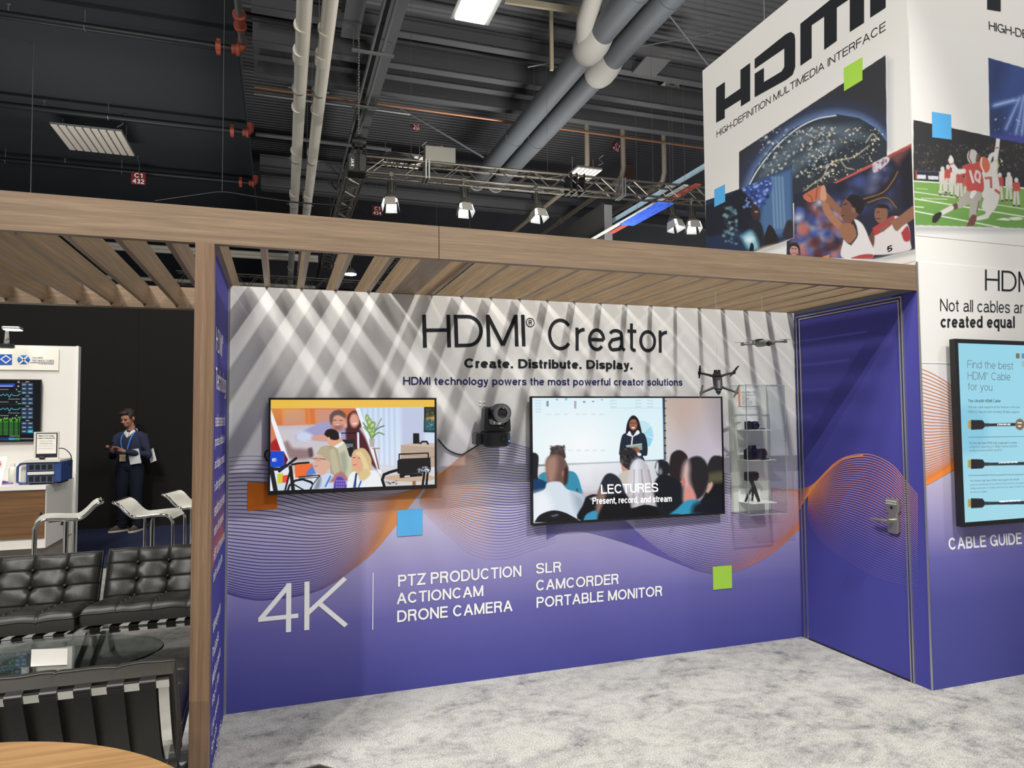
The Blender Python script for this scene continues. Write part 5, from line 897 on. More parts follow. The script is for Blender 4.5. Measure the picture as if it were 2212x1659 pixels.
# ------------------------------------------------------------------ lounge: three tufted leather chairs
M_lea = mat('black_leather', (43, 41, 37), .42, bump=.14, bscale=90); M_strap = mat('strap_leather', (20, 19, 18), .45)
M_bar = mat('polished_steel', (215, 215, 212), .12, 1)
def cushion(name, O, U, V, w, hgt, t, cols, rows, parent, back=False):
    """tufted cushion: O centre of the flat underside, U and V unit vectors of its plane"""
    O, U, V = Vector(O), Vector(U).normalized(), Vector(V).normalized(); Nn = U.cross(V); bm = NB(); nx, ny = 104, 72; r = .05; G = []
    for j in range(ny+1):
        row = []
        for i in range(nx+1):
            u, v = (i/nx-.5)*w, (j/ny-.5)*hgt; e = min(w/2-abs(u), hgt/2-abs(v)); k = min(e/r, 1); z = t*(.62+.38*math.sqrt(max(1-(1-k)**2, 0)))
            du = abs((u/w+.5)*cols-round((u/w+.5)*cols))*w/cols; dv = abs((v/hgt+.5)*rows-round((v/hgt+.5)*rows))*hgt/rows
            iu, iv = round((u/w+.5)*cols), round((v/hgt+.5)*rows)
            if 0 < iu < cols: z -= .006*math.exp(-(du/.005)**2)+.002*math.exp(-(du/.03)**2)
            if 0 < iv < rows: z -= .006*math.exp(-(dv/.005)**2)+.002*math.exp(-(dv/.03)**2)
            if 0 < iu < cols and 0 < iv < rows: z -= .016*math.exp(-(du*du+dv*dv)/.028**2)
            z += .004*math.sin(u*31+v*17)*math.sin(v*23-u*9)
            row.append(bm.verts.new(O+U*u+V*v+Nn*z))
        G.append(row)
    for j in range(ny):
        for i in range(nx): bm.faces.new((G[j][i], G[j][i+1], G[j+1][i+1], G[j+1][i]))
    loop = G[0][:-1]+[g[-1] for g in G[:-1]]+G[-1][:0:-1]+[g[0] for g in G[:0:-1]]
    low = [bm.verts.new(O+(v.co-O)-Nn*((v.co-O).dot(Nn))+Nn*.004) for v in loop]; n = len(loop)
    for i in range(n): bm.faces.new((loop[i], low[i], low[(i+1) % n], loop[(i+1) % n]))
    bm.faces.new(low[::-1])
    pip = [v.co.copy() for v in loop]
    o = obj(name, bm, M_lea, parent, smooth=True); m_ = o.modifiers.new('split', 'EDGE_SPLIT'); m_.split_angle = math.radians(55)
    bm = NB(); tube(bm, pip, .0045, 6, closed=True); smooth_by_angle(obj('piping', bm, M_lea, o), 80)
    for i in range(1, cols):
        for j in range(1, rows):
            c = O+U*((i/cols-.5)*w)+V*((j/rows-.5)*hgt); bm = NB(); ball(bm, c+Nn*(t-.011), .0135, 10, 7); smooth_by_angle(obj('button', bm, M_lea, o), 80)
            if back: bm = NB(); ball(bm, c-Nn*.004, .015, 10, 7); smooth_by_angle(obj('rear_button', bm, M_strap, o), 80)
    return o
def tufted_chair(label, loc, rz):
    t = thing('lounge_chair', label, 'chair', loc, rz, 'tufted black leather lounge chairs'); hw = .39
    for s in (-1, 1):
        x = s*(hw-.02)
        bm = NB(); tube(bm, cat([(x, .43, .70), (x, .36, .53), (x, .26, .37), (x, .06, .20), (x, -.2, .1), (x, -.37, .006)], 6), 1, flat=((1, 0, 0), .018, .006)); obj('back_frame', bm, M_bar, t)
        bm = NB(); tube(bm, cat([(x, -.40, .37), (x, -.15, .34), (x, .08, .285), (x, .25, .17), (x, .36, .006)], 6), 1, flat=((1, 0, 0), .018, .006)); obj('seat_frame', bm, M_bar, t)
    for nm, y, z, dy, dz in (('top_bar', .425, .682, .08, .17), ('front_bar', -.392, .367, .3, -.04)):
        d = Vector((0, dy, dz)).normalized()*.018; nn = Vector((0, -dz, dy)).normalized()*.006; bm = NB(); P = [Vector((-hw, y, z))+a*d+b_*nn for a, b_ in ((1, 1), (-1, 1), (-1, -1), (1, -1))]
        prism(bm, P, (2*hw, 0, 0)); obj(nm, bm, M_bar, t)
    for k in range(7):
        x = -.318+k*.106
        bm = NB(); tube(bm, cat([(x, .412, .707), (x, .44, .694), (x, .427, .664), (x, .356, .52), (x, .26, .36), (x, .2, .30)], 4), 1, flat=((1, 0, 0), .027, .003)); obj('back_strap', bm, M_strap, t)
        bm = NB(); tube(bm, cat([(x, .07, .29), (x, -.15, .345), (x, -.39, .385), (x, -.415, .372), (x, -.395, .345), (x, -.36, .342)], 4), 1, flat=((1, 0, 0), .027, .003)); obj('seat_strap', bm, M_strap, t)
    cushion('seat_cushion', (0, -.155, .365), (1, 0, 0), (0, .58, -.075), .80, .55, .12, 4, 4, t)
    cushion('back_cushion', (0, .305, .495), (1, 0, 0), (0, .22, .43), .80, .47, .115, 4, 4, t, True)
    bm = NB(); box(bm, (.20, .435, .625), (.235, .447, .715)); ball(bm, (.2175, .449, .67), .009, 10, 6); obj('strap_tab', bm, M_strap, t, bevel=.003)
    return t
ch = tufted_chair('black tufted leather chair nearest the post, facing out, in front of the bar stools', (-.465, 1.04, 0), 0)
dup(ch, (-1.285, .97, 0), math.radians(1), 'left black tufted leather chair facing out, beside its twin across the glass table')
dup(ch, (-.488, -.95, 0), PI, 'black tufted chair seen from behind with chrome bar and straps, nearest the round table')
# glass coffee table with a sheet of paper
gt = thing('coffee_table', 'low oval glass coffee table between the tufted chairs', 'table', (-.95, 0, 0))
bm = NB(); lathe(bm, [(0, .408), (.575, .408), (.58, .414), (.575, .42), (0, .42)], n=64); bmesh.ops.scale(bm, vec=(1.103, .64, 1), verts=bm.verts); obj('glass_top', bm, mat('table_glass', (232, 244, 240), .02, trans=1, ior=1.45), gt)
bm = NB(); lathe(bm, [(0, 0), (.2, 0), (.2, .012), (.03, .03), (.03, .395), (.12, .407), (0, .407)], n=32); smooth_by_angle(obj('pedestal', bm, M_bar, gt))
q = [on('z', .4215, *p_) for p_ in ((68, 1403), (146, 1401), (145, 1436), (66, 1440))]
bm = NB(); prism(bm, q, (0, 0, .001)); tag(obj('paper_sheet', bm, mat('paper', (236, 232, 224), .7)), 'white paper sheet lying on the glass coffee table', 'paper')
# round oak table in the foreground
rt = thing('round_table', 'round oak-topped table in the bottom left foreground', 'table', (-.655, -2.741, 0))
WO = wood('oak', 'x', (122, 90, 56), (172, 136, 92), .6, .38)
bm = NB(); lathe(bm, [(0, .722), (.842, .722), (.852, .73), (.854, .745), (.85, .75), (0, .75)], n=96); smooth_by_angle(obj('table_top', bm, WO, rt), 30)
bm = NB(); lathe(bm, [(0, 0), (.35, 0), (.35, .012), (.05, .03), (.04, .70), (.12, .722), (0, .722)], n=40); smooth_by_angle(obj('pedestal', bm, M_black, rt), 40)
# bar stools with white seats and chrome loops
M_seat = mat('white_vinyl', (232, 230, 218), .4)
def stool(label, loc, rz):
    t = thing('bar_stool', label, 'stool', loc, rz, 'white and chrome bar stools')
    prof = [(-.215, -.50), (-.215, -.12), (-.205, -.045), (-.165, -.006), (-.10, 0), (.04, -.012), (.10, -.008), (.15, .03), (.20, .085), (.235, .108)]
    Z = .86
    side = lambda s: [(x, s*.18, Z+z) for x, z in cat(prof, 5)]
    bm = NB(); A = side(-1); B = side(1)[::-1]
    top = [(.255, -.17, Z+.113), (.262, -.14, Z+.115), (.262, .14, Z+.115), (.255, .17, Z+.113)]; bot = [(-.215, .16, Z-.525), (-.20, .12, Z-.535), (-.20, -.12, Z-.535), (-.215, -.16, Z-.525)]
    tube(bm, [tuple(p) for p in A]+top+[tuple(p) for p in B]+bot, .0125, 10, closed=True); smooth_by_angle(obj('chrome_loop', bm, M_chrome, t), 80)
    bm = NB(); tube(bm, [(x, 0, Z+z+.004) for x, z in cat(prof[2:], 5)], 1, flat=((0, 1, 0), .172, .009)); smooth_by_angle(obj('seat', bm, M_seat, t), 40)
    bm = NB(); cyl(bm, (0, 0, .02), (0, 0, .5), .03, 20); cyl(bm, (0, 0, .5), (0, 0, .83), .019, 16); cyl(bm, (.06, 0, .45), (.06, 0, .84), .012, 12); smooth_by_angle(obj('column', bm, M_chrome, t), 40)
    bm = NB(); lathe(bm, [(0, 0), (.2, 0), (.2, .008), (.05, .024), (0, .024)], n=40); smooth_by_angle(obj('base', bm, M_chrome, t), 40)
    bm = NB(); box(bm, (-.12, -.15, Z-.025), (.08, .15, Z-.016)); obj('seat_plate', bm, M_black, t)
    bm = NB(); tube(bm, [(0, .02, Z-.03), (-.02, .14, Z-.05), (-.03, .2, Z-.09)], [.006, .006, .012], 8); obj('lever', bm, M_black, t)
    return t
s1 = stool('white bar stool with chrome frame next to the white counter, back rest to the right', (-1.41, 2.46, 0), math.radians(14))
dup(s1, (-.75, 2.42, 0), math.radians(172), 'white bar stool left of the wooden post, back rest to the left')
q = on('z', .9, 428, 1080); dup(s1, (q.x, q.y, 0), math.radians(165), 'white bar stool mostly hidden behind the wooden post')
q = on('z', .982, 688, 1654); dup(s1, (q.x+.007, q.y-.306, 0), math.radians(125), 'white stool back edge peeking up at the bottom of the photo')
bt = thing('bar_table', 'dark high table edge showing just left of the wooden post', 'table', (on('y', 3.3, 418, 1030).x+.35, 3.3, 0)); zt = on('y', 3.3, 418, 1026).z
bm = NB(); lathe(bm, [(0, zt-.03), (.345, zt-.03), (.35, zt-.015), (.345, zt), (0, zt)], n=40); obj('table_top', bm, WZ, bt)
bm = NB(); lathe(bm, [(0, 0), (.22, 0), (.22, .012), (.03, .03), (.03, zt-.03), (0, zt-.03)], n=24); obj('pedestal', bm, M_chrome, bt)
q = on('y', 3.25, 420, 1022); bm = NB(); lathe(bm, [(0, 0), (.03, 0), (.036, .06), (.034, .06), (.028, .004), (0, .004)], (q.x+.03, 3.25, zt), n=20); tag(obj('paper_cup', bm, M_seat), 'small white cup on the high table behind the wooden post', 'cup')
# ------------------------------------------------------------------ neighbouring booth
YB = 5.0
M_bw = mat('booth_white', (232, 228, 220), .5)
bm = NB(); box(bm, (-8, YB, 0), (-1.985, YB+.08, 2.532)); struct(obj('wall_booth', bm, M_bw))
bm = NB(); box(bm, (-1.985, YB-.012, 0), (-1.955, YB+.092, 2.536)); struct(obj('trim_3', bm, mat('trim_white', (240, 238, 232), .35)))
M_drape = mat('black_drape', (37, 36, 34), .9, spec=.08, bump=.1, bscale=40)
bm = NB(); box(bm, (-12, 7.86, 0), (.6, 7.92, 3.5)); dr = struct(obj('wall_drape', bm, M_drape))
bm = NB(); x = on('y', 7.86, 297, 900).x; box(bm, (x-.004, 7.853, 0), (x+.004, 7.861, 3.5)); obj('seam', bm, M_drape, dr)
PW = ('y', YB-.022)
sg = thing('logo_panel', 'cream panel with blue logos high on the white booth wall', 'sign', (on(*PW, 60, 780).x, YB-.01, 2.25))
q0, q1 = on(*PW, 127, 755), on(*PW, 124, 800)
bm = NB(); box(bm, (q0.x-2.6, YB-.02, q1.z), (q0.x, YB-.001, q0.z)); obj('panel', bm, mat('cream_panel', (243, 238, 224), .5), sg, world=True)
M_lb = mat('logo_blue', (36, 84, 170), .6); M_lc = mat('logo_cyan', (50, 130, 206), .6)
def cw(x, y): return (x/3.318, 680+y/3.318)
def flatw(name, pts, M, parent, off=0):
    bm = NB(); bm.faces.new([bm.verts.new(on('y', YB-.0225-off, *cw(*p_))) for p_ in pts]); return obj(name, bm, M, parent, world=True)
flatw('logo_hexagon', [(122, 322), (138, 290), (200, 290), (216, 322), (200, 354), (138, 354)], M_lc, sg)
flatw('logo_hexagon', [(128, 330), (214, 318), (200, 354), (138, 354)], M_lb, sg, .0004)
M_cr = mat('logo_cream', (243, 240, 230), .6)
for c_ in ([(136, 292), (160, 312), (180, 332), (202, 352)], [(136, 352), (160, 332), (180, 312), (202, 292)]):
    bm = NB(); P = [on('y', YB-.0235, *cw(*p_)) for p_ in c_]; tube(bm, P, 1, flat=((0, 1, 0), .0003, .008)); obj('logo_stroke', bm, M_cr, sg, world=True)
text_px('logo_lettering', 'WILDER', PW, cw(228, 302), cw(306, 302), cw(228, 316), M_ink, sg, .12); text_px('logo_lettering', 'TECHNOLOGIES', PW, cw(230, 322), cw(388, 323), cw(230, 337), M_ink, sg, .12); text_px('logo_lettering', 'It-s all about integrity', PW, cw(278, 348), cw(386, 349), cw(278, 357), M_ink, sg, .16)
flatw('logo_rule', [(216, 341), (388, 343), (388, 346), (216, 345)], M_lb, sg); flatw('logo_square', [(-60, 283), (86, 283), (86, 360), (-60, 360)], M_lb, sg)
bm = NB(); P = [on('y', YB-.0235, *cw(*p_)) for p_ in ((42, 292), (78, 318), (42, 345), (6, 318))]; tube(bm, P, 1, closed=True, flat=((0, 1, 0), .0003, .007)); obj('logo_diamond', bm, M_cr, sg, world=True)
text_px('logo_lettering', 'R&S', PW, cw(24, 308), cw(62, 308), cw(24, 328), M_cr, sg, .16)
# booth television with measurement traces
q0, q1 = on('y', YB-.05, 90, 820), on('y', YB-.05, 88, 954)
T4, yf4 = tv('television.003', 'black screen of measurement traces and menu buttons on the white booth wall', q0.x-1.12, q0.x, q1.z, q0.z, YB, .05, .01, .012, (q0.x-.5, YB-.02, 1.7))
p = Pic((q0.x-1.11, yf4+.006, q0.z-.01), (1.10, 0, 0), (0, 0, q1.z-q0.z+.022), 420, 250, (14, 16, 20)); p.at(0, 680, 3.318)
p.poly([(-400, 494), (108, 494), (108, 518), (-400, 518)], (24, 52, 150), .8); p.line([(-400, 498), (106, 498)], 4, (60, 120, 240)); p.line([(-100, 511), (90, 511)], 6, (210, 216, 226), 1)
for y0, y1 in ((535, 545), (625, 632), (722, 730)): p.line([(-40, y0), (60, y0)], 5, (150, 150, 156), 1); p.line([(-400, y1+10), (148, y1+10)], 1.5, (70, 74, 80), .6); p.ell(118, y0, 5, 4, (220, 220, 224)); p.line([(130, y1+5), (146, y1+5)], 7, (60, 200, 90), 1)
for y0 in (580, 680):
    xs = np.arange(-400, 148, 5); p.line([(x, y0-6+8*math.sin(x*.21)+(10 if abs(x-112) < 8 or abs(x-60) < 6 else 0)+4*math.sin(x*.7)) for x in []] or [(x, y0-6+6*math.sin(x*.21)+(12*math.exp(-((x-112)/7)**2)+12*math.exp(-((x-68)/7)**2))) for x in xs], 4, (90, 206, 226), .8); p.line([(60, y0+24), (140, y0+24)], 4, (170, 170, 176), 1)
for k in range(11):
    p.line([(-400, 764+k*9.5), (140, 764+k*9.5)], 5, (70, 170, 60), .8, .8)
xs = np.arange(-400, 146, 4); p.line([(x, 748+9*math.sin(x*.33)+6*math.sin(x*.11)) for x in xs], 5, (130, 220, 80), .8); p.line([(x, 764+5*math.sin(x*.5)) for x in xs], 5, (60, 140, 50), .8)
for x in (20, 62, 100, 132): p.line([(x, 745), (x, 858)], 9, (14, 30, 16), 1, .7)
for yy, rows_ in ((500, 3), (603, 2), (675, 3), (777, 3)):
    for r in range(rows_):
        for c_ in range(2):
            x, y = 153+c_*44, yy-12+r*29; col = (48, 74, 104) if not (yy == 777 and r == 2 and c_) else (30, 160, 206); p.poly([(x, y), (x+40, y), (x+40, y+25), (x, y+25)], col, .6); p.line([(x+9, y+13), (x+30, y+13)], 5, (206, 212, 220), .8, .9)
p.line([(154, 488), (194, 488)], 2.5, (220, 110, 80), .5)
for y in (480, 582, 655, 757): p.line([(186, y), (208, y)], 5, (190, 190, 196), .8)
for y in (477, 482, 487): p.line([(126, y), (140, y)], 2.5, (210, 210, 214), .5)
p.line([(131, 505), (131, 519)], 3, (230, 230, 232), .5); p.line([(125, 512), (138, 512)], 3, (230, 230, 232), .5)
p.poly([(-400, 880), (60, 880), (60, 900), (-400, 900)], (30, 60, 110), .8); p.poly([(62, 880), (100, 880), (100, 898), (62, 898)], (60, 150, 206), .8); p.poly([(100, 880), (142, 880), (142, 898), (100, 898)], (50, 150, 70), .8); p.line([(148, 888), (234, 888)], 6, (150, 160, 176), 1); p.line([(70, 869), (140, 869)], 5, (160, 160, 166), 1)
p.mesh('screen', M_screen, T4)
# clamp lamp on the wall top
la = thing('arm_lamp', 'small bright lamp on a clamp arm above the white booth wall', 'lamp', (on('y', YB-.1, 20, 730).x, YB+.02, 2.536))
q0, q1 = on('y', YB-.18, 8, 711), on('y', YB-.18, 48, 711)
M_ls = mat('lamp_silver', (206, 206, 202), .3, .7)
bm = NB(); box(bm, (q0.x, YB-.26, q0.z-.005), (q1.x, YB-.12, q0.z+.028)); obj('lamp_head', bm, M_ls, la, bevel=.012, world=True)
bm = NB(); box(bm, (q0.x+.015, YB-.25, q0.z-.012), (q1.x-.01, YB-.13, q0.z-.004)); obj('diffuser', bm, mat('lamp_glow', (255, 250, 240), .4, emit=9), la, world=True)
a, b2 = on('y', YB-.1, 8, 725), on('y', YB, 12, 742)
bm = NB(); tube(bm, [(b2.x, YB+.03, 2.53), (a.x, YB+.0, 2.60), (q0.x+.02, YB-.15, q0.z+.01)], [.03, .026, .016], 10); smooth_by_angle(obj('arm', bm, M_ls, la), 60) if False else obj('arm', bm, M_ls, la, world=True)
bm = NB(); box(bm, (b2.x-.05, YB-.02, 2.50), (b2.x+.09, YB+.09, 2.545)); obj('clamp', bm, M_black, la, world=True)
# counter with a wood-fronted cupboard
cn = thing('counter', 'white counter with walnut-look door against the white booth wall', 'counter', (-3.3, 4.5, 0)); xr = -1.978
WC = wood('walnut_x', 'x', (84, 58, 36), (140, 104, 68), .5)
bm = NB(); box(bm, (-5.5, 3.98, .96), (xr, YB-.001, 1.0)); obj('counter_top', bm, M_bw, cn, world=True)
bm = NB(); box(bm, (-5.5, 4.02, .36), (xr-.004, YB-.001, .96)); obj('body', bm, M_bw, cn, world=True)
q0 = on('y', 4.0, 97, 1060); q1 = on('y', 4.0, 91, 1166)
bm = NB(); box(bm, (q0.x-1.3, 4.0, q1.z+.02), (q0.x, 4.019, q0.z)); dd = obj('cupboard_door', bm, WC, cn, world=True)
bm = NB(); q = on('y', 4.0, 89, 1110); cyl(bm, (q.x, 4.001, q.z), (q.x, 3.997, q.z), .014, 14); obj('finger_hole', bm, M_black, dd, world=True)
bm = NB(); box(bm, (-5.4, 4.12, 0), (xr-.06, YB-.001, .36)); obj('plinth', bm, mat('plinth', (150, 140, 132), .7), cn, world=True)
# measuring instrument, framed notice, mouse, cables
ZC = 1.0; k5 = 5.53
def ci(x, y): return (x/k5, 900+y/k5)
q0, q1 = on('y', 4.1, *ci(190, 800)), on('y', 4.1, *ci(720, 800)); iw = q1.x-q0.x; x0 = q0.x; zi = on('y', 4.1, *ci(500, 545)).z-ZC
M_ib = mat('instrument_blue', (46, 72, 128), .45); M_ig = mat('instrument_grey', (70, 82, 104), .5); M_iw = mat('instrument_white', (216, 212, 202), .45)
ins = thing('measuring_instrument', 'blue and white boxed measuring instrument on the white counter end', 'instrument', (x0+iw/2, 4.3, ZC))
bm = NB(); box(bm, (x0+iw*.2, 4.12, ZC+.02), (x0+iw, 4.55, ZC+zi)); obj('housing', bm, M_ib, ins, bevel=.008, world=True)
for z0_, z1_ in ((.07, .40), (.62, .93)):
    bm = NB(); box(bm, (x0+iw*.25, 4.112, ZC+zi*z0_), (x0+iw*.84, 4.121, ZC+zi*z1_)); g = obj('vent_panel', bm, M_ig, ins, world=True)
    for c_ in range(4):
        bm = NB(); box(bm, (x0+iw*(.28+c_*.14), 4.108, ZC+zi*(z0_+.06)), (x0+iw*(.38+c_*.14), 4.113, ZC+zi*(z1_-.04))); obj('vent_slot', bm, M_black, g, world=True)
bm = NB(); box(bm, (x0+iw*.25, 4.09, ZC+zi*.44), (x0+iw*.85, 4.12, ZC+zi*.57)); obj('carry_handle', bm, M_iw, ins, bevel=.006, world=True)
bm = NB(); box(bm, (x0+iw*.16, 4.10, ZC+zi), (x0+iw*.98, 4.55, ZC+zi+.02)); obj('top_cover', bm, M_iw, ins, world=True)
bm = NB(); tube(bm, [(x0+iw*.22, 4.14, ZC+zi*.98), (x0+iw*.06, 4.14, ZC+zi*.93), (x0, 4.14, ZC+zi*.8), (x0, 4.14, ZC+zi*.15), (x0+iw*.06, 4.14, ZC+.015), (x0+iw*.22, 4.14, ZC+.015)], .012, 8); obj('front_handle', bm, M_ib, ins, world=True)
bm = NB(); box(bm, (x0+iw*.03, 4.2, ZC+zi*.1), (x0+iw*.2, 4.5, ZC+zi*.9)); obj('front_panel', bm, M_iw, ins, world=True)
bm = NB(); box(bm, (x0+iw*.22, 4.2, ZC), (x0+iw*.3, 4.5, ZC+.02)); box(bm, (x0+iw*.85, 4.2, ZC), (x0+iw*.93, 4.5, ZC+.02)); obj('foot', bm, M_black, ins, world=True)
zt = ZC+zi+.02
fr = thing('framed_notice', 'white framed notice leaning on top of the blue measuring instrument', 'notice', (x0+iw*.6, 4.3, zt)); q0, q1, q2 = on('y', 4.3, *ci(405, 183)), on('y', 4.3, *ci(705, 183)), on('y', 4.3, *ci(375, 505))
hgt = q0.z-zt; fx0, fx1 = q0.x, q1.x
bm = NB(); box(bm, (fx0, 4.30, zt), (fx1, 4.318, q0.z)); obj('frame', bm, M_iw, fr, world=True)
bm = NB(); box(bm, (fx0+.022, 4.297, zt+.02), (fx1-.012, 4.3005, q0.z-.012)); obj('dark_border', bm, mat('notice_navy', (28, 30, 50), .5), fr, world=True)
bm = NB(); box(bm, (fx0+.03, 4.294, zt+.06), (fx1-.022, 4.2975, q0.z-.022)); obj('notice_sheet', bm, mat('notice_paper', (236, 232, 218), .6), fr, world=True)
ww = fx1-fx0
for k, (s, f, h_, wt) in enumerate((('HDMI 2.2 CAT 6 Cable', .62, .014, .2), ('Compliance Testing Made R&S', .7, .014, .2), ('The newest of the VNA family', .5, .008, .14), ('the one instrument for cables', .52, .008, .14), ('Frequency range up to full band', .66, .006, .1), ('Test fixtures and automation', .6, .006, .1))):
    text('notice_lettering', s, (fx0+ww*.5-ww*f/2, 4.2925, q0.z-.05-k*.026), (ww*f, 0, 0), (0, 0, h_), M_ink if k < 2 else M_lb, fr, wt)
bm = NB(); tube(bm, [(fx0+ww*.3, 4.27, zt+.012), (fx0+ww*.42, 4.25, zt+.018), (fx0+ww*.5, 4.24, zt+.012)], [.012, .026, .014], 10); tag(smooth_by_angle(obj('computer_mouse', bm, M_black)), 'black computer mouse on top of the measuring instrument', 'mouse')
for nm_, pts in (('upper thin black cable looping from the framed notice to the instrument', ((690, 378), (770, 385), (840, 450), (850, 530), (810, 610), (735, 640))), ('lower thin black cable looping behind the measuring instrument', ((720, 565), (780, 580), (800, 640), (770, 710), (735, 740)))):
    cable('instrument_cable', nm_, [on('y', 4.42, *ci(*a)) for a in pts], .005, M_black)
q = on('y', 4.35, *ci(150, 790)); bo = thing('white_bottle', 'white bottle on the counter left of the blue instrument', 'bottle', (q.x, 4.35, ZC))
bm = NB(); lathe(bm, [(0, 0), (.035, 0), (.037, .005), (.037, .15), (.03, .17), (.018, .18), (0, .18)], n=24); smooth_by_angle(obj('bottle_body', bm, M_seat, bo))
bm = NB(); lathe(bm, [(0, .18), (.02, .18), (.02, .21), (0, .212)], n=20); smooth_by_angle(obj('cap', bm, M_bw, bo))
q0, q1 = on('y', 4.2, *ci(70, 480)), on('y', 4.2, *ci(15, 800)); lc = thing('leaflet_stand', 'upright white leaflet with red letters at the left edge of the counter', 'leaflet', (q1.x-.1, 4.2, ZC))
bm = NB(); prism(bm, [(q1.x-.2, 4.2, ZC), (q1.x, 4.2, ZC), (q0.x, 4.26, q0.z), (q0.x-.2, 4.26, q0.z)], (0, .006, 0)); obj('leaflet_sheet', bm, M_wp, lc, world=True)
q = on('y', 4.215, *ci(22, 545)); text('leaflet_lettering', 'S', (q.x-.04, 4.21, q.z-.03), (.035, .004, 0), (0, .008, .04), mat('red_ink', (206, 40, 50), .6), lc, .22)
for k in range(3):
    a = [on('z', ZC+.006+.004*k, *ci(*t_)) for t_ in ((-40, 775+k*12), (40, 770+k*12), (90, 780+k*7), (150, 795))]; cable('purple_lanyard', 'purple lanyard ribbon lying on the white counter by the bottle', a, .006, mat('purple_ribbon', (130, 100, 190), .6), 'lanyard')['group'] = 'purple lanyards on the counter'
# ------------------------------------------------------------------ the man against the black drape
def remesh(name, bm, M, parent, vox, it=4):
    o = obj(name, bm, M, None); r = o.modifiers.new('r', 'REMESH'); r.mode = 'VOXEL'; r.voxel_size = vox; r.use_smooth_shade = True
    s = o.modifiers.new('s', 'SMOOTH'); s.factor = .5; s.iterations = it
    dg = bpy.context.evaluated_depsgraph_get(); me = bpy.data.meshes.new_from_object(o.evaluated_get(dg)); o.modifiers.clear(); o.data = me
    for p_ in me.polygons: p_.use_smooth = True
    me.materials.clear(); me.materials.append(M); o.parent = parent; return o
qm = on('y', 7.42, 279, 1143)
man = thing('person', 'person in navy sweater and jeans looking down at a phone by the black drape', 'person', (qm.x, 7.42, 0), math.radians(-16))
M_skin = mat('skin', (196, 140, 114), .5); M_swe = mat('navy_sweater', (54, 60, 80), .9, bump=.2, bscale=200, spec=.1); M_jean = mat('dark_jeans', (34, 39, 49), .85, bump=.2, bscale=240, spec=.1); M_hair = mat('dark_hair', (58, 50, 46), .6)
def hd(p_): # the head nods forward and turns a little to the person's right
    v = (Vector(p_)-Vector((0, .01, 1.60)))*1.07; v.rotate(Euler((math.radians(24), 0, math.radians(-14)))); return v+Vector((0, -.005, 1.582))
bm = NB(); Rh = Euler((math.radians(24), 0, math.radians(-14))).to_matrix() @ Matrix.Scale(1.07, 3)
ball(bm, hd((0, .005, 1.735)), (.076, .096, .100), 20, 14, Rh); ball(bm, hd((0, -.03, 1.675)), (.058, .066, .074), 18, 12, Rh); ball(bm, hd((0, -.072, 1.638)), (.03, .024, .02), 12, 8, Rh)
tube(bm, [hd((0, -.088, 1.725)), hd((0, -.108, 1.69)), hd((0, -.096, 1.682))], [.008, .0135, .009], 8); ball(bm, hd((0, -.093, 1.658)), (.022, .008, .006), 10, 6, Rh)
for s in (-1, 1):
    ball(bm, hd((s*.078, .01, 1.70)), (.009, .018, .03), 10, 8, Rh); ball(bm, hd((s*.032, -.083, 1.728)), (.02, .01, .007), 10, 6, Rh); ball(bm, hd((s*.04, -.07, 1.69)), (.024, .02, .018), 10, 6, Rh)
tube(bm, [(0, .02, 1.44), (0, .01, 1.54), hd((0, .0, 1.64))], [.068, .058, .056], 14); tube(bm, [(0, 0, .95), (0, 0, 1.2), (0, .0, 1.45)], [.10, .11, .10], 12)
wr = {-1: Vector((-.115, -.285, 1.205)), 1: Vector((.055, -.275, 1.20))}; el = {-1: Vector((-.245, -.03, 1.13)), 1: Vector((.255, .0, 1.135))}; sh = {-1: Vector((-.185, .0, 1.40)), 1: Vector((.185, .0, 1.40))}
for s in (-1, 1):
    tube(bm, [sh[s], el[s], wr[s]], [.045, .04, .026], 10)
    tube(bm, [(s*.09, 0, .95), (s*.1, -.01, .52), (s*.11, .0, .08)], [.07, .05, .038], 10)
# right hand holds the phone from below, left hand taps
R_, L_ = wr[-1], wr[1]
tube(bm, [R_, R_+Vector((.0, -.05, .02)), R_+Vector((.01, -.085, .04))], [.026, .034, .026], 10)
for k, (a, b2, c_) in enumerate((((-.028, -.09, .05), (-.03, -.125, .075), (-.012, -.125, .10)), ((-.012, -.105, .045), (-.016, -.14, .07), (-.0, -.138, .098)), ((.008, -.108, .04), (.004, -.142, .065), (.014, -.138, .092)), ((.024, -.098, .036), (.024, -.128, .055), (.03, -.125, .08)))): tube(bm, [R_+Vector((a[0]*.6, -.07, .03)), R_+Vector(a), R_+Vector(b2), R_+Vector(c_)], [.011, .0105, .0095, .008], 8)
tube(bm, [R_+Vector((.02, -.04, .02)), R_+Vector((.04, -.07, .05)), R_+Vector((.03, -.1, .08))], [.012, .011, .009], 8)
tube(bm, [L_, L_+Vector((-.045, -.03, .022)), L_+Vector((-.08, -.045, .04))], [.026, .034, .027], 10)
for k in range(4): o_ = Vector((0, -.03+.018*k, .012-.012*k)); tube(bm, [L_+Vector((-.06, -.04, .035))+o_*.7, L_+Vector((-.10, -.055, .055))+o_, L_+Vector((-.135+.008*k, -.062, .062))+o_, L_+Vector((-.155+.012*k, -.06, .05))+o_], [.0115, .0105, .0095, .008], 8)
tube(bm, [L_+Vector((-.03, -.045, .035)), L_+Vector((-.06, -.08, .065)), L_+Vector((-.09, -.095, .075))], [.013, .011, .009], 8)
remesh('body', bm, M_skin, man, .0055, 3)
bm = NB(); tube(bm, [(0, .005, .93), (0, .0, 1.0), (0, -.005, 1.12), (0, .0, 1.28), (0, .005, 1.38), (0, .015, 1.44), (0, .02, 1.49), (0, .02, 1.53)], [.165, .172, .17, .185, .18, .14, .095, .07], 22)
for v in bm.verts: v.co.y *= .66
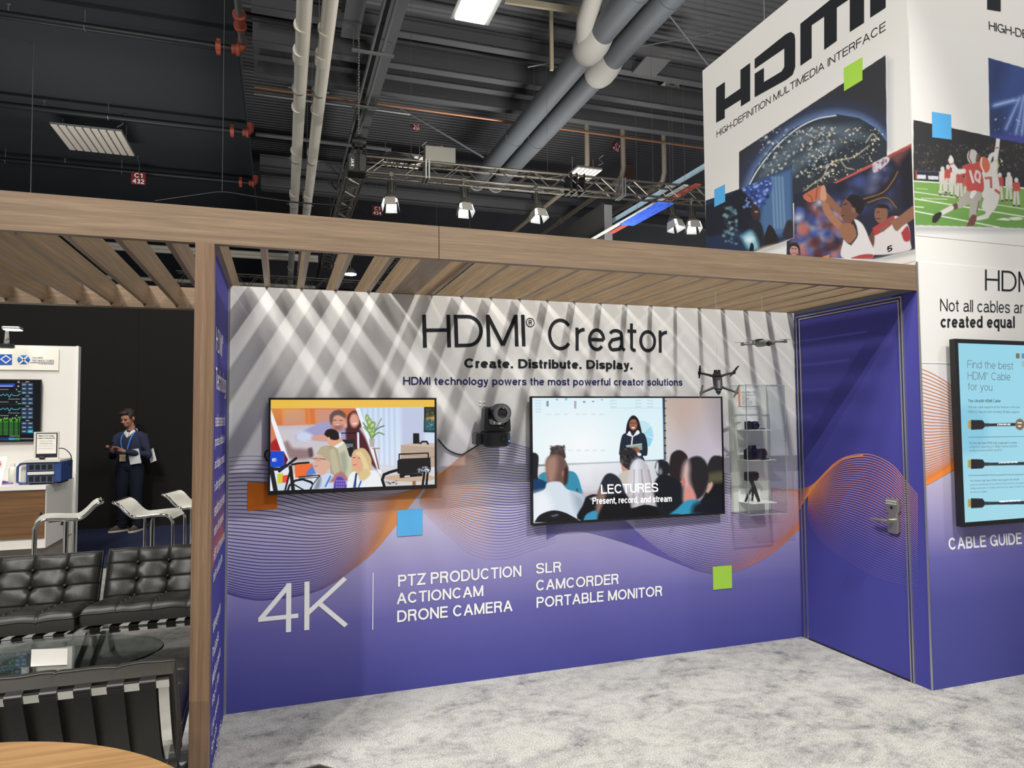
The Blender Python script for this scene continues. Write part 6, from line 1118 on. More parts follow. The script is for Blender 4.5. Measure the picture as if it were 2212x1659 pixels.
for s in (-1, 1):
    tube(bm, [(s*.07, .01, 1.44), (s*.13, .005, 1.425), sh[s], (sh[s]+el[s])/2, el[s], (el[s]+wr[s])/2, wr[s]], [.06, .07, .075, .068, .06, .05, .04], 14)
    ball(bm, el[s], .06, 12, 8)
ball(bm, (0, -.05, 1.33), (.15, .07, .12), 16, 10); ball(bm, (0, .03, 1.38), (.16, .07, .12), 16, 10)
for z in (.97, 1.02, 1.07): ball(bm, (.05, -.08, z), (.12, .035, .014), 12, 6)
remesh('sweater', bm, M_swe, man, .008, 3)
bm = NB()
for s in (-1, 1):
    tube(bm, [(s*.085, 0, .99), (s*.092, -.0, .86), (s*.098, -.012, .70), (s*.102, -.02, .52), (s*.106, .0, .34), (s*.11, .01, .14), (s*.112, .0, .055)], [.108, .112, .102, .084, .08, .076, .08], 16)
    for z, dx in ((.12, .02), (.18, -.015), (.48, .01), (.55, -.01), (.62, .02)): ball(bm, (s*.105+dx, -.035, z), (.06, .045, .012), 10, 6)
ball(bm, (0, 0, .96), (.165, .115, .09), 18, 12)
remesh('jeans', bm, M_jean, man, .009, 3)
bm = NB(); 
for a in range(0, 1): pass
ball(bm, hd((0, .022, 1.765)), (.083, .098, .085), 20, 14, Rh); ball(bm, hd((0, -.045, 1.815)), (.066, .05, .032), 16, 10, Rh); ball(bm, hd((.0, .06, 1.70)), (.07, .055, .07), 16, 10, Rh); 
for s in (-1, 1): ball(bm, hd((s*.068, -.015, 1.745)), (.014, .032, .042), 10, 8, Rh)
remesh('hair', bm, M_hair, man, .006, 3)
bm = NB()
for s in (-1, 1): tube(bm, [hd((s*.014, -.0945, 1.737)), hd((s*.034, -.0935, 1.742)), hd((s*.054, -.083, 1.737))], .0045, 6)
obj('eyebrow', bm, M_hair, man)
for s in (-1, 1): bm = NB(); ball(bm, hd((s*.032, -.0915, 1.722)), (.013, .004, .003), 10, 6, Rh); obj('eye', bm, M_black, man)
bm = NB(); tube(bm, cat([(-.075, .035, 1.515), (-.055, -.05, 1.49), (-.02, -.085, 1.44), (0, -.1, 1.40)], 5), 1, flat=((.5, .3, .8), .022, .006)); tube(bm, cat([(.075, .035, 1.515), (.055, -.05, 1.49), (.02, -.085, 1.44), (0, -.1, 1.40)], 5), 1, flat=((-.5, .3, .8), .022, .006)); tube(bm, [(0, -.085, 1.47), (0, -.115, 1.40)], [.03, .012], 8); obj('shirt_collar', bm, mat('white_shirt', (230, 228, 222), .7), man)
bm = NB(); tube(bm, cat([(.07, .02, 1.52), (.075, -.07, 1.46), (.06, -.13, 1.38), (.03, -.14, 1.26), (-.0, -.145, 1.15)], 5), 1, flat=((1, .2, 0), .010, .0015)); tube(bm, cat([(-.07, .02, 1.52), (-.07, -.07, 1.46), (-.075, -.13, 1.38), (-.06, -.14, 1.26), (-.005, -.147, 1.15)], 5), 1, flat=((1, -.2, 0), .010, .0015)); obj('lanyard', bm, mat('lanyard_blue', (74, 130, 214), .6), man)
bm = NB(); box(bm, (-.085, -.152, 1.05), (.005, -.148, 1.15)); obj('badge', bm, mat('badge_card', (222, 200, 166), .5), man)
for s, a in ((-1, -38), (1, -6)):
    bm = NB(); P = [(0, .085, .05), (0, .06, .055), (0, .0, .06), (0, -.07, .05), (0, -.14, .035), (0, -.175, .028)]; tube(bm, P, [.034, .042, .047, .048, .042, .022], 16)
    for v in bm.verts: v.co.z = max(v.co.z*.9, .012)
    rr = Matrix.Rotation(math.radians(a), 4, 'Z'); bmesh.ops.transform(bm, matrix=Matrix.Translation((s*.112, .0, 0)) @ rr, verts=bm.verts); sho = smooth_by_angle(obj('shoe', bm, mat('shoe_brown', (84, 74, 70), .8), man), 60)
    bm = NB(); prism(bm, [(x, y, 0) for x, y in [(.04, .095), (.046, 0), (.05, -.08), (.042, -.15), (.02, -.185), (-.02, -.185), (-.042, -.15), (-.05, -.08), (-.046, 0), (-.04, .095)]], (0, 0, .026)); bmesh.ops.transform(bm, matrix=Matrix.Translation((s*.112, .0, 0)) @ rr, verts=bm.verts); obj('sole', bm, mat('shoe_sole', (226, 218, 198), .6), sho)
    bm = NB()
    for k in range(4): y = -.015-.026*k; tube(bm, [(-.03, y, .088-.007*k), (0, y-.008, .104-.008*k), (.03, y, .088-.007*k)], .0055, 6)
    bmesh.ops.transform(bm, matrix=Matrix.Translation((s*.112, .0, 0)) @ rr, verts=bm.verts); obj('laces', bm, mat('lace_white', (230, 224, 208), .7), sho)
Mw = Matrix.Translation(man.location) @ man.rotation_euler.to_matrix().to_4x4()
bm = NB(); c_ = R_+Vector((.008, -.108, .085)); bbox(bm, c_, (.074, .009, .15), Euler((math.radians(-48), 0, math.radians(-8))).to_matrix()); bm.transform(Mw); tag(obj('smartphone', bm, M_black, bevel=.003), 'black smartphone held in both hands by the person', 'phone')
bm = NB(); bbox(bm, (.14, -.165, 1.12), (.15, .008, .22), Euler((math.radians(6), math.radians(-9), math.radians(12))).to_matrix()); bm.transform(Mw); tag(obj('paper_booklet', bm, M_wp), 'white booklet tucked behind the forearm of the person', 'booklet')
bm = NB(); bbox(bm, (.27, .10, 1.12), (.10, .008, .20), Euler((math.radians(-4), math.radians(-20), math.radians(-10))).to_matrix()); bm.transform(Mw); tag(obj('paper_booklet.001', bm, M_wp), 'white papers sticking out behind the elbow of the person', 'papers')
# ------------------------------------------------------------------ hall ceiling
M_ceil = mat('hall_deck', (92, 92, 94), .9, spec=.1); nt, b, N, L = nodes(M_ceil)
tc = N('ShaderNodeTexCoord'); wv = N('ShaderNodeTexWave'); wv.bands_direction = 'Y'; wv.inputs['Scale'].default_value = 1.7; L(tc.outputs['Object'], wv.inputs['Vector'])
bp = N('ShaderNodeBump'); bp.inputs['Strength'].default_value = .7; bp.inputs['Distance'].default_value = .06; L(wv.outputs['Fac'], bp.inputs['Height']); L(bp.outputs['Normal'], b.inputs['Normal'])
M_slab = mat('black_ceiling', (58, 61, 63), .95, spec=.05, bump=.3, bscale=6); M_st = mat('dark_steel', (84, 85, 87), .6, .1, spec=.3); M_pipe = mat('black_pipe', (34, 36, 38), .45, .3)
M_grv = mat('galvanised', (128, 129, 128), .4, .6); M_red = mat('red_coupling', (150, 70, 54), .5); M_duct = mat('duct_grey', (88, 92, 96), .6, .1); M_wrap = mat('duct_wrap', (160, 157, 150), .75)
M_cond = mat('white_pvc', (206, 200, 186), .3); M_trs = mat('truss_metal', (112, 107, 97), .35, .75); M_tblk = mat('truss_black', (30, 30, 31), .45, .3); M_cop = mat('copper_pipe', (140, 98, 74), .45, .5)
ZS = 8.0
bm = NB(); box(bm, (-24, -14, 10.5), (26, 44, 10.7)); struct(obj('ceiling', bm, M_ceil))
bm = NB(); box(bm, (-24, 4.2, ZS), (-.44, 32, ZS+.5)); struct(obj('ceiling_left', bm, M_slab))
bm = NB(); box(bm, (-24, 43.8, 0), (26, 44, 10.5)); struct(obj('wall_far', bm, mat('far_wall', (30, 30, 32), .95, spec=.05)))
def hang(o, pts, top=10.5):
    for q in pts: bm = NB(); cyl(bm, q, (q[0], q[1], top), .003, 5); obj('hanger_wire', bm, M_st, o, world=True)
GC = 'sprinkler pipes under the black ceiling'
# sprinkler mains with red grooved couplings
for k, (v, lab) in enumerate(((30, 'nearest black sprinkler pipe with red couplings under the black ceiling'), (225, 'black sprinkler pipe just above the louvred ceiling light'), (345, 'black sprinkler pipe passing behind the red sign with 432'))):
    zp = ZS-.28; y = on('z', zp, 0, v).y; t = thing('sprinkler_pipe', lab, 'pipe', (-5, y, zp), group=None)
    bm = NB(); cyl(bm, (-24, y, zp), (-.5, y, zp), .06, 14); smooth_by_angle(obj('pipe_run', bm, M_pipe, t, world=True))
    bm = NB(); tube(bm, [(-.5, y, zp), (-.4, y, zp), (-.35, y, zp+.05), (-.34, y, zp+.2)], .075, 14); cyl(bm, (-.43, y, zp), (-.38, y, zp), .10, 14); smooth_by_angle(obj('elbow', bm, M_red, t, world=True), 60)
    bm = NB(); cyl(bm, (-.74, y, zp), (-.66, y, zp), .09, 14); bbox(bm, (-.70, y, zp-.1), (.06, .06, .05)); bbox(bm, (-.70, y, zp+.1), (.06, .06, .05)); obj('coupling', bm, M_red, t, world=True)
    for x in (-2.6-k*.4, -4.6-k*.6, -7.2):
        bm = NB(); cyl(bm, (x, y, zp), (x, y, ZS), .008, 6); tube(bm, [(x, y, zp)]+[(x+.0, y+.066*math.cos(a), zp+.066*math.sin(a)) for a in (0, -1, -2, -3)], .008, 6); obj('hanger', bm, M_grv, t, world=True)
    bm = NB(); cyl(bm, (-3.6-k*.5, y, zp+.06), (-3.6-k*.5, y, zp+.16), .012, 8); lathe(bm, [(0, 0), (.03, .01), (.0, .02)], (-3.6-k*.5, y, zp+.16), n=10); obj('sprinkler_head', bm, M_grv, t, world=True)
    if k == 0:
        bm = NB(); cyl(bm, (-.34, y, zp+.1), (-.34, y-2.6, zp+.1), .055, 14); obj('riser', bm, M_grv, t, world=True)
        bm = NB(); cyl(bm, (-.34, y-.85, zp+.1), (-.34, y-.55, zp+.1), .075, 14); cyl(bm, (-.34, y-.60, zp+.1), (-.34, y-.54, zp+.1), .10, 14); cyl(bm, (-.34, y-.9, zp+.1), (-.34, y-.84, zp+.1), .10, 14); obj('coupling', bm, M_red, t, world=True)
# ceiling lights: louvred, three of them, and the bright one
def louvre_light(label, c, sx, sy, n, lit=0):
    t = thing('ceiling_light', label, 'ceiling light', c); x0, x1, y0, y1, z = c[0]-sx/2, c[0]+sx/2, c[1]-sy/2, c[1]+sy/2, c[2]
    bm = NB(); box(bm, (x0, y0, z+.02), (x1, y1, z+.06)); obj('housing', bm, M_grv, t, world=True)
    w_ = sx/n
    for k in range(n):
        if k in (n//3, 2*n//3): pass
        bm = NB(); box(bm, (x0+k*w_+.018, y0+.01, z), (x0+(k+1)*w_-.014, y1-.01, z+.02)); obj('louvre', bm, mat('louvre_metal', (214, 206, 194), .5, .0), t, world=True)
    for x in (x0+.05, x1-.05): bm = NB(); cyl(bm, (x, c[1], z+.1), (x, c[1], z+.42 if z+.42 < 10.4 else 10.4), .008, 6); obj('hanger', bm, M_grv, t, world=True)
    bm = NB(); tube(bm, cat([(x1-.1, y0+.05, z+.12), (x1+.02, y0, z+.2), (x1-.05, y0+.1, z+.3), (x1+.05, y0+.05, z+.4)], 5), .01, 6); obj('flex_cord', bm, M_grv, t, world=True)
    return t
louvre_light('unlit louvred metal light hanging under the black ceiling at left', (-3.46, 12.1, 7.55), 1.28, 1.36, 9)
louvre_light('small louvred light seen behind the truss left of the silver box', (2.98, 11.6, 7.66), .9, .8, 7)
louvre_light('pale louvred light just above the truss on the right', (7.33, 11.0, 7.6), .66, .85, 6)
bl = thing('high_bay_light', 'glaring white high bay light at the top of the photo', 'ceiling light', (3.13, 5.72, 8.0))
bm = NB(); prism(bm, [(2.82, 5.2, 8.02), (3.46, 5.2, 8.02), (3.36, 5.2, 8.16), (2.92, 5.2, 8.16)], (0, .98, 0)); obj('housing', bm, M_grv, bl, world=True)
bm = NB(); box(bm, (2.9, 5.24, 8.0), (3.38, 6.14, 8.02)); obj('glowing_panel', bm, mat('lamp_panel', (255, 250, 238), .4, emit=40), bl, world=True)
bm = NB(); cyl(bm, (3.14, 5.4, 8.16), (3.14, 5.4, 10.5), .01, 6); cyl(bm, (3.14, 6.0, 8.16), (3.14, 6.0, 10.5), .01, 6); obj('hanger', bm, M_grv, bl, world=True)
# hall signs
def hall_sign(label, plane, c, w_, s2, face=M_red, rot=0):
    q = on(*plane, *c); t = thing('hall_sign', label, 'sign', q); h_ = w_*1.0; R3 = Matrix.Rotation(rot, 3, 'Y')
    bm = NB(); box(bm, (-w_/2, 0, -h_/2), (w_/2, .012, h_/2)); bm.transform(R3.to_4x4()); obj('sign_plate', bm, mat('sign_red', (116, 26, 30), .6), t)
    for s, z0, f in (('C1', .04, .56), (s2, -.42, .8)):
        X = R3 @ Vector((w_*f, 0, 0)); Zv = R3 @ Vector((0, 0, h_*.36)); o0 = q+R3 @ Vector((-w_*f/2, -.004, h_*z0)); text('sign_lettering', s, o0, X, Zv, M_pw, t, .17)
    bm = NB(); tube(bm, cat([(0, .01, h_/2), (.02, .01, h_), (-.03, .01, h_*1.6), (0, .01, (8.0 if q.x < -.4 else 10.5)-q.z)], 5), .006, 5); obj('hang_wire', bm, M_grv, t)
hall_sign('red hall sign reading 432 under the black ceiling at left', ('y', 14, )[:2], (299, 385), .31, '432')
hall_sign('dim red hall sign reading 431 above the silver box', ('y', 16), (899, 274), .24, '431')
hall_sign('tilted red hall sign reading 430 at upper right behind the copper pipe', ('y', 15), (1332, 318), .29, '430', rot=math.radians(28))
# deck beams running across, with flanges
def ibeam(name, label, p0, p1, h_, w_, M):
    p0, p1 = Vector(p0), Vector(p1); d = (p1-p0).normalized(); s = Vector((d.y, -d.x, 0)).normalized() if abs(d.z) < .9 else Vector((1, 0, 0)); u = Vector((0, 0, 1)); bm = NB()
    for a, b_, c_, e_ in ((-w_/2, w_/2, 0, .025), (-w_/2, w_/2, h_-.025, h_), (-.012, .012, .025, h_-.025)): prism(bm, [p0+s*x+u*z for x, z in ((a, c_), (b_, c_), (b_, e_), (a, e_))], p1-p0)
    return tag(obj(name, bm, M), label, 'beam')
for v, hh, zz, lab in ((115, .35, 9.7, 'nearest dark roof beam crossing under the bright ceiling light'), (181, .5, 9.4, 'second dark roof beam crossing behind the white pipes'), (241, .55, 9.3, 'deep dark roof beam just above the copper pipe'), (205, .3, 9.5, 'thin dark roof beam between the two deep beams')):
    y = on('z', zz, 1100, v).y; ibeam('roof_beam', lab, (-.3, y, zz), (16, y, zz), hh, .22, M_st)
for v, zz, lab in ((440, 8.6, 'far dark roof beam low behind the spot lamps'), (400, 8.8, 'far dark roof beam hidden partly by the truss')):
    y = on('z', zz, 900, v).y; ibeam('roof_beam', lab, (-.3, y, zz), (24, y, zz), .4, .3, M_st)
x = on('z', 9.0, 852, 0).x; ibeam('roof_beam', 'sloping grey roof beam running away beside the twin thin pipes', (x+.1, 2, 9.0), (x+.1, 40, 9.0), .35, .3, M_st)
x = on('z', 9.0, 775, 0).x; ibeam('roof_beam', 'dark box-like roof beam left of the twin thin pipes', (x, 2, 9.2), (x, 9.4, 9.2), .5, .35, M_st)
for u, v in ((640, 203), ):
    y = on('z', 9.1, 1100, 263).y; bm = NB(); cyl(bm, (-.3, y, 9.1), (16, y, 9.1), .03, 10); tag(obj('copper_pipe', bm, M_cop), 'long thin copper pipe crossing under the roof beams', 'pipe')
y = on('z', 8.9, 640, 215).y; bm = NB(); cyl(bm, (-.3, y, 8.9), (3.2, y, 8.9), .028, 8); tag(obj('conduit', bm, M_grv), 'thin steel conduit just below the copper pipe near the white pipes', 'pipe')
y = on('z', 8.4, 640, 300).y; bm = NB(); cyl(bm, (-.3, y, 8.4), (2.9, y, 8.4), .05, 8); tag(obj('conduit', bm, M_st), 'dark conduit crossing behind the lower white pipes', 'pipe')
# two thin pipes on trapeze bars
xa = on('z', 8.8, 822, 0).x+.06
for dx, lab in ((0, 'left of the twin thin steel pipes running away under the roof'), (.2, 'right of the twin thin steel pipes running away under the roof')):
    bm = NB(); cyl(bm, (xa+dx, 2, 8.8), (xa+dx, 34, 8.8), .03, 10); tag(obj('steel_pipe', bm, M_grv), lab, 'pipe')
for (u0, v0, u1, lab) in ((760, 108, 851, 'nearer steel trapeze bar carrying the twin thin pipes'), (768, 229, 814, 'farther steel trapeze bar carrying the twin thin pipes')):
    q0 = on('z', 8.74, u0, v0); q1 = on('y', q0.y, u1, v0+12); bm = NB(); box(bm, (q0.x, q0.y-.03, 8.72), (q1.x, q0.y+.03, 8.768)); t = tag(obj('trapeze_bar', bm, M_grv), lab, 'bar')
    bm = NB(); cyl(bm, (q1.x-.03, q0.y, 8.74), (q1.x-.03, q0.y, 10.5), .008, 6); cyl(bm, (q0.x+.03, q0.y, 8.74), (q0.x+.03, q0.y, 10.5), .008, 6); obj('hanger_rod', bm, M_grv, t)
# pair of white pipes
for (u, lab) in ((655, 'left of the two white drain pipes running away under the roof'), (711, 'right of the two white drain pipes running away under the roof')):
    q = on('z', 7.2, u, 0); t = thing('white_pipe', lab, 'pipe', (q.x, 8, 7.2)); X0 = q.x; xe = X0+.16
    def px(y): return X0+(xe-X0)*max(0, (y-6)/26)
    bm = NB(); cyl(bm, (X0, 1.5, 7.2), (px(32), 32, 7.2), .105, 20); smooth_by_angle(obj('pipe_run', bm, M_cond, t, world=True))
    for k, y in enumerate((5.6, 6.3, 8.3, 10.4, 13.2, 17, 22)):
        bm = NB(); cyl(bm, (px(y), y, 7.2), (px(y), y+(.28 if k % 3 == 1 else .04), 7.2), .113, 20); smooth_by_angle(obj('joint', bm, M_cond, t, world=True))
    for y in (7.6, 10.9, 14.2, 18.5):
        bm = NB(); lathe(bm, [(.108, -.015), (.116, -.015), (.116, .015), (.108, .015)], (px(y), y, 7.2), (0, 1, 0), 20); cyl(bm, (px(y)-.12, y, 7.2), (px(y)-.17, y, 7.2), .015, 6); cyl(bm, (px(y)+.12, y, 7.2), (px(y)+.17, y, 7.2), .015, 6); cyl(bm, (px(y), y, 7.3), (px(y), y, 10.5), .008, 6); obj('clamp', bm, M_grv, t, world=True)
# big round ducts with white wraps
for (x, yw, lab) in ((5.77, 7.0, 'left big round grey duct with a white wrapped joint'), (6.36, 7.75, 'right big round grey duct with a white wrapped joint')):
    t = thing('round_duct', lab, 'duct', (x, 8, 8.6)); r = .235
    bm = NB(); cyl(bm, (x, 2, 8.6), (x, 15.2, 8.6), r, 28); smooth_by_angle(obj('duct_run', bm, M_duct, t, world=True))
    bm = NB(); tube(bm, [(x, yw-.32, 8.6), (x-.01, yw-.25, 8.6), (x-.03, yw-.05, 8.58), (x-.03, yw+.18, 8.57), (x, yw+.36, 8.59), (x, yw+.42, 8.6)], [r+.01, r+.03, r+.075, r+.08, r+.05, r+.01], 26); 
    if x < 6: tube(bm, [(x-.18, yw+.0, 8.62), (x-.32, yw-.35, 8.75), (x-.36, yw-.8, 9.0), (x-.36, yw-1.1, 9.5), (x-.36, yw-1.2, 10.4)], [.2, .19, .17, .16, .16], 18)
    smooth_by_angle(obj('white_wrap', bm, M_wrap, t, world=True), 60)
    for y in (5.4, 11.6, 15.1): bm = NB(); lathe(bm, [(r, -.03), (r+.012, -.03), (r+.012, .03), (r, .03)], (x, y, 8.6), (0, 1, 0), 28); smooth_by_angle(obj('duct_band', bm, M_wrap if y == 15.1 else M_duct, t, world=True))
    bm = NB()
    for y in (6.2, 10.2, 14): cyl(bm, (x, y, 8.8), (x, y, 10.5), .008, 6)
    obj('hanger', bm, M_grv, t, world=True)
# odds and ends under the deck
q = [on('z', 9.6, *p_) for p_ in ((1397, 122), (1449, 130), (1415, 166), (1365, 159))]; bm = NB(); prism(bm, q, (0, 0, .04)); tag(obj('acoustic_board', bm, mat('panel_grey', (84, 84, 84), .7)), 'flat grey square panel hanging under the roof right of the ducts', 'panel')
q0 = on('y', 11, 1437, 176); q1 = on('y', 11, 1468, 197); t = thing('equipment_box', 'white equipment box with black lettering on a roof beam at upper right', 'box', (q0.x, 11, q1.z))
bm = NB(); box(bm, (q0.x, 11, q1.z), (q1.x, 11.7, q0.z)); obj('housing', bm, M_cond, t, world=True)
text('box_lettering', 'USA', (q0.x+(q1.x-q0.x)*.7, 10.996, q1.z+.02), ((q1.x-q0.x)*.25, 0, 0), (0, 0, .06), M_ink, t, .2)
bm = NB(); box(bm, (q0.x+.14, 10.99, q1.z+.12), (q0.x+.27, 11.0, q1.z+.16)); obj('handle_slot', bm, M_cop, t, world=True); hang(t, [(q0.x+.1, 11.3, q0.z)])
bm = NB(); prism(bm, [(q0.x+.03, 10.996, q1.z+.03), (q0.x+.12, 10.996, q1.z+.03), (q0.x+.10, 10.996, q1.z+.06), (q0.x+.06, 10.996, q1.z+.08)], (0, .002, 0)); obj('printed_mark', bm, M_ink, t, world=True)
y = on('z', 9.0, 1100, 140).y-.3
for a, b_, lab in (((1190, 15), (1193, 152), 'left vertical timber strut below the ceiling right of the bright light'), ((1180, 55), (1178, 155), 'right')):
    q0, q1 = on('y', 8.2, *a), on('y', 8.2, *b_); 
    if lab != 'right': bm = NB(); box(bm, (q0.x-.035, 8.17, q1.z), (q0.x+.035, 8.23, q0.z)); tag(obj('timber_strut', bm, mat('timber', (150, 142, 120), .7)), 'pale upright timber strut right of the bright ceiling light', 'strut')
q0, q1 = on('z', 9.6, 1090, 0), on('z', 9.6, 1285, 28); bm = NB(); tube(bm, [q0, q1], 1, flat=((0, 0, 1), .06, .03)); tag(obj('timber_strut.001', bm, mat('timber', (150, 142, 120), .7)), 'long pale timber crossing the top edge between the bright light and ducts', 'strut')
q0 = on('y', 9.4, 1303, 160); bm = NB(); box(bm, (q0.x-.03, 9.36, q0.z-.28), (q0.x+.05, 9.44, q0.z+.0)); hang(tag(obj('timber_block', bm, mat('timber_warm', (166, 128, 92), .7)), 'small brown timber block hanging below the right duct wrap', 'block'), [(q0.x, 9.4, q0.z)])
def rod(name, label, a, b_, ax1, v1, ax2, v2, r, M):
    bm = NB(); cyl(bm, on(ax1, v1, *a), on(ax2, v2, *b_), r, 8); return tag(obj(name, bm, M), label, 'rod')
rod('brace_rod', 'diagonal brace rod crossing above the white sign tower', (1420, 0), (1530, 140), 'z', 9.8, 'z', 8.9, .018, M_grv)
rod('brace_rod', 'thin brace rod slanting across the ducts toward the sign tower', (1140, 145), (1560, 68), 'y', 9.0, 'y', 8.4, .014, M_grv)
rod('brace_rod', 'diagonal brace rod slanting down behind the silver truss box', (862, 232), (1045, 340), 'y', 13.0, 'y', 13.4, .03, M_st)
# ------------------------------------------------------------------ lighting truss in front
def truss(label, A, B, n, h_=.30, Mt=M_trs, name='lighting_truss', plates=()):
    A, B = Vector(A), Vector(B); d = (B-A).normalized(); s = d.cross(Vector((0, 0, 1))).normalized(); u = Vector((0, 0, 1)); t = thing(name, label, 'truss', A)
    Ln = (B-A).length; r = .024
    for i, j in ((-1, 0), (1, 0), (-1, 1), (1, 1)):
        o = A+s*(i*h_/2)+u*(j*h_); bm = NB(); cyl(bm, o, o+d*Ln, r, 10); smooth_by_angle(obj('chord', bm, Mt, t, world=True))
    for nm, c0, cu in (('lattice', -1, u), ('lattice', 1, u), ('lattice', 0, s), ('lattice', 2, s)):
        bm = NB(); off = A+(s*(c0*h_/2) if c0 in (-1, 1) and cu is u else u*(h_ if c0 == 2 else 0)-s*h_/2); off = A+s*(c0*h_/2) if cu is u else off
        P = [off+d*(Ln*k/n)+cu*(h_*(k % 2)) for k in range(n+1)]
        for a, b_ in zip(P, P[1:]): cyl(bm, a, b_, .011, 6)
        obj(nm, bm, Mt, t, world=True)
    for f, w_, M in plates:
        c = A+d*Ln*f+u*h_/2; bm = NB()
        rot = Matrix((d, s, u)).transposed()
        bm.free()
        for q in (-1, 1): bm = NB(); bbox(bm, c+d*(q*w_/2), (.03, h_+.08, h_+.08), rot); obj('splice_plate', bm, M, t, world=True)
    hang(t, [A+d*Ln*k+u*h_ for k in (.12, .5, .88)] if name != 'side_truss' else [A+d*Ln*.8+u*h_])
    return t, A, d, s, u, Ln
a, b_ = on('z', 6.32, 788, 377), on('z', 6.32, 1527, 439.5)
TR, tA, td, ts_, tu, tL = truss('long silver lighting truss with hanging spot lamps above the pergola', a, b_, 20, plates=((.16, .06, M_grv), (.57, .12, M_tblk), (.58, .3, M_tblk), (.72, .06, M_grv)))
rotT = Matrix((td, ts_, tu)).transposed()
bm = NB(); bbox(bm, tA-td*.15+tu*.15, (.34, .36, .36), rotT); cb = obj('corner_block', bm, M_tblk, TR, world=True, bevel=.02)
bm = NB()
for q in (-.11, .09): prism(bm, [tA-td*.15+tu*(.15+z)+td*(q+x)+ts_*.19 for x, z in ((-.04, -.16), (.04, -.16), (.07, -.1), (.07, .1), (.04, .16), (-.04, .16), (-.05, .1), (-.05, -.1))], ts_*.02)
obj('block_plate', bm, mat('block_plate', (58, 58, 56), .4, .3), cb, world=True)
text('block_lettering', 'JAX', tA-td*.27+ts_*.214+tu*.22, tu*-.16, td*.06, M_pw, cb, .18)
b2 = tA-td*.15+Vector((.0, .2, -.02)); truss('dark ladder-like truss running away from the left corner of the lighting truss', b2, b2+Vector((0, 9, 0)), 22, .30, M_trs, 'side_truss')
# chain hoist above the corner
hx = tA-td*.12; ho = thing('chain_hoist', 'black chain hoist with chain above the left end of the lighting truss', 'hoist', hx+Vector((0, 0, .5)))
bm = NB(); tube(bm, [hx+td*-.12+tu*.62, hx+td*.0+tu*.62, hx+td*.14+tu*.62], [.09, .12, .09], 14); bbox(bm, hx+tu*.62, (.16, .16, .24), rotT); smooth_by_angle(obj('hoist_motor', bm, M_tblk, ho, world=True))
bm = NB(); cyl(bm, hx+tu*.5, hx+tu*.34, .03, 8); cyl(bm, hx+td*.12+tu*.5, hx+td*.2+tu*.3, .02, 8); cyl(bm, hx-td*.1+tu*.5, hx-td*.2+tu*.3, .02, 8); obj('hook_sling', bm, M_tblk, ho, world=True)
bm = NB()
for k in range(38): lathe(bm, [(.012, 0), (.018, .012), (.018, .03), (.012, .042)], hx+tu*(.72+k*.055)+Vector((.006*(k % 2), 0, 0)), n=6)
o = obj('chain', bm, M_grv, ho, world=True)
# silver distribution box and cable coil on the truss
q0, q1 = on('y', tA.y-.15, 919, 325), on('y', tA.y-.15, 978, 361); zt_ = 6.32+.30+.024
db_ = thing('power_box', 'silver metal power box standing on the lighting truss', 'box', (q0.x, tA.y, zt_)); hh = .30
f0 = (q0.x-tA.x)/td.x; c = tA+td*(f0+.29)+tu*(.324+hh/2)
bm = NB(); bbox(bm, c, (.60, .34, hh), rotT); obj('box_shell', bm, mat('box_silver', (122, 120, 112), .5, .3), db_, world=True, bevel=.012)
bm = NB(); lathe(bm, [(0, 0), (.05, 0), (.055, .02), (.03, .05), (.03, .07), (0, .07)], c+td*.05+tu*(hh/2), n=12); obj('beacon', bm, mat('beacon_red', (206, 80, 60), .4), db_, world=True)
bm = NB(); tube(bm, cat([c-td*.2+tu*.15, c-td*.1+tu*.22, c+td*.03+tu*.24, c+td*.18+tu*.2, c+td*.2+tu*.12], 6), .008, 6); tube(bm, cat([c-td*.26+tu*.1, c-td*.34+tu*.0, c-td*.45-tu*.12], 6), .008, 6); obj('box_cable', bm, M_black, db_, world=True)
bm = NB()
for k in range(9):
    o0 = tA+td*(.62+.0*k)+tu*(.345+.012*k)
    P = [o0+td*((.42-.02*k)*math.cos(a))+ts_*((.14-.006*k)*math.sin(a))+tu*(.012*math.sin(a*3+k)) for a in np.linspace(0, 2*PI, 26)[:-1]]; tube(bm, P, .013, 6, closed=True)
tag(obj('cable_coil', bm, M_black), 'coil of black cables lying on the left end of the lighting truss', 'cable')
